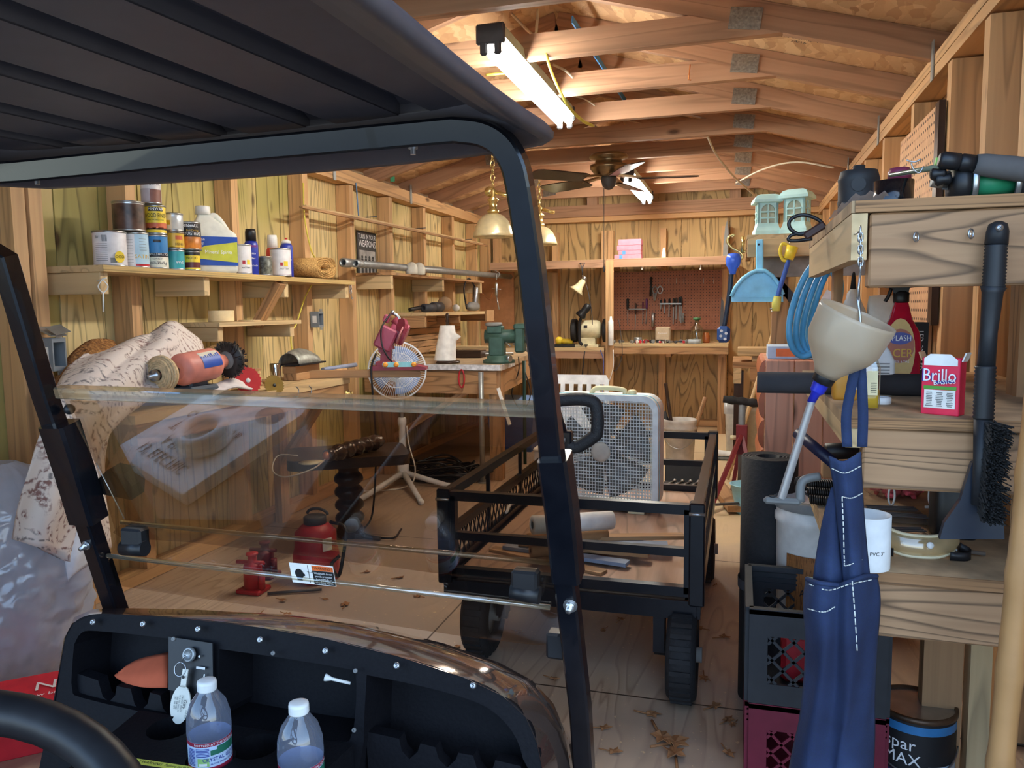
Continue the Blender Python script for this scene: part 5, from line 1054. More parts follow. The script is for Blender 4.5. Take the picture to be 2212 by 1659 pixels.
b=MB();b.tube([p+V((-.022,0,.0)),p+V((.022,0,0)),p+V((.006,0,-.028)),p+V((0,0,-.1))],.004,6);b.tube([p+V((-.022,0,0)),p+V((-.006,0,-.028)),p+V((0,0,-.1))],.004,6);b.build('clip',M_DKGREY,t)
b=MB();b.ball(p+V((.015,0,-.13)),.022);b.tube([p+V((0,0,-.1)),p+V((.012,0,-.13))],.006,6);b.build('joint',M_STEEL,t)
b=MB();b.lathe([(.016,0),(.024,.015),(.028,.05),(.04,.085),(.065,.115)],p+V((.012,0,-.14)),(-.55,-.15,-.8),24,cap=False);b.build('lamp_shade',M_CREAM,t,thick=.003)
b=MB();b.tube(spline([p+V((.02,0,-.14)),p+V((.05,0,-.25)),p+V((.075,.02,-.42)),p+V((.08,.05,-.58))],5),.003,6);b.build('cord',M_DKGREY,t)
M_PINK=mat('pink_card',(206,128,146),.7)
p=V((at(1358,556,Y=6.6).x,6.6,HZ))
for i,(w,h,dx,lab) in enumerate(((.225,.038,.0,'bottom pink box of the stack on the back shelf'),(.185,.034,.015,'second pink box from the bottom, with a blue sticker'),(.2,.042,.01,'third pink box from the bottom of the stack'),(.19,.05,.016,'topmost pink box of the stack on the back shelf'))):
 t=thing('small_box',p+V((dx,0,0)),lab,'box','pink boxes on the back shelf');b=MB();b.box(p+V((dx,0,h/2)),(w,.12,h-.001),bev=.002);b.build('carton',M_PINK,t)
 if i<2:TX().rect(p+V((dx-w*.25,-.0605,h*.5)),(1,0,0),(0,0,1),.028,h*.9).build('sticker',mat('sticker_blue',(70,130,200),.5),t,fix=False)
 p.z+=h
p=V((at(1434,556,Y=6.58).x,6.58,HZ));b=MB();b.lathe([(.022,0),(.018,.03),(.008,.08),(.003,.088)],p,seg=14);tag(b.build('glue_tip',M_PAPER),'small white cone standing on the back shelf right of the pink boxes','cone')
p=V((at(1567,556,Y=6.6).x,6.62,HZ));b=MB();b.prism([(-.02,0),(.02,0),(.022,.2),(.01,.3),(-.005,.24),(-.018,.1)],(p,(1,0,0),(0,0,1)),.01);tag(b.build('steel_spike',M_GREY),'upright grey steel blade at the right end of the back shelf','blade')
p=at(1558,735,Y=6.7);b=MB();b.prism([(-.02,0),(.02,0),(.014,.34),(-.004,.38)],(V((p.x,6.72,BZ)),(1,0,0),(0,0,1)),.012);tag(b.build('steel_spike',M_DKGREY),'dark upright blade behind the hanging blue cord on the back bench','blade')
def pendant(px,py_top,py_shade,py_bot,hw,Y,label):
 c=at(px,py_bot,Y=Y);k=(c-EYE).dot(FW)/F;r=hw*k;z1=at(px,py_shade,Y=Y).z;ztop=2.0;h=z1-c.z
 t=thing('pendant_lamp',c,label,'lamp','brass pendant lamps');b=MB()
 b.lathe([(r,0),(r*.96,h*.12),(r*.88,h*.4),(r*.72,h*.7),(r*.5,h*.9),(r*.26,h)],c,seg=30,cap=False);b.build('lamp_shade',mat('shade_brass',(226,212,168),.28,metal=.45),t,thick=.004)
 b=MB();b.lathe([(r*.26,h),(r*.3,h+.02),(r*.18,h+.03),(r*.2,h+.07),(r*.3,h+.08),(r*.12,h+.1),(r*.22,h+.13),(0,h+.16)],c,seg=20);b.tube([c+V((0,0,h+.13)),c+V((r*.9,-.02,h+.095))],.012,8);b.ball(c+V((-r*.18,0,h+.13)),.03);b.build('socket',M_BRASS,t)
 b=MB();z=c.z+h+.15;i=0
 while z<ztop:b.tube([V((c.x+.012*math.cos(a)*(i%2),c.y+.012*math.cos(a)*(1-i%2),z+.022+.026*math.sin(a))) for a in[2*PI*q/8 for q in range(8)]],.0035,5,closed=True);z+=.04;i+=1
 b.build('chain',M_BRASS,t);b=MB();b.ball(c+V((0,0,h*.45)),r*.25);b.build('bulb',M_PAPER,t)
pendant(1066,345,462,512,44,4.45,'brass pendant lamp left of the black strut, with a short chain')
pendant(1166,430,490,529,38,5.55,'brass pendant lamp farther back right of the black strut')
c=at(1315,335,Y=4.9);t=thing('ceiling_fan',c,'brass ceiling fan with dark blades under the trusses','ceiling fan');c.z=1.99
b=MB();b.lathe([(.11,.0),(.12,-.012),(.12,-.022),(.08,-.03),(.085,-.055),(.115,-.065),(.115,-.085),(.085,-.12),(.06,-.135)],c,seg=30);b.build('motor',mat('antique_brass',(150,128,96),.3,metal=.8),t)
b=MB();b.lathe([(.045,-.135),(.05,-.15),(.04,-.19),(.02,-.21),(0,-.215)],c,seg=20);b.build('switch_housing',M_DKGREY,t)
for k in range(5):
 a=.12+k*2*PI/5;d=V((math.cos(a),math.sin(a),0));s=V((-d.y,d.x,.22)).normalized();b=MB();rows=[[c+d*x+s*y*w+V((0,0,-.15)) for y in(-1,-.5,0,.5,1)] for x,w in((.17,.05),(.2,.062),(.4,.07),(.5,.07),(.53,.06),(.545,.03))]
 b.grid(rows,smooth=False);b.build('blade',M_DARKW,t,thick=.006);b=MB();b.board(c+d*.06+V((0,0,-.13)),c+d*.2+V((0,0,-.145)),.012,.04);b.build('blade_iron',MATS['antique_brass'],t)
b=MB();b.tube([c+V((-.03,0,-.2)),c+V((-.03,0,-.68))],.002,5);b.lathe([(.003,0),(.007,.01),(.007,.03),(.003,.04)],c+V((-.03,0,-.72)),seg=8);b.build('pull_chain',M_DKGREY,t)
def cable(pts,r,m,label,name='cable'):b=MB();b.tube(spline(pts,6),r,6);return tag(b.build(name,m),label,'cable')
M_YC=mat('yellow_cable',(1,1,1));M_WC=mat('pale_cable',(206,196,176),.6)
cable([at(1172,75,Y=3.1),at(1178,110,Y=3.0),at(1195,165,Y=2.9),at(1225,225,Y=2.85),at(1255,258,Y=3.0),at(1280,272,Y=3.1)],.006,M_YC,'yellow cable looping over the nearest strip light')
cable([at(1050,162,Y=3.3),at(1070,160,Y=3.3),at(1095,158,Y=3.35),at(1125,158,Y=3.4)],.006,M_YC,'short yellow cable left of the nearest strip light')
cable([at(1527,290,Y=4.62),at(1545,330,Y=4.9),at(1575,370,Y=5.2),at(1600,395,Y=5.5),at(1640,430,Y=6.0)],.007,M_WC,'pale cable slanting down right of the ceiling fan')
cable([at(1285,272,Y=4.66),at(1330,298,Y=4.72),at(1400,300,Y=4.72),at(1440,275,Y=4.66)],.005,M_WC,'pale cable sagging above the ceiling fan')
cable([at(1162,20,Y=3.2),at(1160,50,Y=3.2),at(1152,75,Y=3.3),at(1105,30,Y=3.3)],.006,M_WC,'white cable hanging beside the front end of the strip light')
cable([at(1195,140,Y=3.5),at(1220,152,Y=3.5),at(1238,168,Y=3.5)],.006,M_WC,'short white cable end above the middle of the strip light')
cable([at(1240,208,Y=4.03),at(1262,214,Y=4.03),at(1285,228,Y=4.03)],.004,M_WC,'thin pale wire end at the back of the strip light')
cable([at(1590,395,Y=6.0),at(1650,365,Y=5.6),at(1720,350,Y=5.3),at(1800,362,Y=5.0)],.006,M_WC,'pale cable along the right rafters down to the wall')
b=MB();b.board(at(1236,42,Y=3.25),at(1352,220,Y=4.5),.03,.006);tag(b.build('blue_strap',mat('strap_blue',(70,140,200),.5)),'blue strap running along under the roof ridge','strap')
p=at(1488,158,Y=3.505);b=MB();b.tube([p+V((.005,0,.035)),p+V((0,-.01,-.03)),p+V((.01,-.01,-.032))],.003,6);tag(b.build('hook',mat('copper',(1,1,1))),'copper hook on the second collar tie','hook')
p=at(845,385,Y=4.6);b=MB();b.box((p.x,4.62,p.z),(.03,.003,.035));tag(b.build('green_tag',mat('tag_green',(70,160,120),.5)),'small green tag at the left eaves','tag')
RY=1.30;RXL=at(1840,435,Y=RY).x;Z1=at(1845,434,Y=RY).z;Z2=at(1822,899,Y=RY).z;Z3=.632
RB1=at(1748,532,X=RXL).y
def dusty(nt,b):pass
M_DUST=mat('dusty_board',(176,146,110),.85,var=.35,scale=14,bump=.3)
def tier(z,fh,ft,name,label,yb,gap=0.0):
 t=thing('rack_shelf',((RXL+SR)/2,(RY+yb)/2,z-.1),label,'shelf','shelves of the near rack')
 MB().box(((RXL+SR)/2-.003,(RY+yb)/2,z-.009),(SR-RXL-.006,yb-RY,.018)).build('shelf_board',M_DUST,t)
 plabel(MB().box(((RXL+SR)/2,RY-.0015,z-.009),(SR-RXL-.01,.003,.0175)).build('front_edge',M_PLYEDGE,t),'raw plywood front edge')
 b=MB();b.box(((RXL+SR)/2+.012,RY+.022,z-.019-fh/2),(SR-RXL-.03,.036,fh),bev=.003);b.build('front_beam',M_FASC,t)
 b=MB();b.box((RXL+.012,(RY+yb)/2,z-.019-ft/2),(.022,yb-RY,ft));b.build('side_board',M_SHELF,t)
 b=MB();b.box((SR-.03,(RY+yb)/2+.02,z-.05),(.04,yb-RY-.06,.06));b.build('wall_cleat',M_OLD,t)
 return t
r1=tier(Z1,.112,.07,'top','top shelf of the near right rack with a thick knotty front beam',RB1)
r2=tier(Z2,.095,.03,'mid','middle shelf of the near right rack holding the cleaning bottles',2.2)
r3=tier(Z3,.088,.02,'low','lowest shelf of the near right rack with goggles and earplugs on it',1.95)
b=MB();b.box((RXL+.06,RB1-.06,Z1-.10),(.02,.05,.15));b.build('rear_beam',M_OLD,r1)
for x,y in((RXL+.36,1.72),(SR-.05,1.36),(RXL+.36,1.36)):
 pass
b=MB();b.box((.42,1.78,Z3/2-.03),(.075,.04,Z3-.08));b.build('leg',M_OLD,r3)
b=MB();b.box((.49,1.78,Z3/2-.03),(.04,.045,Z3-.08));b.build('leg',M_SHELF,r3)
b=MB();b.board((.44,1.42,Z3-.12),(.58,1.5,.3),.05,.03,up=(0,1,0));b.build('brace',M_OLD,r3)
for z0,z1 in((Z2+.001,Z1-.02),(Z3+.001,Z2-.02)):
 for x,w,m in((.55,.07,M_OLD),(.47,.05,M_TRUSS)):
  pass
b=MB();b.box((.52,1.66,(Z1+Z3)/2-.02),(.06,.06,Z1-Z3-.04));tag(b.build('rack_post',M_OLD),'brown upright post at the back of the near right rack','post')
for k,(x,y) in enumerate(((1974,514),(2091,507))):
 p=at(x,y,Y=RY+.003);b=MB();b.tube([p,p+V((0,-.012,0))],.0016,6);b.tube([p+V((.004*math.cos(a)-.0,-.016+.004*math.cos(a),.007*math.sin(a))) for a in[i*PI/5 for i in range(10)]],.0014,6,closed=True)
 tag(b.build('screw_eye',M_STEEL),('left' if k==0 else 'right')+' screw eye in the front beam of the top shelf','screw eye','screw eyes in the beam')
def ont(x,y,Z,D=None):p=at(x,y,Z=Z);return p
p=V((at(1854,425,Y=1.62).x,1.62,Z1));r=px_r(1813,1895,p);h=at(1854,358,Y=1.62).z-Z1;t=thing('black_canister',p,'dull black canister with a ribbed body and side boss on the top shelf','canister')
b=MB();b.lathe([(r*.95,0),(r,.004),(r,h*.3),(r*1.03,h*.34),(r,h*.38),(r,h*.7),(r*1.03,h*.74),(r*.98,h*.8),(r*.9,h*.9),(r*.3,h*.92),(r*.3,h),(0,h)],p,seg=28);b.build('body',mat('dull_black',(42,42,44),.6),t);fa=facing(p);b=MB();d=V((math.cos(fa),math.sin(fa),0));b.cyl(p+d*r*.9+V((0,0,h*.62)),p+d*r*1.06+V((0,0,h*.62)),r*.35,16);b.build('boss',MATS['dull_black'],t)
p=V((at(1929,430,Y=1.48).x,1.48,Z1));r=px_r(1889,1969,p);h=at(1929,376,Y=1.40).z-Z1;b=MB();b.lathe([(r*.96,0),(r,.003),(r*1.01,h),(r*.95,h),(r*.94,.006),(0,.006)],p,seg=36,cap=False);tag(b.build('black_tub',mat('gloss_black',(18,18,22),.15,coat=.5)),'glossy black open tub on the top shelf, right of the canister','tub')
p=V((at(1952,372,Y=1.62).x,1.66,Z1));zc=at(1952,372,Y=1.66).z;t=thing('bottle_cap_jar',p,'jar with purple and white lid behind the black tub','jar');b=MB();b.lathe([(.016,0),(.02,.004),(.02,zc-Z1-.012)],p,seg=18);b.build('jar',M_PAPER,t);b=MB();b.lathe([(.021,zc-Z1-.014),(.021,zc-Z1),(.017,zc-Z1+.008),(0,zc-Z1+.01)],p,seg=18);b.build('lid',mat('plum_lid',(130,50,80),.4),t)
b=MB();q0=V((RXL+.03,1.52,Z1+.002));rows=[[q0+V((u*.055-.028,v*.34-.19,.004+.005*math.sin(9*u+3*v)**2+random.uniform(0,.008))) for u in[i/8 for i in range(9)]] for v in[j/9 for j in range(10)]]
b.grid(rows);tag(b.build('plastic_bag',glassy('bag_film',(236,232,228),gloss=.15,rough=.12,mixd=.3)),'crumpled clear plastic bag at the left corner of the top shelf','bag')
pc=at(1768,505,X=RXL-.012);t=thing('adapter_lead',pc,'black cord loop with a dark brown plug at the left end of the top shelf','cord')
k=(pc-EYE).dot(FW)/F
def fp(x,y,o=0):return at(x,y,Y=pc.y-o)
b=MB();b.tube(spline([fp(1790,500),fp(1768,475),fp(1735,464),fp(1708,474),fp(1706,492),fp(1726,506),fp(1748,500),fp(1772,486)],6),.0038,8);b.tube(spline([fp(1755,516),fp(1720,520),fp(1703,518),fp(1712,507),fp(1745,503)],5),.0035,8);b.build('cable',M_BLACKP,t)
b=MB();b.board(fp(1738,512),fp(1782,484),.012,.016,up=(0,1,0),bev=.003);b.build('plug',mat('brown_plug',(70,44,38),.5),t)
rz_=Z1+.062;t=thing('fishing_rod',at(2110,400,Y=RY+.07),'fishing rod and reel lying on the top shelf with grey foam grip','fishing rod')
def rp(x,y):return at(x,y,Y=RY+.07)
a,e=rp(2104,352),rp(2212,365);d=(e-a).normalized();gq=at(2106,354,Y=RY+.04);b=MB();b.lathe([(.014,0),(.0165,.012),(.018,.05),(.0195,.24)],gq,d,22);b.build('grip',mat('grey_foam',(88,84,82),.85),t)
b=MB();b.lathe([(.011,-.022),(.013,-.018),(.013,0)],gq,d,18);b.lathe([(.009,-.05),(.013,-.045),(.013,-.022),(.009,-.02)],gq,d,18);b.build('reel_seat',M_BLACKP,t)
b=MB();b.lathe([(.0065,0),(.005,.06),(.0035,.15)],rp(2082,352),(rp(1980,349)+V((-.02,.13,.0))-rp(2082,352)),10);b.build('blank',mat('olive_blank',(120,130,110),.2),t)
b=MB();a=rp(2047,350);b.cyl(rp(2048,350),rp(2020,349),.0062,10);plabel(b.build('green_band',mat('lime_band',(130,200,90),.3),t),'lime green band')
c=rp(2066,399);b=MB();b.lathe([(.012,-.012),(.03,-.008),(.034,.002),(.034,.012),(.02,.016)],c,(1,.05,0),26);b.build('side_plate',M_BLACKP,t);b=MB();b.lathe([(.03,.078),(.034,.08),(.034,.094),(.024,.1)],c,(1,.05,0),26);b.build('side_plate',M_BLACKP,t)
for s in(.014,.072):b=MB();b.lathe([(.0345,s),(.036,s+.002),(.036,s+.006),(.0345,s+.008),(.03,s+.008),(.03,s)],c,(1,.05,0),26,cap=False);b.build('rim',M_STEEL,t)
b=MB();b.lathe([(.018,.016),(.018,.078)],c,(1,.05,0),18);b.build('spool',mat('line_green',(40,140,100),.5),t)
b=MB();b.cyl(c+V((-.012,0,.004)),c+V((-.035,0,.008)),.010,12);b.build('drag_knob',M_STEEL,t)
b=MB();b.board(rp(2042,410),rp(2048,370),.01,.004,up=(1,0,0));b.build('crank',M_DKGREY,t)
for q0,q1 in(((2003,382),(2036,378)),((2012,394),(2048,390))):
 b=MB();p0,p1=rp(*q0),rp(*q1);dd=(p1-p0);b.lathe([(.006,0),(.0095,.004),(.0075,dd.length*.5),(.0095,dd.length-.004),(.006,dd.length)],p0+V((0,-.02,0)),dd,14);b.build('crank_grip',M_BLACKP,t)
b=MB();b.box((c.x+.045,c.y+.01,c.z-.036),(.08,.03,.006));b.build('foot',M_BLACKP,t)
b=MB();q=rp(1968,352);b.tube(spline([q,q+V((.004,0,-.010)),q+V((.012,0,-.016)),q+V((.018,0,-.006))],4),.0012,5);b.tube(spline([rp(1958,346),rp(1975,350),rp(1990,343)],4),.0014,5);b.build('guide',M_STEEL,t)
t=thing('snow_brush',at(2120,1180,Y=RY-.03),'long black snow brush with ribbed grips hanging from the top shelf beam by a screw','snow brush')
by=RY-.022
def sb_(x,y,n=0.0):return at(x,y,Y=by-n)
A=sb_(2155,478);M_SB=mat('brush_plastic',(30,32,36),.5)
kk=(A-EYE).dot(FW)/F
def rod(pts,name,ribs=0,m=M_SB):
 b=MB();P0=[sb_(x,y) for x,y,w in pts];R0=[w/2*kk for x,y,w in pts]
 if ribs:
  P1=[];R1=[]
  for i in range(ribs*2+1):
   f=i/(ribs*2);P1.append(P0[0].lerp(P0[-1],f));R1.append((R0[0]*(1-f)+R0[-1]*f)*(1 if i%2 else.88))
  P0,R0=P1,R1
 b.tube(P0,R0,16);return b.build(name,m,t)
rod([(2156,478,14),(2156,484,36),(2155,500,44),(2152,528,46)],'hang_end');rod([(2152,528,46),(2146,622,48)],'upper_grip',13)
rod([(2146,620,52),(2144,632,42),(2136,720,34),(2130,795,36)],'shaft');rod([(2129,790,44),(2124,905,44)],'lower_grip',14);rod([(2124,905,38),(2118,1010,30),(2116,1090,34)],'lower_shaft')
p=sb_(2159,492,.024);b=MB();b.lathe([(.005,0),(.005,.002),(.003,.004),(0,.004)],p,(0,-1,0),12);b.build('screw',M_STEEL,t);TX().flat('x',p+V((0,-.0045,.001)),(1,0,0),(0,0,1),.009).build('screw_slot',M_INK,t,fix=False)
b=MB();o=sb_(2110,1080)
P_=[(2100,1000),(2125,990),(2150,1060),(2168,1130),(2170,1165),(2030,1165),(2040,1130),(2075,1080)]
q=[sb_(x,y,-.008) for x,y in P_];b.add(q+[w+V((0,.012,0)) for w in q],[tuple(range(8)),tuple(range(15,7,-1))]+[(i,(i+1)%8,(i+1)%8+8,i+8) for i in range(8)],None,False);b.build('scraper_blade',mat('scraper_navy',(38,44,56),.3),t)
b=MB();random.seed(4)
for i in range(900):
 f=random.random();x=2134-14*f;y=908+f*200;s=sb_(x+random.uniform(-10,14),y,.004);w=random.uniform(-1,1);e=s+V((w*.012+.006,-.034-random.uniform(0,.008),-.006+random.uniform(-.008,.008)));b.tube([s,e],.0011,3,cap=False,smooth=False)
ob=b.build('bristles',mat('bristle_black',(46,44,42),.9),t);ob['kind']='stuff'
def onm(x,y):p=at(x,y,Z=Z2);return V((p.x,p.y,Z2))
def box_prof(c,hw,hd,prof,u,n,seg=28,e=.4):
 rows=[]
 for sw,sd,z in prof:
  rows.append([c+u*(hw*sw*math.copysign(abs(math.cos(a))**e,math.cos(a)))+n*(hd*sd*math.copysign(abs(math.sin(a))**e,math.sin(a)))+V((0,0,z)) for a in[2*PI*i/seg for i in range(seg)]])
 return rows
ux=V((1,0,0));ny=V((0,-1,0))
c=onm(1940,828);k=(c-EYE).dot(FW)/F;hh=lambda y:(828-y)*k*1.0
t=thing('spray_bottle',c,'translucent red trigger spray bottle of cleaner on the middle shelf','spray bottle');hw=40*k
M_RB=mat('red_bottle',(206,30,62),.12,trans=.35,coat=.4)
b=MB();b.grid(box_prof(c,hw,hw*.6,[(.05,.05,.001),(.95,.95,0),(1,1,.006),(1,1,hh(740)),(.92,.92,hh(718)),(.55,.6,hh(690)),(.42,.5,hh(668)),(.34,.45,hh(655)),(.33,.4,hh(650)),(.05,.05,hh(649))],ux,ny),closed=True);b.build('bottle',M_RB,t)
b=MB();b.lathe([(hw*.36,hh(655)),(hw*.4,hh(652)),(hw*.4,hh(634)),(hw*.3,hh(630))],c,seg=18);b.prism([(-hw*.85,hh(622)),(-hw*.75,hh(606)),(hw*.3,hh(600)),(hw*.6,hh(608)),(hw*.75,hh(622)),(hw*.35,hh(624)),(hw*.3,hh(636)),(-hw*.35,hh(636)),(-hw*.4,hh(624))],(c+V((0,hw*.25,0)),ux,(0,0,1)),hw*.5);b.build('spray_head',M_BLACKP,t)
b=MB();b.tube(spline([c+V((-hw*.5,0,hh(624))),c+V((-hw*.62,0,hh(640))),c+V((-hw*.78,0,hh(652)))],4),.004,8);b.build('trigger',M_BLACKP,t)
f=c+V((-hw*.1,-hw*.61,hh(758)))
q=TX();q.disc(f,ux,(0,0,1),hw*1.5,hh(690)*1.02,.001);q.build('label',mat('label_tan',(212,178,110),.4),t,fix=False)
q=TX();q.disc(f+V((0,0,.012)),ux,(0,0,1),hw*1.42,hh(755),.0016);q.build('label_panel',mat('label_brick',(170,96,72),.4),t,fix=False)
TX().flat('SPLASH',f+V((0,0,hh(800))),ux,(0,0,1),.017,.8,.003).build('lettering',M_WINK,t,fix=False)
q=TX();q.disc(f+V((0,0,hh(800))),ux,(0,0,1),hw*1.2,.026,.002);q.build('name_badge',DB_,t,fix=False)
TX().flat('CER',f+V((.006,0,-.004)),ux,(0,0,1),.026,.85,.003).build('lettering',GD_,t,fix=False);TX().flat('WHEEL & TIRE',f+V((0,0,-.022)),ux,(0,0,1),.006,1,.003).build('lettering',M_WINK,t,fix=False)
p=onm(1838,800);t=thing('white_jug',p,'tall white bottle with a pointed black tip behind the funnel','bottle');b=MB();hz=Z1-Z2-.07
b.lathe([(.03,0),(.032,.005),(.032,hz*.6),(.018,hz*.72),(.015,hz*.78),(.008,hz*.82)],p,seg=20);b.build('bottle',M_WHITEP,t);b=MB();b.lathe([(.008,hz*.82),(.0035,hz*.98),(0,hz)],p,seg=12);b.build('tip',M_INK,t)
p=onm(1898,800);t=thing('white_jug',p,'white handled jug behind the red spray bottle','jug');b=MB();b.grid(box_prof(p,.035,.03,[(.05,.05,.001),(1,1,0),(1,1,.09),(.95,.95,.12),(.9,.8,.17),(.8,.6,.195),(.05,.05,.197)],ux,ny),closed=True);b.build('body',M_WHITEP,t)
p=onm(1838,862);t=thing('oil_bottle',p,'translucent amber bottle with white label, left on the middle shelf','bottle');b=MB();b.grid(box_prof(p,.033,.022,[(.05,.05,.001),(.95,.95,0),(1,1,.006),(1,1,.075),(.85,.85,.09),(.4,.5,.105),(.35,.45,.12),(.05,.05,.121)],ux,ny),closed=True);b.build('bottle',mat('amber_plastic',(226,160,60),.3,trans=.2),t);TX().rect(p+V((.006,-.0225,.045)),ux,(0,0,1),.03,.05).build('label',M_PAPER,t,fix=False)
p=onm(1892,852);t=thing('white_bottle',p,'white rounded bottle with a text label between the amber bottle and the red spray','bottle');b=MB();b.grid(box_prof(p,.03,.022,[(.05,.05,.001),(.9,.9,0),(1,1,.01),(1,1,.065),(.7,.8,.085),(.35,.4,.1),(.35,.4,.115),(.05,.05,.116)],ux,ny),closed=True);b.build('bottle',M_WHITEP,t);q=TX();
for i in range(7):q.rect(p+V((.004,-.0225,.025+.006*i)),ux,(0,0,1),.03,.0022)
q.build('print',M_GREY,t,fix=False)
p=onm(1874,884);t=thing('clear_bottle',p,'small clear bottle with a little yellow oil at the shelf edge','bottle');M_CL=glassy('clear_plastic',(240,240,232),gloss=.08,rough=.05);b=MB();b.grid(box_prof(p,.017,.014,[(.95,.95,0.001),(1,1,.004),(1,1,.07),(.7,.8,.085),(.45,.5,.095)],ux,ny,20),closed=True);b.build('bottle',M_CL,t);b=MB();b.grid(box_prof(p,.015,.012,[(.05,.05,.003),(1,1,.0035),(1,1,.034),(.05,.05,.035)],ux,ny,20),closed=True);b.build('oil',mat('oil_yellow',(216,180,40),.2),t);q=TX();q.rect(p+V((.004,-.0145,.045)),ux,(0,0,1),.016,.04);q.build('label',M_CREAM,t,fix=False)
q=TX()
for i in range(6):q.rect(p+V((.006,-.0146,.030+.003*i)),ux,(0,0,1),.009,.0014)
q.build('bar_code',M_INK,t,fix=False)
p=onm(1905,872);b=MB();b.lathe([(.014,0),(.015,.002),(.015,.011),(.013,.012),(.013,.004),(0,.004)],p,seg=22,cap=False);tag(b.build('white_disc',M_WHITEP),'white screw cap lying on the middle shelf','cap')
p=onm(1978,815);t=thing('light_box',p,'black carton with upright white LED lettering behind the red spray bottle','box');b=MB();b.box(p+V((0,0,.065)),(.035,.06,.13));b.build('carton',M_INK,t);TX().flat('LED  30W LED',p+V((0,-.031,.065)),(0,0,-1),(1,0,0),.018,.8).build('lettering',M_WINK,t,fix=False)
pL,pR=onm(1988,893),onm(2070,900);uu=(pR-pL);W2=uu.length;uu.normalize();nn_=V((uu.y,-uu.x,0));hb=W2*1.62;dp=W2*.5
cB=(pL+pR)/2-nn_*dp/2;t=thing('pad_box',cB,'pink red carton of soap pads standing open on the middle shelf','box');RM=Matrix((uu,-nn_,V((0,0,1)))).transposed();M_PR=mat('carton_pink',(232,40,78),.45)
b=MB();b.box(cB+V((0,0,hb/2)),(W2,dp,hb),RM,bev=.001);b.build('carton',M_PR,t)
f=cB+nn_*(dp/2+.0004)
b=MB();b.prism([(-W2*.44,0),(W2*.44,0),(W2*.44,hb*.1),(W2*.25,hb*.2),(-W2*.28,hb*.2),(-W2*.44,hb*.12)],(f+V((0,0,hb*.87)),uu,(0,0,1)),.0012);plabel(b.build('front_flap',M_PAPER,t),'white tuck flap')
for s in(-1,1):MB().box(cB+uu*s*(W2/2+.004)+V((0,0,hb*1.02)),(.002,dp*.8,hb*.16),RM@Matrix.Rotation(s*.35,3,'Y')).build('side_flap',M_CARD if s<0 else M_PAPER,t)
TX().flat('Brillo',f+uu*(-W2*.02)+V((0,0,hb*.69)),uu,(0,0,1),.0285,.8,.002).build('lettering',M_WINK,t,fix=False)
q=TX();q.flat('Brillo',f+uu*(-W2*.035)+V((0,0,hb*.684)),uu,(0,0,1),.030,.8,.0014);q.build('lettering_shade',DB_,t,fix=False)
q=TX();q.rect(f+uu*W2*.12+V((0,0,hb*.585)),uu+V((0,0,.12)),V((0,0,1))-uu*.12,W2*.5,hb*.055,.001);q.build('name_plate',DB_,t,fix=False)
TX().flat('BASICS',f+uu*W2*.12+V((0,0,hb*.585)),uu+V((0,0,.12)),V((0,0,1))-uu*.12,.0105,1,.002).build('lettering',M_WINK,t,fix=False)
TX().rect(f+V((0,0,hb*.48)),uu,(0,0,1),W2*.86,hb*.06,.001).build('green_band',mat('band_green',(84,160,60),.5),t,fix=False)
TX().rect(f+V((0,0,hb*.28)),uu,(0,0,1),W2*.82,hb*.32,.001).build('text_panel',M_PAPER,t,fix=False)
q=TX()
for i in range(9):
 for j in range(3):q.rect(f+uu*(W2*(-.27+.27*j))+V((0,0,hb*(.16+.029*i))),uu,(0,0,1),W2*random.uniform(.12,.2),.0013,.0016)
q.build('small_print',M_GREY,t,fix=False)
P0,P1=at(1636,784,Y=1.62),at(1800,783,Y=1.62);P0.z=P1.z=Z2+.021;d=V((1,-.02,0));b=MB();r=.021
b.lathe([(r*.35,.02),(r*.35,0),(r,0),(r,.3),(0,.3)],P0,d,26,cap=False);tag(b.build('foam_pipe',mat('pipe_foam',(54,52,54),.9)),'dark grey foam pipe sleeve sticking out left over the middle shelf edge','foam pipe')
t=thing('funnel',at(1690,1085,Y=RY-.06),'cloudy plastic funnel with blue ferrule and clear tube hanging from the top shelf','funnel')
fy=RY-.06
def fu(x,y,n=0):return at(x,y,Y=fy-n)
ax=(fu(1796,795)-fu(1850,690));ax=(ax.normalized()+V((0,.18,0))).normalized();top=fu(1850,688);kf=(top-EYE).dot(FW)/F
b=MB();b.lathe([(81*kf,-8*kf),(82*kf,0),(78*kf,60*kf),(68*kf,82*kf),(30*kf,128*kf),(24*kf,140*kf)],top,ax,40,cap=False);b.build('cone',glassy('cloudy_plastic',(236,226,206),gloss=.03,rough=.3,mixd=.62,dcol=(226,212,190)),t,thick=.002)
b=MB();b.lathe([(22*kf,132*kf),(25*kf,134*kf),(23*kf,158*kf),(16*kf,160*kf)],top,ax,24);b.build('collar',M_BLACKP,t)
b=MB();ep=top+ax*158*kf;b.lathe([(18*kf,0)]+[(17*kf-.25*i*kf+(1.5*kf if i%2 else 0),3*i*kf) for i in range(9)]+[(10*kf,30*kf),(9*kf,52*kf)],ep,ax,22);b.build('ferrule',mat('ferrule_blue',(34,44,170),.35),t)
s0=ep+ax*46*kf;s1=fu(1688,1076,-.02);b=MB();b.tube([s0,s1],[8.5*kf,9.5*kf],16,cap=False);b.build('clear_tube',glassy('tube_plastic',(220,212,204),gloss=.06,rough=.2,mixd=.35),t)
b=MB();b.tube([s0,s1],3*kf,8);b.build('inner_rod',M_GREY,t)
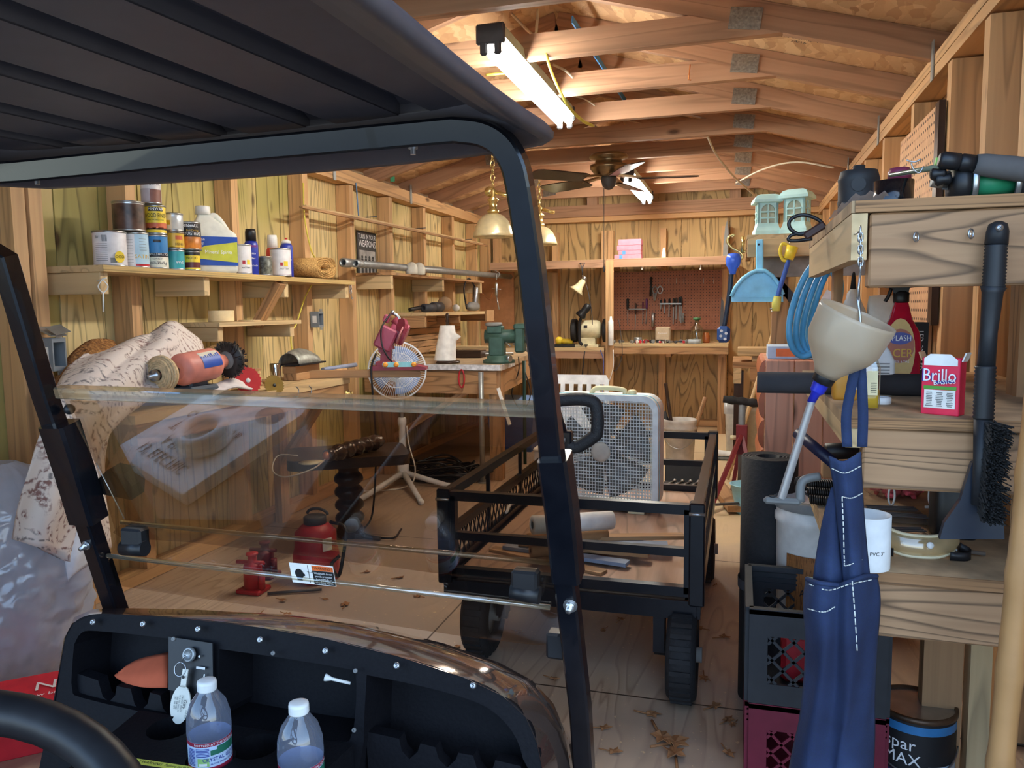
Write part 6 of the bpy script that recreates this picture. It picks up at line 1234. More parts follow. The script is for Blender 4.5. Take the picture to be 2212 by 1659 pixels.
p=fu(1690,1082,-.02);b=MB();b.box(p+V((0,0,0)),(82*kf,22*kf,16*kf),bev=.004);b.tube(spline([p+V((38*kf,0,0)),p+V((40*kf,.005,40*kf)),p+V((55*kf,.01,52*kf)),p+V((80*kf,.015,56*kf))],5),10*kf,12);b.build('bracket',mat('bracket_grey',(96,96,94),.5),t)
b=MB();b.lathe([(7*kf,0),(7*kf,.002)],p+V((-22*kf,0,8.2*kf)),seg=14);b.build('hole',M_INK,t)
b=MB();b.tube(spline([top+V((0,-.004,.03)),top+V((.004,-.01,-.005)),top+V((.0,-.012,-.03)),top+V((-.006,0,-.02))],5),.0022,6);b.tube([fu(1858,590),top+V((0,-.004,.03))],.0018,6);b.build('hook',M_STEEL,t)
b=MB();z=fu(1859,590).z
for i in range(7):
 q=fu(1859,500+13*i);b.tube([q+V((.0035*math.cos(a)*(1 if i%2 else.2),.0035*math.cos(a)*(.2 if i%2 else 1),.0075*math.sin(a))) for a in[2*PI*w/8 for w in range(8)]],.0013,5,closed=True)
b.tube([fu(1859,500),V((fu(1859,500).x,RY+.004,fu(1859,498).z))],.0016,6);b.build('chain',M_STEEL,t)
def onl(x,y):p=at(x,y,Z=Z3);return V((p.x,p.y,Z3))
p=onl(1930,1070);t=thing('earplug_bag',p,'clear bag full of pink foam earplugs on the lowest shelf','bag')
random.seed(11);b=MB()
for i in range(70):
 q=p+V((random.gauss(0,.022),random.gauss(0,.02),.008+abs(random.gauss(0,.014))));d=V((random.gauss(0,1),random.gauss(0,1),random.gauss(0,.6))).normalized();b.lathe([(.0055,-.011),(.006,-.006),(.005,.006),(.003,.011),(0,.012)],q,d,9)
ob=b.build('earplugs',mat('earplug_pink',(236,96,108),.7),t);ob['kind']='stuff'
b=MB();rows=[]
for i in range(14):
 v=i/13;row=[]
 for j in range(24):
  a=2*PI*j/24;s=max(.02,math.sin(PI*(.06+.9*v))**.5);row.append(p+V((math.cos(a)*.07*s*(1+.1*math.sin(4*a)),math.sin(a)*.055*s,.001+v*.062+.006*math.sin(5*a+8*v))))
 rows.append(row)
b.grid(rows,closed=True);b.build('bag',glassy('thin_film',(246,244,242),gloss=.1,rough=.1,mixd=.06),t)
for k,(x,y,rot) in enumerate(((1925,1112,.1),(1945,1128,-.05),(1938,1160,.2))):
 p=onl(x,y);t=thing('blister_pack',p,('long dark strip pack just behind','second strip pack under the earplug bag, next to','clear moulded pack right behind')[k]+' the safety goggles','package','strip packs on the lowest shelf');RM=Matrix.Rotation(rot,3,'Z')
 b=MB();b.box(p+V((0,0,.004+.002*(2-k))),(.105,.04,.008),RM,bev=.003);b.build('tray',glassy('pack_film',(210,208,204),gloss=.14,rough=.1,mixd=.35,dcol=(150,146,140)),t)
 b=MB()
 for j in range(3):b.box(p+RM@V((0,-.011+.011*j,.0145)),(.09,.004,.002),RM)
 b.build('dark_strips',M_DKGREY,t)
for k,(x,y) in enumerate(((1925,1098),(2012,1098))):
 p=onl(x,y);b=MB();b.tube([p+V((.006*math.cos(a),-.0,.026+.02*math.sin(a))) for a in[2*PI*i/14 for i in range(14)]],.0022,6,closed=True);b.tube([p+V((-.012,0,.002)),p+V((.012,0,.004))],.003,6);tag(b.build('zip_tag',M_WHITEP),('left' if k==0 else 'right')+' white plastic hang tab standing among the strip packs','tab','white hang tabs')
p=onl(1985,1200);t=thing('safety_goggles',p,'clear safety goggles with a black strap at the front of the lowest shelf','goggles');b=MB();rows=[]
for z,s,o in((.002,.9,0),(.012,1.0,.0),(.03,1.0,.003),(.036,.92,.006)):
 row=[]
 for i in range(25):
  a=PI*(1.02+.96*i/24);row.append(p+V((math.cos(a)*.062*s,.015+math.sin(a)*.034*s+o,z+.012*abs(math.cos(a))**3)))
 rows.append(row)
b.grid(rows);b.build('lens',glassy('goggle_lens',(240,234,214),gloss=.12,rough=.08,mixd=.4,dcol=(226,210,170)),t,thick=.002)
b=MB();b.tube([r_ for r_ in rows[3]],.003,8);b.tube([r_ for r_ in rows[0]],.003,8);b.build('rim',mat('goggle_vinyl',(220,206,170),.4),t)
for s in(-1,1):
 b=MB();q=p+V((s*.062,.015,.016));rows=[[q+V((s*.002*i,-.002*i,z)) for z in(-.008,.008)] for i in(0,)]+[[w+V((0,0,z)) for z in(-.007,.007)] for w in spline([q,q+V((s*.014,-.012,-.006)),q+V((s*.006,-.03,-.008)),q+V((-s*.02,-.034,-.008))],4)][1:]
 b.grid(rows);b.build('strap',M_BLACKP,t,thick=.0016)
b=MB();b.lathe([(.006,0),(.005,.003),(0,.004)],p+V((.012,-.019,.024)),(0,-1,.2),14);b.build('vent',M_WHITEP,t)
p=onl(1872,1230);t=thing('pvc_coupling',p,'white plastic pipe coupling standing behind the apron on the lowest shelf','pipe coupling');b=MB();r=.037;b.lathe([(r,0),(r,.085),(r*.94,.085),(r*.94,.004),(r,0)],p+V((0,.02,0)),seg=34,cap=False);b.build('body',M_WHITEP,t);fa=facing(p);TX().onround('PVC 3"',p+V((0,.02,0)),r,fa+.5,.03,.008).build('lettering',M_INK,t,fix=False)
p=onl(2066,1165);t=thing('black_container',p,'black square plastic container standing behind the snow brush blade','container');b=MB();b.grid(box_prof(p+V((0,.03,0)),.036,.034,[(.05,.05,.001),(.95,.95,0),(1,1,.006),(1,1,.115),(.9,.9,.122),(.05,.05,.123)],ux,ny),closed=True);b.build('body',M_BLACKP,t);b=MB();b.box(p+V((0,.03,.128)),(.06,.05,.012),bev=.004);b.build('lid',M_INK,t)
p=onl(2090,1198);b=MB();b.lathe([(.0065,0),(.0065,.006),(.0035,.007),(.0035,.045)],p+V((-.02,.0,.0066)),(1,-.25,0),10);tag(b.build('bolt',M_STEEL),'steel bolt lying right of the goggles','bolt')
M_SPR=mat('spring_steel',(58,52,48),.45,metal=.6)
for k,(x,y) in enumerate(((1775,1082),(1782,1070),(1772,1056),(1785,1048),(1790,1034))):
 p=onl(1790,1095-7*k);p=V((RXL+.03,p.y,Z3+.012+.011*(k%3)));t=None;b=MB();d=V((1,.12*(k-2),0)).normalized();s=V((-d.y,d.x,0));pts=[p+d*(-.045+.095*i/150)+s*.009*math.cos(i*.9)+V((0,0,.009*math.sin(i*.9))) for i in range(151)];b.tube(pts,.0022,4)
 b.tube(spline([pts[0],pts[0]-d*.016+V((0,0,.012)),pts[0]-d*.022,pts[0]-d*.012-V((0,0,.01))],4),.0022,6);tag(b.build('coil_spring',M_SPR),('bottom','second','third','fourth','top')[k]+' coil spring of the dark bundle at the left edge of the lowest shelf','spring','coil springs')
p=onl(1800,1040);b=MB();q0=at(1780,998,Y=p.y+.05);t=thing('black_flashlight',V((q0.x,q0.y,Z3)),'black roll lying above the springs beside the apron bib','roll');b.lathe([(.012,0),(.02,.004),(.02,.09),(.012,.094)],V((q0.x+.0,q0.y,Z3+.062)),(1,.15,.05),20);b.build('roll',M_BLACKP,t);b=MB();b.box((q0.x+.045,q0.y,Z3+.021),(.1,.05,.04),bev=.003);b.build('carton',M_CARD,t)
a,e=at(1722,935,Y=1.86),at(1782,985,Y=1.80);b=MB();b.lathe([(.010,0),(.0125,0),(.0125,(e-a).length+.04),(0,(e-a).length+.04)],a,(e-a),18,cap=False);tag(b.build('navy_tube',mat('navy_plastic',(28,34,66),.4)),'dark navy tube sticking up left behind the black roll','tube')
def crate(x0,x1,y0,y1,z0,h,m,label,inside=None):
 t=thing('milk_crate',((x0+x1)/2,(y0+y1)/2,z0),label,'crate','stacked plastic crates');w=.008
 for(a,b_,nm) in(((x0,y0),(x1,y0),'front_side'),((x1,y0),(x1,y1),'right_side'),((x1,y1),(x0,y1),'back_side'),((x0,y1),(x0,y0),'left_side')):
  A,B=V((*a,z0)),V((*b_,z0));u=(B-A);L_=u.length;u.normalize();n=V((u.y,-u.x,0));b=MB()
  fr=(A+n*0,u,V((0,0,1)))
  hole=[(L_*.14,h*.22),(L_*.86,h*.22),(L_*.86,h*.73),(L_*.14,h*.73)]
  b.prism([(0,0),(L_,0),(L_,h),(0,h)],fr,w,holes=[hole])
  for k in range(-3,9):
   for s in(-1,1):
    st=h*.21;pts=[]
    xx=L_*.14+k*st;za,zb=h*.22,h*.73;dz=zb-za
    p0=[xx,za];p1=[xx+dz,zb]
    if s<0:p0,p1=[xx,zb],[xx+dz,za]
    lo,hi=L_*.14,L_*.86
    def clip(p,q):
     p=p[:]
     if p[0]<lo:f_=(lo-p[0])/(q[0]-p[0]);p=[lo,p[1]+(q[1]-p[1])*f_]
     if p[0]>hi:f_=(hi-p[0])/(q[0]-p[0]);p=[hi,p[1]+(q[1]-p[1])*f_]
     return p
    if p1[0]<=lo or p0[0]>=hi:continue
    c0,c1=clip(p0,p1),clip(p1,p0)
    P_,Q_=[A+u*c[0]+V((0,0,c[1]))-n*0+u.cross(V((0,0,1)))*(w*.5) for c in(c0,c1)]
    if(P_-Q_).length>.005:b.board(P_,Q_,.005,.006,up=n)
  for z in(.80,.86,.92):b.board(A+V((0,0,h*z))+n*.001,B+V((0,0,h*z))+n*.001,.004,.006)
  b.board(A+V((0,0,h-.004)),B+V((0,0,h-.004)),.012,.016)
  b.build(nm,m,t)
 b=MB();b.box(((x0+x1)/2,(y0+y1)/2,z0+.006),(x1-x0-.02,y1-y0-.02,.01));b.build('bottom',m,t)
 return t
CH=.205;f0=at(1619,1315,Z=2*CH);k0=at(1619,1231,Z=2*CH);CW=.27
crate(f0.x,f0.x+CW,f0.y,k0.y+.03,CH+.002,CH,mat('crate_black',(44,46,50),.55),'grey black milk crate on top of the dark red crate')
crate(f0.x+.002,f0.x+CW,f0.y+.002,k0.y+.028,0.002,CH-.004,mat('crate_red',(110,22,46),.5),'dark red milk crate on the floor under the black crate')
for k,(dx,dy,sz_,m,lab) in enumerate(((.12,.1,(.1,.05,.11),M_RED,'red block inside the black crate'),(.16,.17,(.07,.05,.16),M_GREY,'grey piece standing inside the black crate'),(.2,.08,(.06,.05,.14),mat('pale_carton',(190,192,196),.6),'pale carton inside the black crate'))):
 b=MB();b.box((f0.x+dx,f0.y+dy,CH+.014+sz_[2]/2),sz_,bev=.01);tag(b.build('crate_content',m),lab,'block')
c=at(1650,1520,Z=0);c=V((at(1657,1200,Y=2.12).x,2.12,0));r=px_r(1605,1720,at(1660,1000,Y=2.12));hz=at(1660,985,Y=2.12).z;t=thing('rubber_mat_roll',c,'tall black rolled rubber mat standing on the floor behind the crates','roll')
b=MB();pts=[]
for i in range(140):
 a=i/139*2*PI*5;rr=r*(.42+.58*i/139);pts.append(V((math.cos(a)*rr,math.sin(a)*rr,0)))
b.grid([[c+q for q in pts],[c+q+V((0,0,hz)) for q in pts]]);b.build('roll',M_RUBBER,t,thick=r*.1)
b=MB();b.lathe([(r*1.055,hz*.46),(r*1.06,hz*.5)],c,seg=30,cap=False);b.build('band',M_DKGREY,t)
c=V((at(1765,1150,Y=2.04).x,2.04,0));ht=at(1755,1075,Y=2.04).z;r=.098;t=thing('stain_bucket',c,'white bucket with bark picture label and grey rim behind the crates','bucket')
b=MB();b.lathe([(r*.88,0),(r*.9,.004),(r,ht-.06),(r*1.04,ht-.055),(r*1.04,ht-.04),(r,ht-.035),(r*1.02,ht)],c,seg=36);b.build('tub',M_WHITEP,t)
b=MB();b.lathe([(r*1.06,ht-.02),(r*1.07,ht),(r*.98,ht+.006),(r*.95,ht-.004),(0,ht-.004)],c,seg=36,cap=False);b.build('lid',M_GREY,t)
fa=facing(c);q=TX();q.bandround(c,r*.99,fa-.75,fa+.9,ht*.35,ht*.78,.003);q.build('label',wood('bark_picture',(170,110,60),(84,50,28),su=4,sv=30,k=6,knots=0,line=.3),t,fix=False)
q=TX();q.bandround(c,r*.99,fa-.2,fa+.9,ht*.52,ht*.7,.0036);q.build('cream_panel',M_CREAM,t,fix=False);q=TX();q.bandround(c,r*.99,fa-.2,fa+.9,ht*.35,ht*.52,.0036);q.build('green_panel',mat('moss_green',(56,74,44),.5),t,fix=False)
TX().onround('ARBORCOAT',c,r*.99,fa+.28,ht*.62,.026,False,.8,.0045).build('lettering',M_INK,t,fix=False)
c=at(1978,1520,D=1.66);top=c.z;c=V((c.x,c.y,0));r=px_r(1897,2060,V((c.x,c.y,top)))
t,c,r,h,fa=can_at(c,r*.97,top,'large black paint can with a rusty lid on the floor under the rack',[(0,.12,G_),(.12,.42,mat('label_swirl',(70,60,120),.4,var=.8,scale=18)),(.42,.86,M_INK),(.86,.95,BL_),(.95,1,M_INK)],[('spar',.72,.036,M_WINK,-.35,False,1),('MAX',.56,.034,M_WINK,-.3,False,1)],rim=False)
b=MB();b.lathe([(r*.99,h-.008),(r*1.03,h-.006),(r*1.03,h+.003),(r*.95,h+.004),(r*.93,h-.006),(r*.7,h-.006),(r*.68,h-.003),(0,h-.003)],c,seg=44,cap=False);plabel(b.build('lid',mat('rusty_lid',(84,64,48),.4,metal=.5,var=.7,scale=16),t),'rust-stained lid')
q=TX();q.bandround(c,r,fa+.35,fa+1.3,h*.02,h*.52,.001);q.build('price_sticker',mat('sticker_grey',(160,172,184),.5),t,fix=False)
b=MB();b.tube([c+V((math.cos(fa+a)*r*1.04,math.sin(fa+a)*r*1.04,h*(.42+.1*a*a))) for a in[-1.5+3*i/20 for i in range(21)]],.002,6);b.build('handle',M_STEEL,t)
a,e=at(2160,1659,Y=1.16),at(2216,1120,Y=1.16);d=(e-a);a=a-d*((a.z-.012)/d.z);e=e+d*.55;b=MB();n=7;pts=[];rs=[]
for i in range(n*6+1):f=i/(n*6);pts.append(a.lerp(e,f));rs.append(.0165*(1.12 if i%6==0 else(.97 if i%6==3 else 1)))
b.tube(pts,rs,16);tag(b.build('bamboo_pole',mat('bamboo',(172,126,78),.4,var=.2,scale=8)),'bamboo pole leaning at the right edge of the view','pole')
def denim(nt,b):
 L=nt.links;tc=nn(nt,'ShaderNodeTexCoord');b.inputs['Roughness'].default_value=.9
 n=nn(nt,'ShaderNodeTexNoise');n.inputs['Scale'].default_value=7;n.inputs['Detail'].default_value=5;L.new(tc.outputs['Object'],n.inputs['Vector']);r=ramp(nt,[(.35,S(22,34,66)),(.55,S(34,50,86)),(.66,S(48,66,104)),(.82,S(128,140,164))]);L.new(n.outputs['Fac'],r.inputs['Fac'])
 n2=nn(nt,'ShaderNodeTexNoise');n2.inputs['Scale'].default_value=400;L.new(tc.outputs['Object'],n2.inputs['Vector']);x=nn(nt,'ShaderNodeMix',data_type='RGBA',blend_type='MULTIPLY');x.inputs[0].default_value=.35;L.new(r.outputs['Color'],x.inputs[6]);L.new(n2.outputs['Color'],x.inputs[7]);L.new(x.outputs[2],b.inputs['Base Color'])
 bp=nn(nt,'ShaderNodeBump');bp.inputs['Strength'].default_value=.3;bp.inputs['Distance'].default_value=.002;L.new(n2.outputs['Fac'],bp.inputs['Height']);L.new(bp.outputs['Normal'],b.inputs['Normal'])
M_DEN=pattern('denim',denim)
ay=RY-.05
def ap(x,y,n=0):return at(x,y,Y=ay-n)
t=thing('apron',ap(1800,1659),'blue denim apron with white stitching hanging in front of the near rack','apron')
b=MB();rows=[[ap(1792,985,.012),ap(1822,996,.028),ap(1858,976,.015)],[ap(1800,1040,.014),ap(1830,1048,.034),ap(1862,1035,.012)],[ap(1808,1120,.02),ap(1838,1130,.042),ap(1866,1110,.014)],[ap(1818,1190,.025),ap(1845,1200,.042),ap(1872,1190,.014)],[ap(1824,1275,.02),ap(1848,1280,.036),ap(1880,1270,.012)]]
b.grid(drape(rows,8,6,.002,21));b.build('bib',M_DEN,t,thick=.003)
b=MB();rows=[[ap(1796,1052,.006),ap(1812,1060,.01),ap(1825,1050,.0)],[ap(1775,1130,.006),ap(1800,1150,.02),ap(1830,1140,.0)],[ap(1760,1240,.004),ap(1795,1265,.03),ap(1840,1262,.004)],[ap(1752,1310,.002),ap(1795,1320,.02),ap(1850,1310,.0)]]
b.grid(drape(rows,8,6,.002,22));b.build('folded_side',M_DEN,t,thick=.003)
b=MB();rows=[]
for y,xl,xr in((1250,1742,1893),(1300,1737,1895),(1380,1742,1892),(1450,1740,1893),(1540,1728,1891),(1600,1716,1890),(1680,1703,1888),(1760,1692,1886)):
 rows.append([ap(xl,y,.0),ap(xl+.2*(xr-xl),y+8,.045),ap(xl+.45*(xr-xl),y+14,.038),ap(xl+.62*(xr-xl),y+6,.052),ap(xl+.85*(xr-xl),y-6,.03),ap(xr,y-6,.0)])
b.grid(drape(rows,7,5,.005,23));b.build('skirt',M_DEN,t,thick=.003)
b=MB();r0=drape(rows,7,5,.005,23)[0];b.tube([p+V((0,-.001,0)) for p in r0],.0035,8);b.build('waist_hem',M_DEN,t)
for pts in([ap(1830,965,.014),ap(1828,900,.012),ap(1838,840,.01),ap(1852,772,.0)],[ap(1862,965,.014),ap(1864,900,.012),ap(1862,840,.008),ap(1858,772,.0)]):
 b=MB();rows=[[p+V((-.007,0,0)),p+V((.007,-.002,0))] for p in spline(pts,6)];b.grid(rows);b.build('neck_strap',M_DEN,t,thick=.0025)
b=MB();q=ap(1855,772);b.tube(spline([q+V((0,-.006,-.01)),q+V((.004,.002,-.014)),q+V((.006,.012,.0)),V((q.x+.004,RY+.008,Z1-.128))],5),.0022,6);b.build('hanging_hook',M_STEEL,t)
def stitch(pts,w=.0009):
 b=MB();P_=spline(pts,5)
 for i in range(0,len(P_)-1):b.tube([P_[i],P_[i].lerp(P_[i+1],.75)],w,5)
 ob=b.build('stitching',mat('thread',(206,208,200),.8),t);return plabel(ob,'white stitching')
stitch([ap(1797,1012,.022),ap(1826,1022,.04),ap(1861,1006,.022)]);stitch([ap(1819,1073,.036),ap(1822,1140,.044),ap(1824,1210,.046),ap(1828,1222,.05),ap(1864,1208,.03)]);stitch([ap(1819,1073,.036),ap(1840,1076,.047),ap(1864,1065,.03)])
stitch([ap(1748,1262,.03),ap(1790,1275,.053),ap(1835,1262,.056),ap(1885,1252,.03)]);stitch([ap(1841,1255,.062),ap(1846,1320,.064),ap(1852,1410,.064)]);stitch([ap(1745,1315,.03),ap(1780,1322,.052),ap(1805,1310,.056)])
cx0,cx1=at(1652,880,Y=2.62).x,.52;t=thing('cedar_cabinet',((cx0+cx1)/2,2.8,0),'pinkish cedar cabinet with rounded log edges behind the rubber mat roll','cabinet');cz=.875
M_CED=wood('cedar_wood',(232,172,140),(206,138,112),su=9,sv=1,k=6,knots=.2,line=.7,rough=.35)
n=5
for i in range(n):
 w=(cx1-cx0)/n;b=MB();b.box((cx0+w*(i+.5),2.63,cz/2),(w-.002,.02,cz-.004),bev=.002,long=2);b.build('front_board',M_CED,t)
for i in range(9):
 h=cz/9;b=MB();b.prism([(.02*math.cos(a)*-1,h/2+(h/2-.002)*math.sin(a)) for a in[-PI/2+PI*k/10 for k in range(11)]],((cx0-.0,2.64,i*h),(1,0,0),(0,0,1)),-.42);plabel(b.build('log_siding',mat('log_red',(176,98,60),.4),t),'rounded reddish log board')
b=MB();b.box(((cx0+cx1)/2,2.85,cz-.012),(cx1-cx0,.42,.02));b.build('top',M_CED,t)
p=V((at(1702,757,Y=2.75).x,2.78,cz));t=thing('hardware_box',p,'flat pale blue box with orange panel lying on the cedar cabinet','box');b=MB();b.box(p+V((.02,0,.02)),(.17,.16,.04));b.build('carton',mat('pale_blue_card',(190,210,230),.6),t);TX().rect(p+V((.02,-.081,.02)),(1,0,0),(0,0,1),.12,.026).build('orange_panel',mat('panel_orange',(232,120,60),.5),t,fix=False);TX().rect(p+V((.05,-.0815,.026)),(1,0,0),(0,0,1),.03,.01).build('yellow_mark',M_YEL,t,fix=False)
p=V((at(1752,735,Y=2.86).x,2.84,cz+.041));t2_=None;b=MB();b.lathe([(.05,0),(.06,.01),(.06,.06),(.045,.075),(0,.078)],p+V((.03,.03,0)),seg=22);tag(b.build('clear_tub',glassy('tub_plastic',(220,224,226),gloss=.12,rough=.1,mixd=.25)),'clear plastic tub on the flat blue box behind the hose coil','tub')
hc=at(1755,668,Y=2.25);t=None;b=MB();M_HOSE=mat('hose_blue',(92,166,206),.35)
for k in range(4):
 R1_,R2_=.052-.007*k,.128-.004*k;c0=hc+V((.012*k,.02*k,-.002*k));b.tube([c0+V((R1_*math.cos(a)*(1+.12*math.sin(2*a))+.018*math.sin(a),.01*math.sin(3*a+k),R2_*math.sin(a))) for a in[2*PI*i/40 for i in range(40)]],.0085,10,closed=True)
b.tube(spline([hc+V((.04,0,-.10)),hc+V((.10,.02,-.115)),hc+V((.16,.05,-.10)),hc+V((.2,.05,-.06))],6),.0085,10)
tag(b.build('air_hose',M_HOSE),'hanging coil of light blue air hose left of the funnel','hose')
p=hc+V((0,.02,.12));b=MB();b.tube(spline([p+V((.0,.0,.01)),p+V((.03,.0,.02)),V((.2,2.27,p.z+.06)),V((SR-.02,2.3,p.z+.08))],5),.005,8);tag(b.build('hose_hook',M_DKGREY),'dark hook from the wall carrying the hose coil','hook')
QY=3.2;qx=at(1612,512,Y=QY).x;qz=at(1640,506,Y=QY).z
t=thing('rack_shelf',((qx+SR)/2,3.5,qz-.1),'rear rack shelf with a pale front beam carrying the two lanterns','shelf','rear rack shelves')
MB().box(((qx+SR)/2,3.52,qz-.008),(SR-qx-.005,.62,.016)).build('shelf_board',M_SHELF,t)
MB().box(((qx+SR)/2,QY+.018,qz-.017-.035),(SR-qx-.01,.036,.07),bev=.002).build('front_beam',M_SHELF,t)
MB().box((qx+.012,3.52,qz-.045),(.022,.6,.05)).build('side_board',M_OLD,t)
MB().box(((at(1640,570,Y=3.3).x+SR)/2,3.3,at(1700,572,Y=3.3).z),(SR-at(1640,570,Y=3.3).x,.03,.095)).build('lower_beam',mat('grey_plank',(150,140,130),.8,var=.2),t)
MB().board((.12,3.36,qz-.16),(.42,3.36,qz-.5),.06,.035,up=(0,1,0)).build('diagonal_brace',M_DARKW,t)
MB().box((.15,3.36,qz/2-.07),(.06,.06,qz-.16)).build('leg',M_OLD,t)
a,e=at(1768,628,Y=3.33),at(1800,690,Y=3.33);b=MB();b.box((a+e)/2,(.055,.004,.11),Matrix.Rotation(.5,3,'Y'));tag(b.build('paper_note',M_PAPER),'white paper sheet stuck on the dark diagonal brace behind the hose','paper')
def lantern(x0,x1,yt,yb,Y,label,rot):
 p=V((at((x0+x1)/2,yb,Y=Y).x,Y,qz));k=(p-EYE).dot(FW)/F;w=(x1-x0)*k;h=at(1680,yt,Y=Y).z-qz;t=thing('house_lantern',p,label,'lantern','house lanterns');s=w*.36;R_=Matrix.Rotation(rot,3,'Z');M_T=mat('lantern_teal',(188,228,224),.5,var=.15,scale=12)
 b=MB()
 def sq(hw,z):return[p+R_@V((a*hw,b_*hw,z)) for a,b_ in((-1,-1),(1,-1),(1,1),(-1,1))]
 b.grid([sq(s*1.25,0),sq(s*1.25,.02),sq(s*1.08,.035),sq(s,.05)],smooth=False,closed=True);b.add(sq(s*1.25,.0),[(0,1,2,3)]);b.build('base',M_T,t)
 for i in range(4):
  RR2=R_@Matrix.Rotation(i*PI/2,3,'Z');o=p+RR2@V((0,-s,0));u=RR2@V((1,0,0));hz0,hz1=h*.28,h*.72
  arch=[(s*.66*math.cos(a),hz1-s*.5+s*.62*math.sin(a)) for a in[PI*j/10 for j in range(11)]]
  b=MB();b.prism([(-s,.03),(s,.03),(s,h*.8),(-s,h*.8)],(o,u,(0,0,1)),-.008,holes=[[(s*.66,hz0)]+arch+[(-s*.66,hz0)]])
  b.build('wall',M_T,t)
  b=MB();b.board(o+V((0,0,hz0)),o+V((0,0,hz1+s*.1)),.006,.006,up=u)
  for z in(hz0+(hz1-hz0)*.33,hz0+(hz1-hz0)*.66):b.board(o+u*-s*.66+V((0,0,z)),o+u*s*.66+V((0,0,z)),.006,.006)
  b.build('mullion',M_T,t)
  b=MB();o2=p+RR2@V((0,-s+.012,0));b.prism([(-s*.8,hz0-.01),(s*.8,hz0-.01),(s*.8,hz1+.02),(-s*.8,hz1+.02)],(o2,u,(0,0,1)),-.002);b.build('pane',mat('lantern_pane',(206,200,170),.4),t)
 b=MB();b.grid([sq(s*1.0,h*.78),sq(s*1.38,h*.8),sq(s*1.38,h*.86),sq(s*1.1,h*.96),sq(s*.7,h),sq(.001,h)],smooth=False,closed=True);b.build('roof',M_T,t)
lantern(1626,1684,420,508,3.32,'greyish teal house lantern on the rear rack, the left one',.12)
lantern(1690,1752,412,504,3.30,'brighter teal house lantern on the rear rack, the right one',-.35)
dy=QY-.022
def dp_(x,y,n=0):return at(x,y,Y=dy-n)
M_DP=mat('dustpan_blue',(140,212,244),.35,sss=.2);t=thing('dustpan',dp_(1635,655),'light blue dustpan hanging by its handle from the rear rack','dustpan')
P_=[(1580,652),(1580,640),(1588,622),(1604,602),(1622,590),(1634,585),(1652,585),(1668,596),(1682,614),(1691,636),(1692,652)]
b=MB();q=[dp_(x,y,.004) for x,y in P_];m_=len(q);b.add(q+[w+V((0,-.006,0)) for w in q],[tuple(range(m_))[::-1],tuple(range(m_,2*m_))]+[(i,(i+1)%m_,(i+1)%m_+m_,i+m_) for i in range(m_)],None,False);b.build('pan',M_DP,t)
b=MB();b.tube([w+V((0,-.02,0)) for w in q[1:-1]],.006,8);b.grid([[w+V((0,-.004,0)) for w in q[1:-1]],[w+V((0,-.022,0)) for w in q[1:-1]]]);b.build('raised_rim',M_DP,t,thick=.003)
b=MB();b.board(dp_(1641,592,.012),dp_(1641,517,.012),.028,.01,up=(1,0,0),bev=.004);b.build('handle',M_DP,t);b=MB();b.lathe([(.004,0),(.004,.002)],dp_(1639,528,.0175),(0,-1,0),12);b.build('hole',M_INK,t)
b=MB();b.board(dp_(1581,641,.012),dp_(1691,641,.012),.004,.004);b.build('lip',M_DP,t)
cy=QY+.0
t=thing('adapter_lead',at(1563,738,Y=cy),'thick black cord with clear blue plug ends hanging left of the dustpan','cord')
M_CBL=mat('clear_blue',(70,110,220),.25);b=MB();b.lathe([(.012,-.05),(.016,-.03),(.026,-.015),(.03,.01),(.022,.03),(0,.034)],at(1584,565,Y=cy),(.05,0,1),20);b.build('plug_end',M_CBL,t)
b=MB();b.tube(spline([at(1580,588,Y=cy),at(1576,630,Y=cy),at(1567,690,Y=cy),at(1564,706,Y=cy)],6),.0095,12);b.build('cable',mat('cord_darkblue',(30,40,58),.4),t)
b=MB();p=at(1563,722,Y=cy);b.box(p,(.05,.045,.065),bev=.012);b.build('socket_end',mat('socket_navy',(40,74,130),.3),t)
k=TX()
for x,z in((-.008,.014),(.01,.004),(-.01,-.006),(.006,-.018)):k.disc(p+V((x,-.0235,z)),(1,0,0),(0,0,1),.012,.011)
k.build('contacts',M_PAPER,t,fix=False)
t=thing('power_adapter',at(1675,675,Y=cy-.06),'yellow trailer plug adapter with short blue cable in front of the dustpan','adapter');ya=cy-.06
def yp(x,y):return at(x,y,Y=ya)
b=MB();b.tube([yp(1712,532),yp(1703,560)],[.022,.018],16);b.tube(spline([yp(1704,530),yp(1690,527),yp(1685,545),yp(1692,562),yp(1702,563)],5),.006,8);b.build('plug_head',M_YEL,t)
b=MB();b.tube(spline([yp(1703,562),yp(1695,590),yp(1684,625),yp(1680,642)],5),.009,10);b.build('cable',mat('cable_blue',(58,92,170),.4),t)
b=MB();b.tube([yp(1680,640),yp(1677,655),yp(1676,672)],[.014,.017,.014],14);b.build('plug_tail',mat('pale_yellow',(226,222,110),.4),t);b=MB();b.tube([yp(1671,665),yp(1663,668)],.003,6);b.tube([yp(1671,670),yp(1665,674)],.003,6);b.build('prongs',M_STEEL,t)
b=MB();b.tube(spline([yp(1704,532),yp(1706,522),V((yp(1706,518).x,QY-.002,yp(1706,518).z))],4),.002,6);b.build('hook',M_STEEL,t)
hb_=lambda x,y:at(x,y,Y=QY+.03)
b=MB();b.tube(spline([hb_(1580,512),hb_(1586,508),hb_(1583,507),hb_(1574,512),hb_(1572,524),hb_(1582,536),hb_(1596,543),hb_(1604,552),hb_(1601,560),hb_(1598,556)],6),.005,8);b.tube([hb_(1606,510),hb_(1603,545)],.007,8);b.tube([hb_(1603,545),hb_(1616,541)],.005,6)
tag(b.build('scroll_hook',M_BRASS),'brass scroll hook on the left end of the rear rack','hook')
p0,p1=at(2023,228,X=SR-.014),at(1948,306,X=SR-.014);pb0=.98
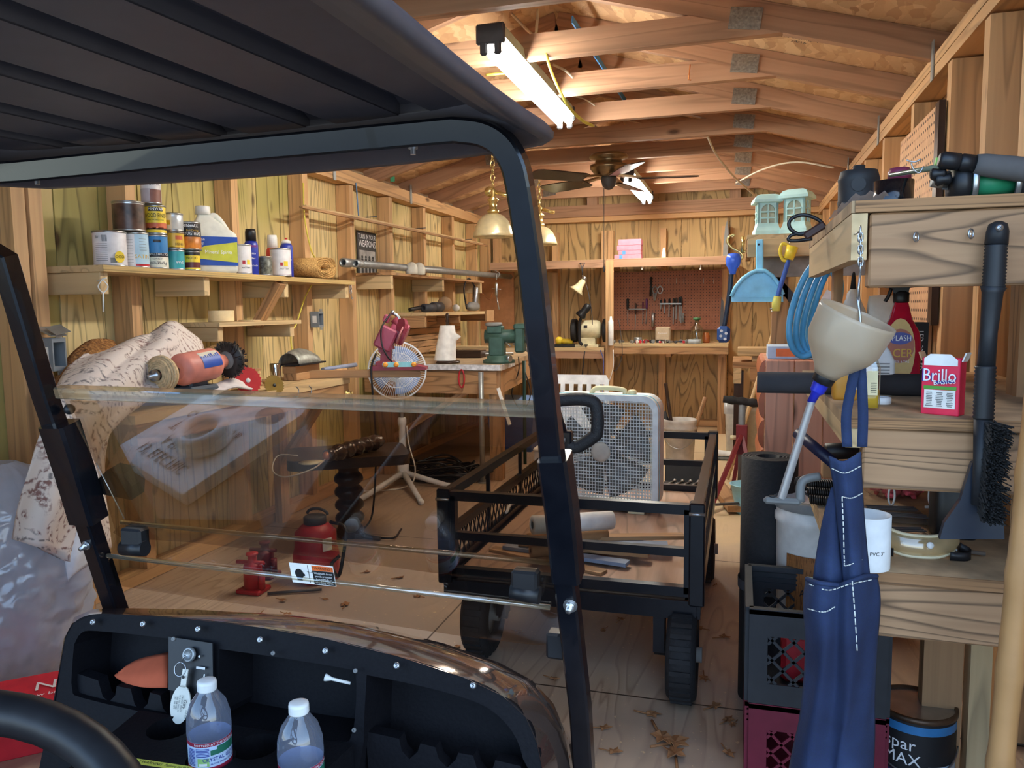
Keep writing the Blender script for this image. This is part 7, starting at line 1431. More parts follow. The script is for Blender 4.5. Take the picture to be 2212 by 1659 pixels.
pegboard((SR-.008,(p0.y+p1.y)/2,(p0.z+pb0)/2),V((0,-1,0)),V((0,0,1)),abs(p1.y-p0.y)+.05,p0.z-pb0,'pegboard','tan pegboard fixed on the right wall studs above the near rack',mat('tan_hardboard',(206,160,120),.6),step=.03,r=.005)
b=MB();b.box((SR-.012,min(p0.y,p1.y)-.05,(p0.z+pb0)/2),(.02,.05,p0.z-pb0));tag(b.build('trim_strip',M_DARKW),'dark upright wooden strip at the near end of the tan pegboard','strip')
a,e=at(2050,420,X=.585),at(2010,700,X=.585)
GY=5.25;gx=at(1583,760,Y=GY).x;gz=at(1583,782,Y=GY).z
t=thing('workbench',((gx+SR)/2,GY+.3,0),'rough workbench at the right rear with boards stacked on it','workbench')
MB().box(((gx+SR)/2,GY+.3,gz-.02),(SR-gx,.6,.04)).build('top',M_OLD,t);MB().box((gx+.03,GY+.3,gz-.09),(.05,.6,.10)).build('side_rail',M_SHELF,t);MB().box(((gx+SR)/2+.05,GY+.02,gz-.085),(SR-gx-.12,.03,.085)).build('drawer_front',M_OLD,t)
for x in(gx+.04,SR-.05):MB().box((x,GY+.05,gz/2-.03),(.06,.06,gz-.06)).build('leg',M_DARKW,t)
p=V((gx,GY,gz));b=MB();b.box((gx+.28,GY+.12,gz+.065),(.5,.22,.05),bev=.003);tag(b.build('board',M_SHELF),'wide pale board on the blocks at the top of the right rear bench','board');b=MB();b.box((gx+.2,GY+.12,gz+.019),(.16,.15,.038),bev=.002);tag(b.build('wood_block',M_SHELF),'wood block between the right rear bench and the pale board','block')
for k,(q0,q1,lab) in enumerate((((1666,730),(1700,620),'long thin stick leaning behind the right rear bench'),((1622,870),(1642,805),'thin stick leaning beside the cedar cabinet'))):
 a,e=at(*q0,Y=GY+.72 if k==0 else 4.9),at(*q1,Y=GY+.8 if k==0 else 4.95);a=a+(a-e)*((a.z-.01)/(e.z-a.z));b=MB();b.tube([a,e],.012,8);tag(b.build('stick',M_SHELF),lab,'stick')
def bin_(px,pyb,pyt,wpx,label,m,liner=False,Z=0):
 c=at(px,pyb,Z=0);c=V((c.x,c.y+.1,0));w=wpx/2*(c-EYE).dot(FW)/F;h=at(px,pyt,Y=c.y-.1).z;t=thing('trash_bin',c,label,'bin');b=MB();b.grid(box_prof(c,w,w*.9,[(.05,.05,.004),(.8,.8,0.002),(1,1,h*.9),(1.06,1.06,h*.91),(1.06,1.06,h),(.95,.95,h),(.8,.8,.02)],ux,ny),closed=True);b.build('bin',m,t)
 if liner:b=MB();b.grid(box_prof(c,w*1.09,w,[(1,1,h*.8),(1.02,1.02,h*.9),(1.0,1.0,h+.006),(.9,.9,h-.01)],ux,ny),closed=True);b.build('liner',glassy('liner_film',(240,240,240),mixd=.7),t)
 return c
bin_(1588,985,874,46,'white kitchen bin with a plastic liner near the right rear bench',M_WHITEP,True);bin_(1628,1000,882,44,'tan bin right of the white kitchen bin',mat('bin_tan',(188,176,150),.6))
c=at(1652,985,Z=0);r=.11;h=at(1650,945,Y=c.y).z;b=MB();b.lathe([(r*.85,0),(r,h*.85),(r*1.05,h*.86),(r*1.05,h*.92),(r,h*.93),(r,h),(r*.94,h),(r*.82,.01),(0,.01)],c,seg=26,cap=False);tag(b.build('bucket',M_CREAM),'cream bucket half hidden behind the rubber mat roll','bucket')
c=at(1568,992,Z=0);t=thing('sneaker',c,'white sneaker on the floor beside the kitchen bin','shoe');b=MB();b.grid([[c+V((.25*(v-.5),.05*math.cos(a),.02+(.05*(1-.5*v))*(math.sin(a)*.5+.5))) for a in[2*PI*i/12 for i in range(12)]] for v in[j/6 for j in range(7)]],closed=True);b.build('upper',M_WHITEP,t);b=MB();b.box(c+V((0,0,.012)),(.26,.1,.022),bev=.01);b.build('sole',M_GREY,t)
c=at(1600,1078,Z=0);t=thing('roller_stand',V((c.x,c.y,0)),'red legged roller stand with grey upright and foam rollers','stand');zt=at(1600,862,Y=c.y).z
b=MB();b.cyl(c+V((0,0,.1)),c+V((0,0,zt)),.018,14);b.build('post',mat('stand_grey',(112,116,120),.5),t)
b=MB();a,e=at(1562,862,Y=c.y),at(1642,872,Y=c.y);b.lathe([(.02,0)]+[(.024 if(i//2)%2 else.02,.012+i*(e-a).length/14) for i in range(13)]+[(.02,(e-a).length)],a,e-a,14);b.build('roller',M_RUBBER,t)
b=MB();b.box(c+V((0,0,.33)),(.06,.05,.16),bev=.004);b.build('clamp_collar',mat('stand_maroon',(122,42,50),.45),t)
for q in((1532,1105),(1580,1068),(1640,1095)):
 e=at(*q,Z=.01);b=MB();b.board(c+V((0,0,.36)),e,.035,.02,up=(0,1,.2));b.build('leg',MATS['stand_maroon'],t)
b=MB();b.board(at(1545,1090,Z=.06),at(1630,1085,Z=.06),.012,.012);b.build('cross_bar',M_DKGREY,t);b=MB();b.cyl(c+V((-.06,-.01,.34)),c+V((-.03,-.01,.34)),.012,10);b.build('knob',M_CREAM,t)
c=at(1616,1108,Z=0);h=at(1610,1045,Y=c.y).z;b=MB();b.lathe([(.06,0),(.065,h*.3),(.075,h*.5),(.088,h*.98),(.095,h),(.085,h),(.07,h*.5),(0,h*.45)],c,seg=24,cap=False);tag(b.build('blue_bucket',mat('bucket_ice',(150,206,226),.4)),'pale blue bucket left behind the rubber mat roll','bucket')
b=MB();b.board(at(1548,1045,Z=.03),at(1590,1100,Z=.03),.03,.08,up=(0,0,1));tag(b.build('floor_board',M_OLD),'brown board lying on the floor under the roller stand','board')
c0x,c1x,y0,y1,zt,zb=-.80,-.10,2.03,3.22,.525,.30
t=thing('utility_cart',((c0x+c1x)/2,(y0+y1)/2,0),'black steel mesh utility cart with wooden bed carrying the box fan','cart');M_CM=mat('cart_black',(15,17,25),.3,metal=.1)
def sqb(b,p,q,w=.024):b.board(p,q,w,w)
for nm,A,B in(('front_gate',(c0x,y0),(c1x,y0)),('rear_gate',(c0x,y1),(c1x,y1)),('left_gate',(c0x,y0),(c0x,y1)),('right_gate',(c1x,y0),(c1x,y1))):
 b=MB();A3,B3=V((*A,0)),V((*B,0));ins=(B3-A3).normalized()*.02;n=V((ins.y,-ins.x,0)).normalized()*0
 for z in(zt,.41,zb+.005):sqb(b,A3+ins+V((0,0,z)),B3-ins+V((0,0,z)),.026 if z!=.41 else.022)
 for f in((0,1) if 'gate' in nm and nm[0] in 'fr' and nm!='right_gate' else(0,.33,.66,1)):
  p=A3.lerp(B3,f)+ins*(1 if f==0 else(-1 if f==1 else 0));w=.026 if f in(0,1) else.012;b.board(p+V((0,0,zb)),p+V((0,0,zt)),w,w,up=(1,0,0))
 g=b.build(nm,M_CM,t)
 if nm[0] in 'lr' and nm!='rear_gate':
  m=MB();L_=y1-y0;n_=30;h=.105 if nm=='left_gate' else.21
  for i in range(n_+3):
   for s in(-1,1):
    ya=y0+L_*i/n_;d=h*.55*s;a=V((A[0]+.004,ya,zb));e=V((A[0]+.004,ya+d,zb+h))
    if y0<=e.y<=y1 and ya<=y1:m.board(a,e,.004,.003,up=(1,0,0))
  ob=m.build('mesh_panel',M_CM,g);ob['kind']='stuff'
for x in(c0x,c1x):
 for y in(y0,y1):MB().box((x,y,(zb+zt)/2-.005),(.04,.04,zt-zb+.05),bev=.004).build('corner_post',M_CM,t)
b=MB();b.box(((c0x+c1x)/2,(y0+y1)/2,zb-.012),(c1x-c0x-.05,y1-y0-.05,.014));b.build('bed_board',wood('cart_board',(186,150,124),(142,108,90),su=5,sv=1.2,k=9,knots=.15,line=.6,rough=.45),t)
b=MB()
for y in(y0+.01,y1-.01):b.box(((c0x+c1x)/2,y,zb-.045),(c1x-c0x,.04,.05))
for x in(c0x+.01,c1x-.01):b.box((x,(y0+y1)/2,zb-.045),(.04,y1-y0,.05))
b.box(((c0x+c1x)/2,y0+.12,zb-.08),(c1x-c0x-.1,.05,.05));b.build('underframe',M_CM,t)
for x,y in((-.135,2.05),(-.74,2.18),(-.12,3.0),(-.78,3.0)):
 w=MB();r=.125;wd=.075 if y>2.1 or x>-.5 else.075
 w.lathe([(r*.55,-wd/2),(r*.9,-wd/2),(r,-wd*.3),(r,wd*.3),(r*.9,wd/2),(r*.55,wd/2),(r*.5,wd*.2),(r*.5,-wd*.2),(r*.55,-wd/2)],(x,y,r),(1,0,0),32,cap=False)
 for i in range(26):
  a=2*PI*i/26;w.box((x,y+math.cos(a)*r,r+math.sin(a)*r),(wd*.7,.012,.008),Matrix.Rotation(-a+PI/2,3,'X') if False else Matrix.Rotation(a+PI/2,3,'X'))
 wo=w.build('wheel',M_RUBBER,t);h=MB();h.lathe([(0,-.03),(r*.5,-.025),(r*.52,.02),(.02,.03),(.02,.05)],(x,y,r),(1,0,0),20);h.build('hub',M_GREY,wo)
 s=1 if x<-.5 else-1
 MB().box((x+s*.062,y,.2),(.03,.05,.14)).build('axle_bracket',M_CM,t);b=MB();b.cyl((x,y,r),(x+s*.075,y,r),.012,10);b.build('axle',M_CM,t)
b=MB()
for x in(c0x,c1x):b.tube([(x+.02,y0-.022,zt-.008),(x-.02,y0-.022,zt-.008)],.005,6)
plabel(b.build('latch_pin',M_STEEL,t),'steel latch pin')
hy=1.93
def hp_(x,y):return at(x,y,Y=hy)
b=MB();b.tube(spline([hp_(1195,866),hp_(1245,862),hp_(1276,866),hp_(1289,882),hp_(1290,930),hp_(1280,945),hp_(1245,966),hp_(1226,960)],5),.0165,12);plabel(b.build('tow_grip',mat('grip_black',(36,36,38),.6,bump=.5,scale=260),t),'black knurled D-shaped grip')
b=MB();b.tube([hp_(1195,866),hp_(1222,955)],.012,8);q=hp_(1222,955);b.box(q,(.035,.03,.06),bev=.004);b.board(q,(q.x+.0,y0-.05,.24),.03,.03,up=(0,1,0));b.build('tow_shaft',M_CM,t);b=MB();q=hp_(1220,948);b.lathe([(.008,0),(.008,.004),(0,.006)],q+V((0,-.018,0)),(0,-1,0),10);b.build('bolt',M_STEEL,t)
BZ2=zb-.004;fc=V((at(1305,968,Y=2.86).x,2.86,0));k=(V((fc.x,fc.y,.55))-EYE).dot(FW)/F;fw=246*k/2;fc.z=BZ2+.008+fw;t=thing('box_fan',V((fc.x,fc.y,BZ2)),'white square box fan standing on the utility cart bed','fan')
fr_=-.10;U2=V((math.cos(fr_),math.sin(fr_),0));N2=V((U2.y,-U2.x,0));dpt=.1;M_FB=mat('fan_box_white',(226,232,230),.4)
def rrect(h,r,n=8):
 out=[]
 for cx,cy,a0 in((h-r,h-r,0),(-h+r,h-r,PI/2),(-h+r,-h+r,PI),(h-r,-h+r,1.5*PI)):
  out+=[(cx+r*math.cos(a0+PI/2*i/n),cy+r*math.sin(a0+PI/2*i/n)) for i in range(n+1)]
 return out
o=fc+N2*dpt/2
b=MB();b.prism(rrect(fw,fw*.27),(fc-N2*dpt/2,U2,(0,0,1)),dpt,holes=[rrect(fw*.9,fw*.2)]);b.build('shell',M_FB,t)
b=MB();b.prism(rrect(fw*1.005,fw*.27),(o-N2*.03,U2,(0,0,1)),.008,holes=[rrect(fw*.97,fw*.25)]);plabel(b.build('trim_band',mat('fan_ice',(130,206,222),.4),t),'pale turquoise band')
Z_=V((0,0,1))
for sgn,nm in((1,'front_grille'),(-1,'rear_grille')):
 b=MB();oo=fc+N2*(dpt/2-.006)*sgn;h=fw*.91
 for i in range(-17,18):
  x=i*h/17.5;l=h if abs(x)<h*.82 else h-(abs(x)-h*.82)*.9;b.tube([oo+U2*x-Z_*l,oo+U2*x+Z_*l],.0013,4,cap=False)
 for i in range(-15,16):
  x=i*h/15.5;l=h if abs(x)<h*.82 else h-(abs(x)-h*.82)*.9;b.tube([oo+Z_*x-U2*l,oo+Z_*x+U2*l],.0015,4,cap=False)
 ob=b.build(nm,M_FB,t)
 if sgn>0:b=MB();b.lathe([(fw*.17,0),(fw*.17,.006),(fw*.12,.009),(0,.010)],oo,N2,28);b.build('badge',mat('badge_grey',(186,180,166),.5),t)
M_BL=mat('fan_blade_grey',(120,116,108),.4)
for kk2 in range(5):
 a0=kk2*2*PI/5+.35;rows=[]
 for i in range(7):
  a=a0+(i/6-.5)*1.05;rows.append([fc+N2*(.02-.045*i/6)+(U2*math.cos(a*1)+Z_*math.sin(a))*(fw*(.17+.66*j/5)) for j in range(6)])
 b=MB();b.grid(rows);plabel(b.build('blade',M_BL,t,thick=.004),'dusty grey blade')
b=MB();b.lathe([(0,-.05),(fw*.22,-.04),(fw*.22,.02),(fw*.1,.03),(0,.03)],fc,N2,22);b.build('motor',M_GREY,t)
b=MB();b.tube(spline([fc+U2*(-.02*1)+Z_*(fw-.002)+U2*-.03,fc+Z_*(fw+.018)+U2*-.03,fc+Z_*(fw+.02)+U2*.03,fc+Z_*(fw+.014)+U2*.075,fc+Z_*fw+U2*.08],5),.009,10);b.build('handle',M_CREAM,t)
b=MB();b.lathe([(.016,0),(.016,.014),(.012,.017),(0,.018)],fc+Z_*(fw-.001)+U2*fw*.5,seg=14);b.build('control_knob',M_CREAM,t)
for s in(-1,1):MB().box(fc+U2*s*fw*.6-Z_*(fw+.003),(.06,.1,.01)).build('foot',M_CREAM,t)
for i,(px,py,r,m) in enumerate(((1172,1118,.028,M_PAPER),(1158,1138,.02,M_CARD),(1160,1158,.019,M_CARD))):
 p=at(px,py,Y=2.16);p.z=max(p.z,zb+r);b=MB();d=V((.8,.6,-.05));b.lathe([(r*.45,.0),(r*.45,-.003),(r,0),(r,.26),(0,.26)],(p.x-.03,2.16+.02*i,zb+(.11,.06,.02)[i]+r*.2),d,20,cap=False);tag(b.build('paper_tube',m),('white roll on top','brown tube in the middle','lowest brown tube')[i]+' of the tubes lying in the utility cart','tube','tubes in the cart')
for i in range(5):
 p=V((-.55+.05*i,2.2+.035*i,zb-.002+.0115*i));b=MB();b.box(p,(.4,.04,.011),Matrix.Rotation(-.35+.16*i,3,'Z'));tag(b.build('wood_strip',mat('blue_grey_wood',(130,140,158),.6) if i%2 else M_OLD),('bottom','second','third','fourth','top')[i]+' wood strip in the pile on the cart bed','strip','wood strips on the cart')
b=MB();b.tube(spline([(-.7,2.3,zb+.11),(-.72,2.45,zb+.1),(-.62,2.5,zb+.09),(-.5,2.42,zb+.05),(-.5,2.3,zb+.0)],6),.005,6);tag(b.build('white_cable',M_PAPER),'white cable looped over the left cart side','cable')
c=V((at(1240,840,Y=3.95).x,3.95,0));zt2=at(1240,816,Y=3.95).z;t=thing('plastic_chair',c,'white plastic chair with slotted backrest behind the box fan','chair');zs=.34;w=.155
b=MB();slots=[]
for i in range(6):
 x=-w*.78+i*w*.31;slots.append([(x-.012,zt2-.15),(x+.012,zt2-.15),(x+.012,zt2-.05),(x-.012,zt2-.05)])
b.prism([(-w,zs),(w,zs),(w,zt2-.03),(w*.9,zt2),(-w*.9,zt2),(-w,zt2-.03)],(c+V((0,.1,0)),(1,0,0),(0,.12,1)),.012,holes=slots);b.build('backrest',M_WHITEP,t)
MB().box(c+V((0,-.05,zs)),(.34,.32,.02),bev=.008).build('seat',M_WHITEP,t)
for sx in(-1,1):
 for sy in(-1,1):MB().box(c+V((sx*.15,-.05+sy*.13,zs/2-.006)),(.03,.03,zs-.014)).build('leg',M_WHITEP,t)
c=at(1468,1004,Z=0);c.z=0;r=.105;h=at(1468,905,Y=c.y).z;t=thing('bucket',c,'dirty white bucket holding sticks behind the utility cart','bucket');M_DB=mat('dirty_bucket',(196,190,180),.6,var=.3,scale=10)
b=MB();b.lathe([(r*.82,0),(r*.84,.004),(r*.97,h*.78),(r*1.06,h*.79),(r*1.06,h*.84),(r,h*.85),(r*1.05,h*.93),(r*1.06,h),(r*.97,h),(r*.8,.01),(0,.01)],c,seg=30,cap=False);b.build('tub',M_DB,t)
b=MB();b.tube([c+V((r*1.05*math.cos(a),r*1.05*math.sin(a),h*.8-.12*math.sin(-a))) for a in[PI+PI*i/16 for i in range(17)]],.003,6);b.build('handle',M_STEEL,t)
for i,(q0,q1,r_,m,lab) in enumerate((((1500,950),(1524,858),.015,M_OLD,'brown wooden stick leaning out right of the bucket'),((1440,960),(1438,828),.012,M_DARKW,'dark pole with a brass tip standing in the bucket'),((1450,960),(1432,890),.022,M_INK,'short dark flat handle standing in the bucket'))):
 b=MB();a=at(*q0,Y=c.y);a.z=.03;b.tube([V((c.x+(.03,-.02,.0)[i],c.y,.03)),at(*q1,Y=c.y+.02)],r_,10);tag(b.build('stick',m),lab,'stick')
c=at(1482,1062,Z=0);c.z=0;t=thing('tool_case',c,'open black tool case with wrenches on the floor by the bucket','tool case');b=MB();b.box(c+V((0,0,.02)),(.26,.18,.04),bev=.005);b.box(c+V((0,.13,.07)),(.26,.02,.14),Matrix.Rotation(-.3,3,'X'),bev=.005);b.build('case',M_INK,t)
for i in range(5):
 b=MB();p=c+V((-.09+.045*i,0,.046));b.tube([p+V((-.02,-.07,0)),p+V((.02,.06,0))],.006,6);b.ball(p+V((.02,.065,0)),.012,10);b.ball(p+V((-.02,-.07,0)),.01,10);b.build('wrench',M_STEEL,t)
for i,(q,sz_,lab) in enumerate((((1270,1020),(.6,.14,.03),'lowest'),((1280,990),(.55,.12,.03),'upper'))):
 p=at(*q,Z=0);b=MB();b.box((p.x-.1,p.y+.1,.015+.031*i),sz_);tag(b.build('floor_board',M_OLD),lab+' of the boards on the floor behind the box fan','board','boards behind the fan')
t=thing('stool',V((-1.73,3.2,0)),'dark wooden stool with one thick turned pedestal leg','stool');sc_=V((-1.74,3.2,0));zst=.40
b=MB();P_=[];ang=.55
for(cx,cy,a0) in((.22,.13,0),(-.22,.13,PI/2),(-.22,-.13,PI),(.22,-.13,1.5*PI)):P_+=[(cx+.05*math.cos(a0+PI/2*i/6),cy+.05*math.sin(a0+PI/2*i/6)) for i in range(7)]
Us=V((math.cos(ang),math.sin(ang),0));Vs=V((-Us.y,Us.x,0));b.prism(P_,(sc_+V((0,0,zst-.045)),Us,Vs),.045);b.build('seat',M_DARKW,t)
b=MB();prof=[(.062,0),(.064,.03),(.055,.05)]
for i in range(4):z=.06+i*.062;prof+=[(.048,z),(.066,z+.016),(.068,z+.03),(.062,z+.044),(.05,z+.054)]
prof+=[(.045,.31),(.052,.325),(.058,zst-.045)]
b.lathe(prof,sc_,seg=28);b.build('pedestal',M_DARKW,t)
a,e=at(705,985,Z=zst+.04),at(822,952,Z=zst+.04);d=e-a;L_=d.length;b=MB();prof=[(.0,0),(.022,0),(.028,.01),(.03,.03),(.022,.05)];n=5
for i in range(n):z=.055+(L_-.08)*i/n;s=(L_-.08)/n;prof+=[(.026,z),(.037,z+s*.3),(.038,z+s*.55),(.028,z+s*.95)]
prof+=[(.03,L_-.02),(.024,L_),(0,L_)]
t=thing('spindle_lamp',(a+e)/2-V((0,0,.04)),'dark turned spindle lamp lying on the stool with its cord','lamp base');b.lathe(prof,a,d,24,cap=False);b.build('spindle',mat('spindle_brown',(52,40,38),.25,coat=.4),t)
b=MB();b.lathe([(.0,-.015),(.012,-.012),(.02,0)],a,d,14);b.build('socket',mat('copper',(1,1,1)),t);b=MB();q=a+V((0,0,-.01));b.tube(spline([q,q+V((-.02,-.08,-.03)),q+V((-.12,-.12,-.06)),q+V((-.25,-.02,-.06)),q+V((-.3,.1,-.02)),q+V((-.2,.1,-.015))],6),.003,6);b.build('cord',M_WC,t);b=MB();b.lathe([(.05,0),(.055,.003),(0,.004)],V((q.x-.09,q.y+.03,zst+.001)),seg=22);b.build('harp_plate',M_CREAM,t)
c=at(685,1250,Z=0);c.z=0;r=.088;h=.225;t=thing('spray_tank',c,'red pump sprayer tank with black hose on the floor by the stool','sprayer')
b=MB();b.lathe([(r*.9,0),(r,.01),(r*1.02,h*.45),(r*.92,h*.6),(r*.9,h*.85),(r*.6,h*.97),(r*.45,h)],c,seg=30);b.build('tank',mat('tank_red',(168,40,50),.45),t);b=MB();b.lathe([(r*.45,h-.003),(r*.5,h),(r*.5,h+.025),(r*.42,h+.03),(0,h+.03)],c,seg=20);b.tube([c+V((.045*math.cos(a),.02,h+.03+.022*math.sin(a))) for a in[PI*i/10 for i in range(11)]],.006,8);b.build('pump_cap',M_DKGREY,t)
b=MB();b.tube(spline([c+V((.05,.03,h)),c+V((.12,.02,h*.9)),c+V((.125,-.02,h*.4)),c+V((.11,-.03,.03)),c+V((.095,-.05,.08)),c+V((.12,-.03,h*.5))],6),.007,8);b.build('hose',M_BLACKP,t);fa=facing(c);TX().bandround(c,r*.93,fa+.3,fa+.8,h*.58,h*.8,.002).build('label',M_PAPER,t,fix=False)
for k_,(q,s,lab,m) in enumerate((((548,1278),1,'bright red bottle jack on the floor, in front of the dull one',M_RED),((575,1245),.95,'dull dark red bottle jack behind the bright red one',mat('jack_dull',(110,34,40),.5)))):
 c=at(*q,Z=0);c.z=0;t=thing('bottle_jack',c,lab,'jack','bottle jacks');b=MB();b.box(c+V((0,0,.009)),(.1*s,.085*s,.016),bev=.004);b.build('base',m,t);b=MB();b.lathe([(.034*s,.015),(.034*s,.1*s),(.03*s,.11*s),(.016,.115*s),(.016,.14*s),(.022,.142*s),(.022,.15*s),(0,.15*s)],c,seg=20);b.build('cylinder',m,t);b=MB();b.tube([c+V((-.06,-.01,.115*s)),c+V((.05,0,.115*s))],.008,8);b.cyl(c+V((.045,-.01,.02)),c+V((.045,-.01,.08)),.012,10);b.build('pump',m,t)
b=MB();b.tube([at(578,1282,Z=.008),at(695,1273,Z=.01)],.006,8);tag(b.build('metal_rod',M_DKGREY),'thin dark rod with wooden tip on the floor by the jacks','rod')
b=MB();p=at(812,1165,Z=0);b.box((p.x-.1,p.y,.011),(.07,.035,.02));b.tube([(p.x-.06,p.y,.012),(p.x+.03,p.y-.02,.012)],.01,8);tag(b.build('chisel',M_DKGREY),'dark hand tool on the floor right of the stool leg','tool')
LV=[(1045,1165),(1120,1370),(1195,1470),(620,1330),(610,1300),(700,1295),(790,1238),(860,1250),(905,1290),(745,1310),(990,1400),(1340,1342),(1305,1362),(1300,1575),(1425,1590),(1450,1610),(1460,1640),(1515,1360),(1540,1530),(1570,1560),(1585,1565),(1560,1380),(1545,1265),(1320,1625),(1400,1545),(560,1330),(1190,1365),(1030,1395),(1570,1625),(1520,1465)]
M_LF=mat('dry_leaf',(150,104,66),.8,var=.3,scale=40);LFS=[]
for i,q in enumerate(LV):
 c=at(*q,Z=0);c.z=.002;s=random.uniform(.014,.03) if i not in(14,15,16,1) else.045;a=random.uniform(0,6.28)
 if i<5:
  b=MB();lob=[1,.55,.95,.5,.8,.45,.3,.45,.8,.5,.95,.55];rows=[[c+V((0,0,.006))]*13,[c+V((math.cos(2*PI*j/12)*lob[j%12]*1.0*.02,math.sin(2*PI*j/12)*lob[j%12]*.02*.7,.004+.007*random.random())) for j in range(13)]]
  rows[1][12]=rows[1][0];b.grid(rows,smooth=False);b.tube([c+V((-.005,0,.006)),c+V((-.03,.004,.008))],.0012,4);o=tag(b.build('dry_leaf',M_LF,thick=.0008),'curled brown dry leaf lying on the plywood floor','leaf','dry leaves on the floor');LFS.append(o)
 else:o=dup(LFS[i%5],c,rz=a,scale=s/.02)
W0=at(1235,1310,Y=1.2);WN=V((0,.969,.2455)).normalized()
def wp(x,y,n=0):return at(x,y,pl=(W0+WN*n,WN))
gc=thing('golf_cart',(-.73,.6,0),'black dashed golf cart in the foreground with roof, struts and fold-down windshield','golf cart')
M_RF=mat('roof_plastic',(74,68,72),.45,var=.06);M_CP=mat('cart_plastic',(15,14,18),.6,spec=.18,var=.08,bump=.15,scale=180);M_ST=mat('strut_paint',(11,13,20),.22,coat=.3)
def sweep(b,pts,a,w,h):
 a=V(a).normalized();rows=[];n=len(pts)
 for i,p in enumerate(pts):
  d=(pts[min(i+1,n-1)]-pts[max(i-1,0)]).normalized();s=a.cross(d).normalized();rows.append([p+s*w*x+a*h*y for x,y in((-.4,-.5),(.4,-.5),(.5,-.4),(.5,.4),(.4,.5),(-.4,.5),(-.5,.4),(-.5,-.4))])
 b.grid(rows,smooth=False,closed=True);b.add(rows[0],[tuple(range(8))]);b.add(rows[-1],[tuple(range(8))])
path=[wp(1264,1900),wp(1262,1660),wp(1254,1530),wp(1228,1300),wp(1200,1050),wp(1174,800),wp(1147,560),wp(1131,450)]+spline([wp(1124,405),wp(1112,355),wp(1086,312),wp(1045,288),wp(985,280)],4)+[wp(500,325),wp(50,369)]+spline([wp(-60,376),wp(-120,395),wp(-140,440),wp(-128,480)],4)+[wp(10,560),wp(96,850),wp(190,1130),wp(252,1320),wp(330,1560)]
b=MB();sweep(b,path,WN,.034,.034);b.build('strut_frame',M_ST,gc)
for pts,w in(([(128,915),(162,1020),(192,1122)],.058),([(1198,985),(1214,1100),(1228,1245)],.046)):
 b=MB();sweep(b,[wp(*q,-.004) for q in pts],WN,w,.05);b.build('strut_sleeve',M_ST,gc)
for q,r in(((1232,1308),.009),((186,1178),.007)):
 b=MB();b.lathe([(r,0),(r,.006),(r*.7,.006),(r*.6,.016),(0,.016)],wp(*q,-.018),-WN,6);b.lathe([(r*1.3,-.001),(r*1.3,.002)],wp(*q,-.018),-WN,14);plabel(b.build('bolt',M_STEEL,gc),'bright steel bolt')
ZR=1.318
fe=[at(x,y,Z=1.272) for x,y in((1197,302),(1180,312),(1100,327),(1000,341),(850,357),(700,371),(550,383),(400,393),(250,401),(110,407),(40,404),(-60,398))]
re_=[at(x,y,Z=z) for x,y,z in((858,0,1.288),(1000,128,1.286),(1090,208,1.283),(1150,258,1.279),(1185,288,1.274))]
lx=fe[-1].x-.02
outl=[(fe[-1].x-.03,-.55)]+[(re_[0].x+(re_[0].x-re_[2].x)*.6,-.55)]+[(p.x,p.y) for p in re_]+[(p.x,p.y) for p in fe]
outl[0]=(lx,-.55)
cx_=sum(p[0] for p in outl)/len(outl);cy_=sum(p[1] for p in outl)/len(outl)
def inset(d):
 n=len(outl);out=[]
 for i in range(n):
  p,q,r=V(outl[i-1]),V(outl[i]),V(outl[(i+1)%n]);e1=(q-p).normalized();e2=(r-q).normalized();nn1=V((-e1.y,e1.x));nn2=V((-e2.y,e2.x));m=(nn1+nn2);m=m/max(m.length,.3);out.append(q+m*d/max(.5,m.dot(nn1)))
 return out
b=MB();loops=[(.12,1.352),(.06,1.316),(.03,1.302),(.008,1.292),(0,1.282),(.001,1.274),(.006,1.270),(.018,1.272),(.024,1.282),(.05,1.288),(.058,1.30),(.085,1.304),(.095,ZR)]
b.grid([[V((p.x,p.y,z)) for p in inset(d)] for d,z in loops],closed=True)
inn=[tuple(p) for p in inset(.095)];slots=[]
for f_,k_ in(((900,247),(359,8)),((702,275),(0,18)),((520,296),(0,147)),((358,313),(0,232)),((205,326),(0,288)),((60,338),(-80,318))):
 a,e=at(*f_,Z=ZR),at(*k_,Z=ZR);d=(e-a);d.z=0;d.normalize();e=a+d*min(1.0,(a.y+.42)/max(.2,-d.y));s=V((-d.y,d.x,0))*.026;slots.append([(a+s).to_2d(),(a-s).to_2d(),(e-s).to_2d(),(e+s).to_2d()])
ok=[[(p.x,p.y) for p in q] for q in slots]
b.prism(inn,((0,0,ZR),(1,0,0),(0,1,0)),.002,holes=ok);rf=b.build('roof',M_RF,gc)
b=MB();b.prism([tuple(p) for p in inset(.12)],((0,0,1.346),(1,0,0),(0,1,0)),.01);b.build('roof_top',M_RF,rf)
for q in ok:
 b=MB();vs=[V((*p,ZR)) for p in q]+[V((*p,ZR+.024)) for p in q];b.add(vs,[(0,1,5,4),(1,2,6,5),(2,3,7,6),(3,0,4,7),(4,5,6,7)],None,False);b.build('roof_rib',M_RF,rf,fix=False)
for q in((892,318),(80,385)):
 p=wp(*q,-.002);b=MB();b.lathe([(.008,0),(.012,.001),(.012,.004),(.008,.005),(.007,.014),(.004,.015),(.004,.022)],p+V((0,0,.012)),(0,0,-1),8);plabel(b.build('bolt',M_STEEL,gc),'bright steel bolt')
M_AC=glassy('tinted_acrylic',(240,234,227),gloss=.035,rough=.0,fres=1.15)
M_ACE=glassy('acrylic_edge',(236,230,216),gloss=.16,rough=.05,fres=1.6,mixd=.12,dcol=(226,218,190))
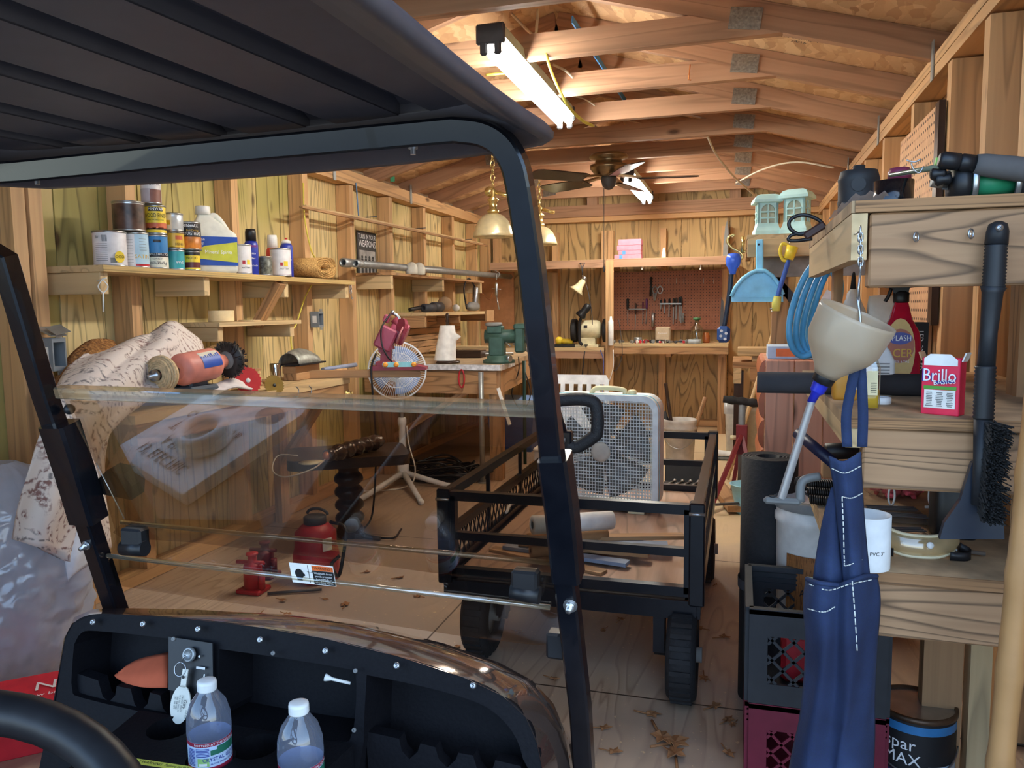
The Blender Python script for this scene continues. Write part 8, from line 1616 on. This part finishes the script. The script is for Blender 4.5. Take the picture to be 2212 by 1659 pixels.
def panel(px,n,name,th=.004,par=gc):
 q=[wp(x,y,n) for x,y in px];m=len(q);b=MB();b.add(q+[p+WN*th for p in q],[tuple(range(m)),tuple(range(2*m-1,m-1,-1))]+[(i,(i+1)%m,(i+1)%m+m,i+m) for i in range(m)],None,False);return b.build(name,M_AC,par)
lowp=panel([(132,850),(1158,888),(1178,1040),(1205,1200),(1214,1330),(1206,1372),(1190,1390),(1162,1394),(1010,1376),(760,1338),(500,1302),(245,1264),(228,1250),(226,1232),(240,1195),(250,1150),(205,1000)],.0,'lower_windshield')
upp=panel([(150,866),(1156,892),(1176,1040),(1196,1205),(1197,1262),(1000,1246),(700,1206),(420,1172),(262,1162),(244,1150),(270,1122),(205,1000)],.012,'upper_windshield')
def rod_(a,e,r,n,name,par,m=M_ACE):b=MB();b.tube([wp(*a,n),wp(*e,n)],r,10);return b.build(name,m,par)
b=MB();sweep(b,[wp(128,846,.006),wp(1158,884,.006)],WN,.021,.022);plabel(b.build('top_channel',M_ACE,upp),'clear moulded top edge')
b=MB()
rod_((262,1128),(1190,1216),.0045,.016,'moulded_ridge',upp);rod_((232,1200),(1188,1312),.0045,.0,'moulded_ridge',lowp)
b=MB();b.tube([wp(208,1000,.0),wp(268,1120,.0)],.0012,5);b.build('bright_edge',M_ACE,lowp)
def clip_(px,w,h,name='clip',lab='black clip'):
 b=MB();a,e=wp(*px[0],-.012),wp(*px[1],-.012);d=(e-a);b.tube([a,e],h,14);mid=(a+e)/2+V((0,.004,h*1.5));b.box(mid,(d.length*.9,.028,h*2.4),bev=.004);plabel(b.build(name,M_BLACKP,upp),lab)
clip_(((266,1183),(314,1185)),.05,.0145);clip_(((1104,1277),(1166,1286)),.06,.0145)
b=MB();o=wp(248,1048,.02);b.prism([(-.035,-.022),(.03,-.03),(.04,.0),(.025,.024),(-.01,.03),(-.04,.008)],(o,(1,0,0),V((0,-.2455,.969))),-.035);plabel(b.build('clip',M_BLACKP,upp),'black strut clip')
b=MB();b.ball(wp(150,884,.01),.010);b.build('clip_knob',M_BLACKP,upp)
b=MB();p=wp(1203,1390,.01);b.box(p,(.032,.03,.045),bev=.004);b.build('lower_bracket',M_BLACKP,lowp);b=MB();b.lathe([(.005,0),(.005,.008),(0,.01)],p+V((.017,0,0)),(1,0,0),8);b.build('bolt',M_STEEL,lowp)
A,B,D_=wp(620,1214,-.001),wp(715,1223,-.001),wp(634,1257,-.001);u=(B-A);v=(A-D_);su_,sv_=u.length,v.length;u.normalize();v=(v-u*v.dot(u)).normalized();o=A+u*su_/2-v*sv_/2+u*.004
stk=MB().box(o-u.cross(v)*0,(.001,.001,.001)) if False else TX();stk.rect(o,u,v,su_,sv_,.0006);s_=stk.build('warning_sticker',M_PAPER,lowp,fix=False)
def stick_(m,f,nm='print'):q=TX();f(q);return q.build(nm,m,s_,fix=False)
stick_(M_INK,lambda q:(q.rect(o+u*su_*.25-v*sv_*.13,u,v,su_*.48,sv_*.68,.001),q.rect(o-u*su_*.08,u,v,su_*.012,sv_*.9,.001),q.disc(o-u*su_*.3-v*sv_*.02,u,v,su_*.2,sv_*.5,.001),q.rect(o-u*su_*.31-v*sv_*.25,u,v,su_*.12,sv_*.2,.001),q.rect(o-u*su_*.2-v*sv_*.06,u,v,su_*.05,sv_*.12,.001),q.flat('~->',o-u*su_*.05+v*sv_*.12,u,v,sv_*.25,.8,.001)),'pictogram')
stick_(mat('warn_orange',(232,110,50),.5),lambda q:q.rect(o+u*su_*.25+v*sv_*.34,u,v,su_*.48,sv_*.24,.0012))
stick_(M_INK,lambda q:q.flat('! WARNING !',o+u*su_*.25+v*sv_*.34,u,v,sv_*.2,.8,.0016),'lettering')
stick_(M_WINK,lambda q:q.flat('Windshields do not\nprovide protection\nfrom golf balls or\nother flying objects.',o+u*su_*.25-v*sv_*.13,u,v,sv_*.15,.72,.0018),'lettering')
D0=V((-.7,1.13,.5));DN=V((0,.952,-.305)).normalized();dv=V((0,.305,.952)).normalized();du=V((1,0,0))
def dpt_(x,y,n=0):return at(x,y,pl=(D0+DN*n,DN))
def d2(x,y):p=dpt_(x,y)-D0;return(p.dot(du),p.dot(dv))
def smooth2(pts,n=4):return[(p.x,p.y) for p in spline([V((*d2(*q),0)) for q in pts],n)]
top_px=[(76,1700),(118,1500),(132,1425),(142,1375),(160,1345),(195,1328),(260,1327),(400,1335),(560,1354),(700,1378),(860,1417),(1000,1462),(1085,1502),(1135,1548),(1160,1605),(1170,1660),(1174,1740)]
lh=[(160,1392),(176,1367),(210,1363),(345,1377),(364,1386),(367,1440),(366,1535),(345,1545),(180,1508),(156,1490),(156,1440)]
ch=[(474,1402),(600,1420),(755,1446),(769,1460),(768,1530),(758,1590),(720,1600),(480,1560),(472,1540)]
rh=[(792,1458),(900,1480),(985,1502),(1055,1530),(1105,1578),(1130,1640),(1136,1730),(800,1730),(786,1600)]
holes=[smooth2(h+h[:1],3)[:-1] for h in(lh,ch,rh)]
b=MB();b.prism(smooth2(top_px,4),(D0,du,dv),-.012,holes=holes);dash=b.build('dashboard',M_CP,gc)
for hl in holes:
 q=[D0+du*p[0]+dv*p[1] for p in hl];m=len(q);c_=sum(q,V((0,0,0)))/m;bk_=[c_+(p-c_)*.94+V((0,.085,-.012)) for p in q];b=MB();b.add(q+bk_,[(i,(i+1)%m,(i+1)%m+m,i+m) for i in range(m)]+[tuple(range(m,2*m))],None,False);b.build('pocket',M_CP,dash,fix=False)
for px in(([(158,1452),(212,1470),(222,1505),(236,1516),(249,1502),(252,1482),(282,1488),(291,1522),(304,1536),(319,1520),(324,1496),(346,1502),(352,1530),(362,1542),(345,1548),(180,1512),(158,1492)]),([(790,1580),(862,1596),(868,1622),(884,1640),(902,1624),(908,1606),(940,1614),(948,1640),(966,1658),(984,1642),(990,1626),(1022,1632),(1030,1660),(1046,1680),(1064,1662),(1070,1642),(1125,1655),(1130,1720),(800,1720)])):
 q=[dpt_(x,y,.012) for x,y in px];m=len(q);b=MB();b.add(q+[p+V((0,.022,0)) for p in q],[tuple(range(m)),tuple(range(2*m-1,m-1,-1))]+[(i,(i+1)%m,(i+1)%m+m,i+m) for i in range(m)],None,False);plabel(b.build('ball_rack',M_CP,dash),'scalloped ball holder lip')
for q in((201,1344),(309,1348),(428,1359),(562,1382),(703,1406),(857,1438),(1022,1481),(375,1380),(590,1411),(768,1449),(765,1577)):
 b=MB();big=q[1] not in(1380,1411,1449,1577);r=.0056 if big else.0038;b.lathe([(r,0),(r,.001),(r*.8,.003),(r*.35,.0035),(r*.3,.0015),(0,.0015)],dpt_(*q,-.012),-DN,16,cap=False);plabel(b.build('rivet',M_STEEL if big else M_GREY,dash),'steel rivet')
P_=[d2(*q) for q in((374,1374),(468,1388),(470,1504),(374,1488))]
b=MB();b.prism(P_,(D0-DN*.012,du,dv),-.004);plate=b.build('ignition_plate',M_BLACKP,dash)
o=dpt_(410,1414,-.017);b=MB();b.lathe([(.0125,0),(.0125,.004),(.0105,.006),(.0085,.005),(.0085,.003),(0,.003)],o,-DN,24,cap=False);b.build('ignition_switch',M_GALV,plate);b=MB();b.prism([(-.005,-.002),(.005,-.002),(.004,.004),(-.004,.004)],(o-DN*.003,du,dv),-.012);b.build('key_head',M_STEEL,plate)
q=TX();q.rect(dpt_(434,1443,-.0165),du,dv,.018,.004);q.rect(dpt_(441,1464,-.0165),du,dv,.0025,.012);q.disc(dpt_(431,1418,-.0165),du,dv,.004,.004);q.build('switch_marks',M_PAPER,plate,fix=False)
kt=thing('key_fob',dpt_(388,1565,-.02),'white oval key tag with black print hanging from the ignition key','key tag')
kc=dpt_(389,1446,-.024);b=MB();b.tube([kc+du*.0115*math.cos(a)+dv*.0115*math.sin(a) for a in[2*PI*i/24 for i in range(24)]],.0012,6,closed=True);b.tube([kc+dv*.0115,o-DN*.013],.0014,6);b.build('key_ring',M_STEEL,kt)
fc_=dpt_(389,1522,-.024);b=MB();b.prism([(.0195*math.cos(a),.0315*math.sin(a)) for a in[2*PI*i/32 for i in range(32)]],(fc_,du,dv),-.002);b.prism([(-.0055,.028),(.0055,.028),(.0055,.058),(-.0055,.058)],(fc_,du,dv),-.002);M_TAG=mat('tag_white',(232,228,212),.4);b.build('tag',M_TAG,kt)
b=MB();b.lathe([(.0025,0),(.0025,.001)],fc_+dv*.045-DN*.0022,-DN,10);b.build('snap',M_INK,kt)
q=TX()
for s,x,sz_ in(('Gary',.011,.009),('CARS OF SEARCY',.0045,.0042),('501 E. Main  Searcy, AR',-.001,.0034),('501 268 1584',-.006,.0044),('501 268 2079',-.0105,.0044),('E-Z-GO',.0165,.005)):
 q.flat(s,fc_-DN*.0026+du*(x*.95)+dv*(.002 if sz_!=.005 else-.014),-dv,du,sz_*1.05,.8,-.0004)
q.build('lettering',M_INK,kt,fix=False)
a,e=dpt_(702,1463,-.002),dpt_(757,1476,.01);b=MB();b.lathe([(.0,0),(.0062,.0),(.006,.003),(.0028,.012),(.0025,(e-a).length)],a,e-a,12);tt=b.build('golf_tee',M_WHITEP);tag(tt,'white golf tee stuck sideways in the middle dashboard pocket','golf tee')
def pk(x,y,n):return at(x,y,pl=(D0+DN*n,DN))
rows=[[pk(255,1452,.03),pk(300,1425,.05),pk(364,1410,.06)],[pk(250,1462,.028),pk(300,1460,.026),pk(363,1450,.028)],[pk(275,1476,.026),pk(310,1485,.02),pk(362,1486,.022)]]
b=MB();b.grid(drape(rows,5,5,.002,31));tag(b.build('orange_cloth',mat('cloth_orange',(196,92,58),.9),thick=.004),'burnt orange cloth stuffed in the left dashboard pocket','cloth')
TZ_=.358
b=MB();tray=[(-1.0,1.062),(-.97,.84),(-.93,.80),(-.64,.80),(-.61,.84),(-.585,1.062)]
BP=at(455,1632,Z=TZ_+.004),at(652,1690,Z=TZ_+.004);CH_=[(BP[0].x,BP[0].y),(BP[1].x,BP[1].y)]+[(p.x,p.y) for p in(at(368,1572,Z=TZ_),at(552,1612,Z=TZ_))]
def circ(c,r):return[(c[0]+r*math.cos(2*PI*i/24),c[1]+r*math.sin(2*PI*i/24)) for i in range(24)]
b.prism(tray,((0,0,TZ_-.10),(1,0,0),(0,1,0)),.10,holes=[circ(c,.0375) for c in CH_]);b.prism(tray,((0,0,TZ_-.112),(1,0,0),(0,1,0)),.012);tr=b.build('cup_tray',M_CP,dash)
A=at(292,1640,Z=TZ_);B=at(440,1662,Z=TZ_);u=(B-A).normalized();v=V((-u.y,u.x,0));o=(A+B)/2-v*.022;TX().rect(o,u,v,(B-A).length,.045,.001).build('warning_label',M_INK,tr,fix=False);TX().rect(o+v*.016,u,v,(B-A).length,.013,.0014).build('yellow_band',mat('warn_yellow',(226,222,90),.5),tr,fix=False);TX().flat('! WARNING  Failure to follow',o+v*.016,u,v,.0085,.9,.002).build('lettering',M_INK,tr,fix=False)
M_PET=glassy('pet_plastic',(222,226,236),gloss=.05,rough=.06,fres=1.0,mixd=.2,dcol=(206,212,226))
def bottle(p,label,turn):
 t=thing('water_bottle',p,label,'bottle','water bottles in the cup holders');fa=facing(p)+turn;r=.0325
 b=MB();b.lathe([(.004,.002),(r*.8,0),(r,.008),(r,.03),(r*.96,.034),(r*.96,.085),(r,.089),(r,.098),(r*.97,.12),(r*.8,.142),(r*.5,.158),(r*.36,.166),(r*.36,.172)],p,seg=32);b.build('bottle',M_PET,t)
 b=MB();b.lathe([(r*.42,.164)]+[(r*.445 if i%2 else r*.43,.165+.0016*i) for i in range(8)]+[(r*.42,.181),(r*.3,.1825),(0,.1825)],p,seg=30);b.build('cap',M_WHITEP,t)
 b=MB();b.lathe([(r*.975,.034),(r*.975,.085)],p,seg=40,cap=False);lb_=b.build('label',mat('bottle_label',(196,214,236),.4),t)
 for z0,z1 in((.034,.041),(.078,.085)):q=TX();q.bandround(p,r*.98,-PI,PI,z0,z1,.0003,40);plabel(q.build('red_band',mat('label_wine',(150,34,60),.4),lb_,fix=False),'wine red band')
 q=TX();q.bandround(p,r*.98,fa+.05,fa+1.35,.062,.071,.0005);q.bandround(p,r*.98,fa+.35,fa+1.35,.071,.0765,.0005);q.build('green_hills',mat('label_pine',(40,110,86),.5),lb_,fix=False)
 q=TX();q.bandround(p,r*.98,fa-.55,fa-.02,.043,.058,.0005);q.build('green_panel',mat('label_lime',(160,206,120),.5),lb_,fix=False);q=TX();q.bandround(p,r*.98,fa-.48,fa-.12,.0445,.049,.0008);q.build('white_patch',M_PAPER,lb_,fix=False)
 q=TX()
 for i in range(6):q.bandround(p,r*.98,fa-.62,fa+.0,.061+.0026*i,.0622+.0026*i,.0006)
 for i in range(12):q.bandround(p,r*.98,fa-1.1,fa-.68,.044+.0026*i,.0452+.0026*i,.0006)
 q.build('small_print',DB_,lb_,fix=False)
 TX().onround('CRYSTAL GEYSER',p,r*.98,fa+.62,.0545,.0098,False,.78,.0009).build('lettering',DB_,lb_,fix=False);TX().onround('ALPINE SPRING WATER',p,r*.98,fa+.65,.0465,.0042,False,.9,.0009).build('lettering',DB_,lb_,fix=False);TX().onround('BOTTLED AT THE SOURCE',p,r*.98,fa+.3,.0815,.0052,False,1,.0009).build('lettering',M_WINK,lb_,fix=False);t.scale=(1.02,1.02,.88)
for i,p in enumerate(BP):bo=bottle(V((p.x,p.y,TZ_-.033)),('clear water bottle beside the white key tag','clear water bottle farther right at the bottom edge of the view')[i],(-.05,.25)[i])
rim=[dpt_(x,y,-.002) for x,y in[(112,1560),(128,1440),(138,1380),(156,1346),(195,1329),(260,1327),(400,1336),(560,1355),(700,1379),(860,1418),(1000,1463),(1085,1503),(1135,1549),(1160,1606),(1171,1660),(1176,1760)]]
sil=[(118,1560),(136,1440),(148,1378),(166,1342),(205,1325),(280,1322),(420,1319),(620,1328),(800,1350),(960,1390),(1080,1432),(1150,1470),(1196,1520),(1220,1580),(1231,1660),(1238,1760)]
s1=[at(x,y,Y=1.235) for x,y in sil];mid=[a.lerp(c,.5)+V((0,0,.010)) for a,c in zip(rim,s1)]
s2=[V((-.73+(p.x+.73)*.94,1.40,min(p.z-.12,.36))) for p in s1];s3=[V((-.73+(p.x+.73)*.9,1.5,.16)) for p in s1]
s0=[p+V((0,-.012,-.004)) for p in rim]
b=MB();b.grid([rim,mid,s1,s2,s3]);b.build('cowl',mat('body_paint',(92,74,64),.1,metal=.35,coat=1,var=.05),gc)
b=MB();b.box((-.73,.55,.2),(.84,1.0,.1),bev=.02);b.build('floor_pan',M_CP,gc)
M_SEAT=mat('seat_vinyl',(150,112,92),.55,bump=.1,scale=200)
b=MB();b.box((-.74,.22,.36),(.9,.56,.12),bev=.03);b.build('seat',M_SEAT,gc);b=MB();b.box((-.74,.15,.26),(.84,.6,.1));b.build('seat_base',M_CP,gc)
for x in(-1.12,-.36):
 for y in(1.28,-.2):w=MB();w.lathe([(.05,-.05),(.13,-.05),(.145,-.02),(.145,.02),(.13,.05),(.05,.05)],(x,y,.147),(1,0,0),28);wo=w.build('wheel',M_RUBBER,gc)
for p0,p1 in(((-1.16,-.35,.3),(-1.16,-.35,1.3)),((-.34,-.35,.3),(-.34,-.35,1.3))):b=MB();b.tube([p0,p1],.016,8);b.build('rear_strut',M_ST,gc)
Rw=.19;pr=RT*.34+UP*.94;sU=RT*.94-UP*.34;sV=(FW*.85+pr*.53).normalized();sN=sU.cross(sV);sw=at(100,1562,D=.78)-sV*Rw;b=MB()
b.tube([sw+sU*Rw*math.cos(a)+sV*Rw*math.sin(a) for a in[2*PI*i/48 for i in range(48)]],.021,14,closed=True);whl=b.build('steering_wheel',M_BLACKP,gc)
b=MB()
for a in(.4,PI-.4,1.5*PI):b.tube([sw,sw+sU*Rw*math.cos(a)+sV*Rw*math.sin(a)],.012,8)
b.lathe([(.04,-.02),(.045,.0),(.03,.02)],sw,sN,20);b.build('spokes',M_BLACKP,whl);b=MB();b.tube([sw,V((-.95,1.02,.3))],.022,12);b.build('steering_column',M_BLACKP,gc)
b=MB();b.tube(spline([wp(262,1290,.03),wp(270,1300,.035),wp(280,1330,.035),wp(281,1345,.03)],5),.003,6);b.build('wire',M_BLACKP,gc)
def refl(x,y,Z):
 p=wp(x,y);r=(p-EYE).normalized();r=r-WN*2*r.dot(WN);return p+r*((Z-p.z)/r.z)
KZ=.12;cq=[refl(*q,KZ) for q in((272,985),(432,1085),(640,875),(470,800))]
cc_=sum(cq,V((0,0,0)))/4;u=(cq[1]-cq[0]);LU=u.length;u.normalize();v=V((u.y,-u.x,0)) if(cq[0]-cq[3]).dot(V((u.y,-u.x,0)))>0 else V((-u.y,u.x,0));LV_=abs((cq[0]-cq[3]).dot(v))+.02
ct=thing('jack_carton',cc_-V((0,0,.05)),'white printed trailer jack carton left of the golf cart, reflected in the windshield','carton');Rm=Matrix((u,v,u.cross(v))).transposed()
if u.cross(v).z<0:u=-u;Rm=Matrix((u,v,u.cross(v))).transposed()
b=MB();b.box(cc_-V((0,0,.025)),(LU,LV_,.048),Rm,bev=.002);b.build('carton',mat('carton_white',(226,222,216),.6),ct)
for s,f,sz_,m in(('13" ELECTRIC',.36,.03,M_INK),('A-FRAME',.23,.03,M_INK),('TRAILER JACK',.10,.03,M_INK),('CAPACITY 2,000 lb.',-.04,.024,M_INK)):TX().flat(s,cc_+v*LV_*f-u*LU*.02,u,v,sz_*LU/.21,.72,.002).build('lettering',m,ct,fix=False)
q=TX();q.disc(cc_-v*LV_*.28-u*LU*.2,u,v,LU*.3,LU*.22,.001);q.disc(cc_-v*LV_*.3+u*LU*.28,u,v,LU*.26,LU*.2,.001);q.build('picture',M_GREY,ct,fix=False)
p=refl(440,945,KZ+.03);p.z=KZ;b=MB()
for k_ in range(3):b.tube([p+V((.075*math.cos(a),.075*math.sin(a),.02+.02*k_)) for a in[2*PI*i/28 for i in range(28)]],.018,10,closed=True)
tag(b.build('tubing_coil',M_WHITEP),'white coil of tubing on the trailer jack carton, reflected in the windshield','coil')
bq=[refl(*q,.07) for q in((205,880),(240,1120),(560,1125),(480,872))]
b=MB();b.add(bq+[q-V((0,0,.06)) for q in bq],[(0,1,2,3),(7,6,5,4)]+[(i,(i+1)%4,(i+1)%4+4,i+4) for i in range(4)],None,False);tag(b.build('added_brown_sheet',M_CARD),'added flat brown sheet whose windshield reflection stands in for the cart seat','box')  # unseen brown sheet added so the windshield mirrors a seat-like brown
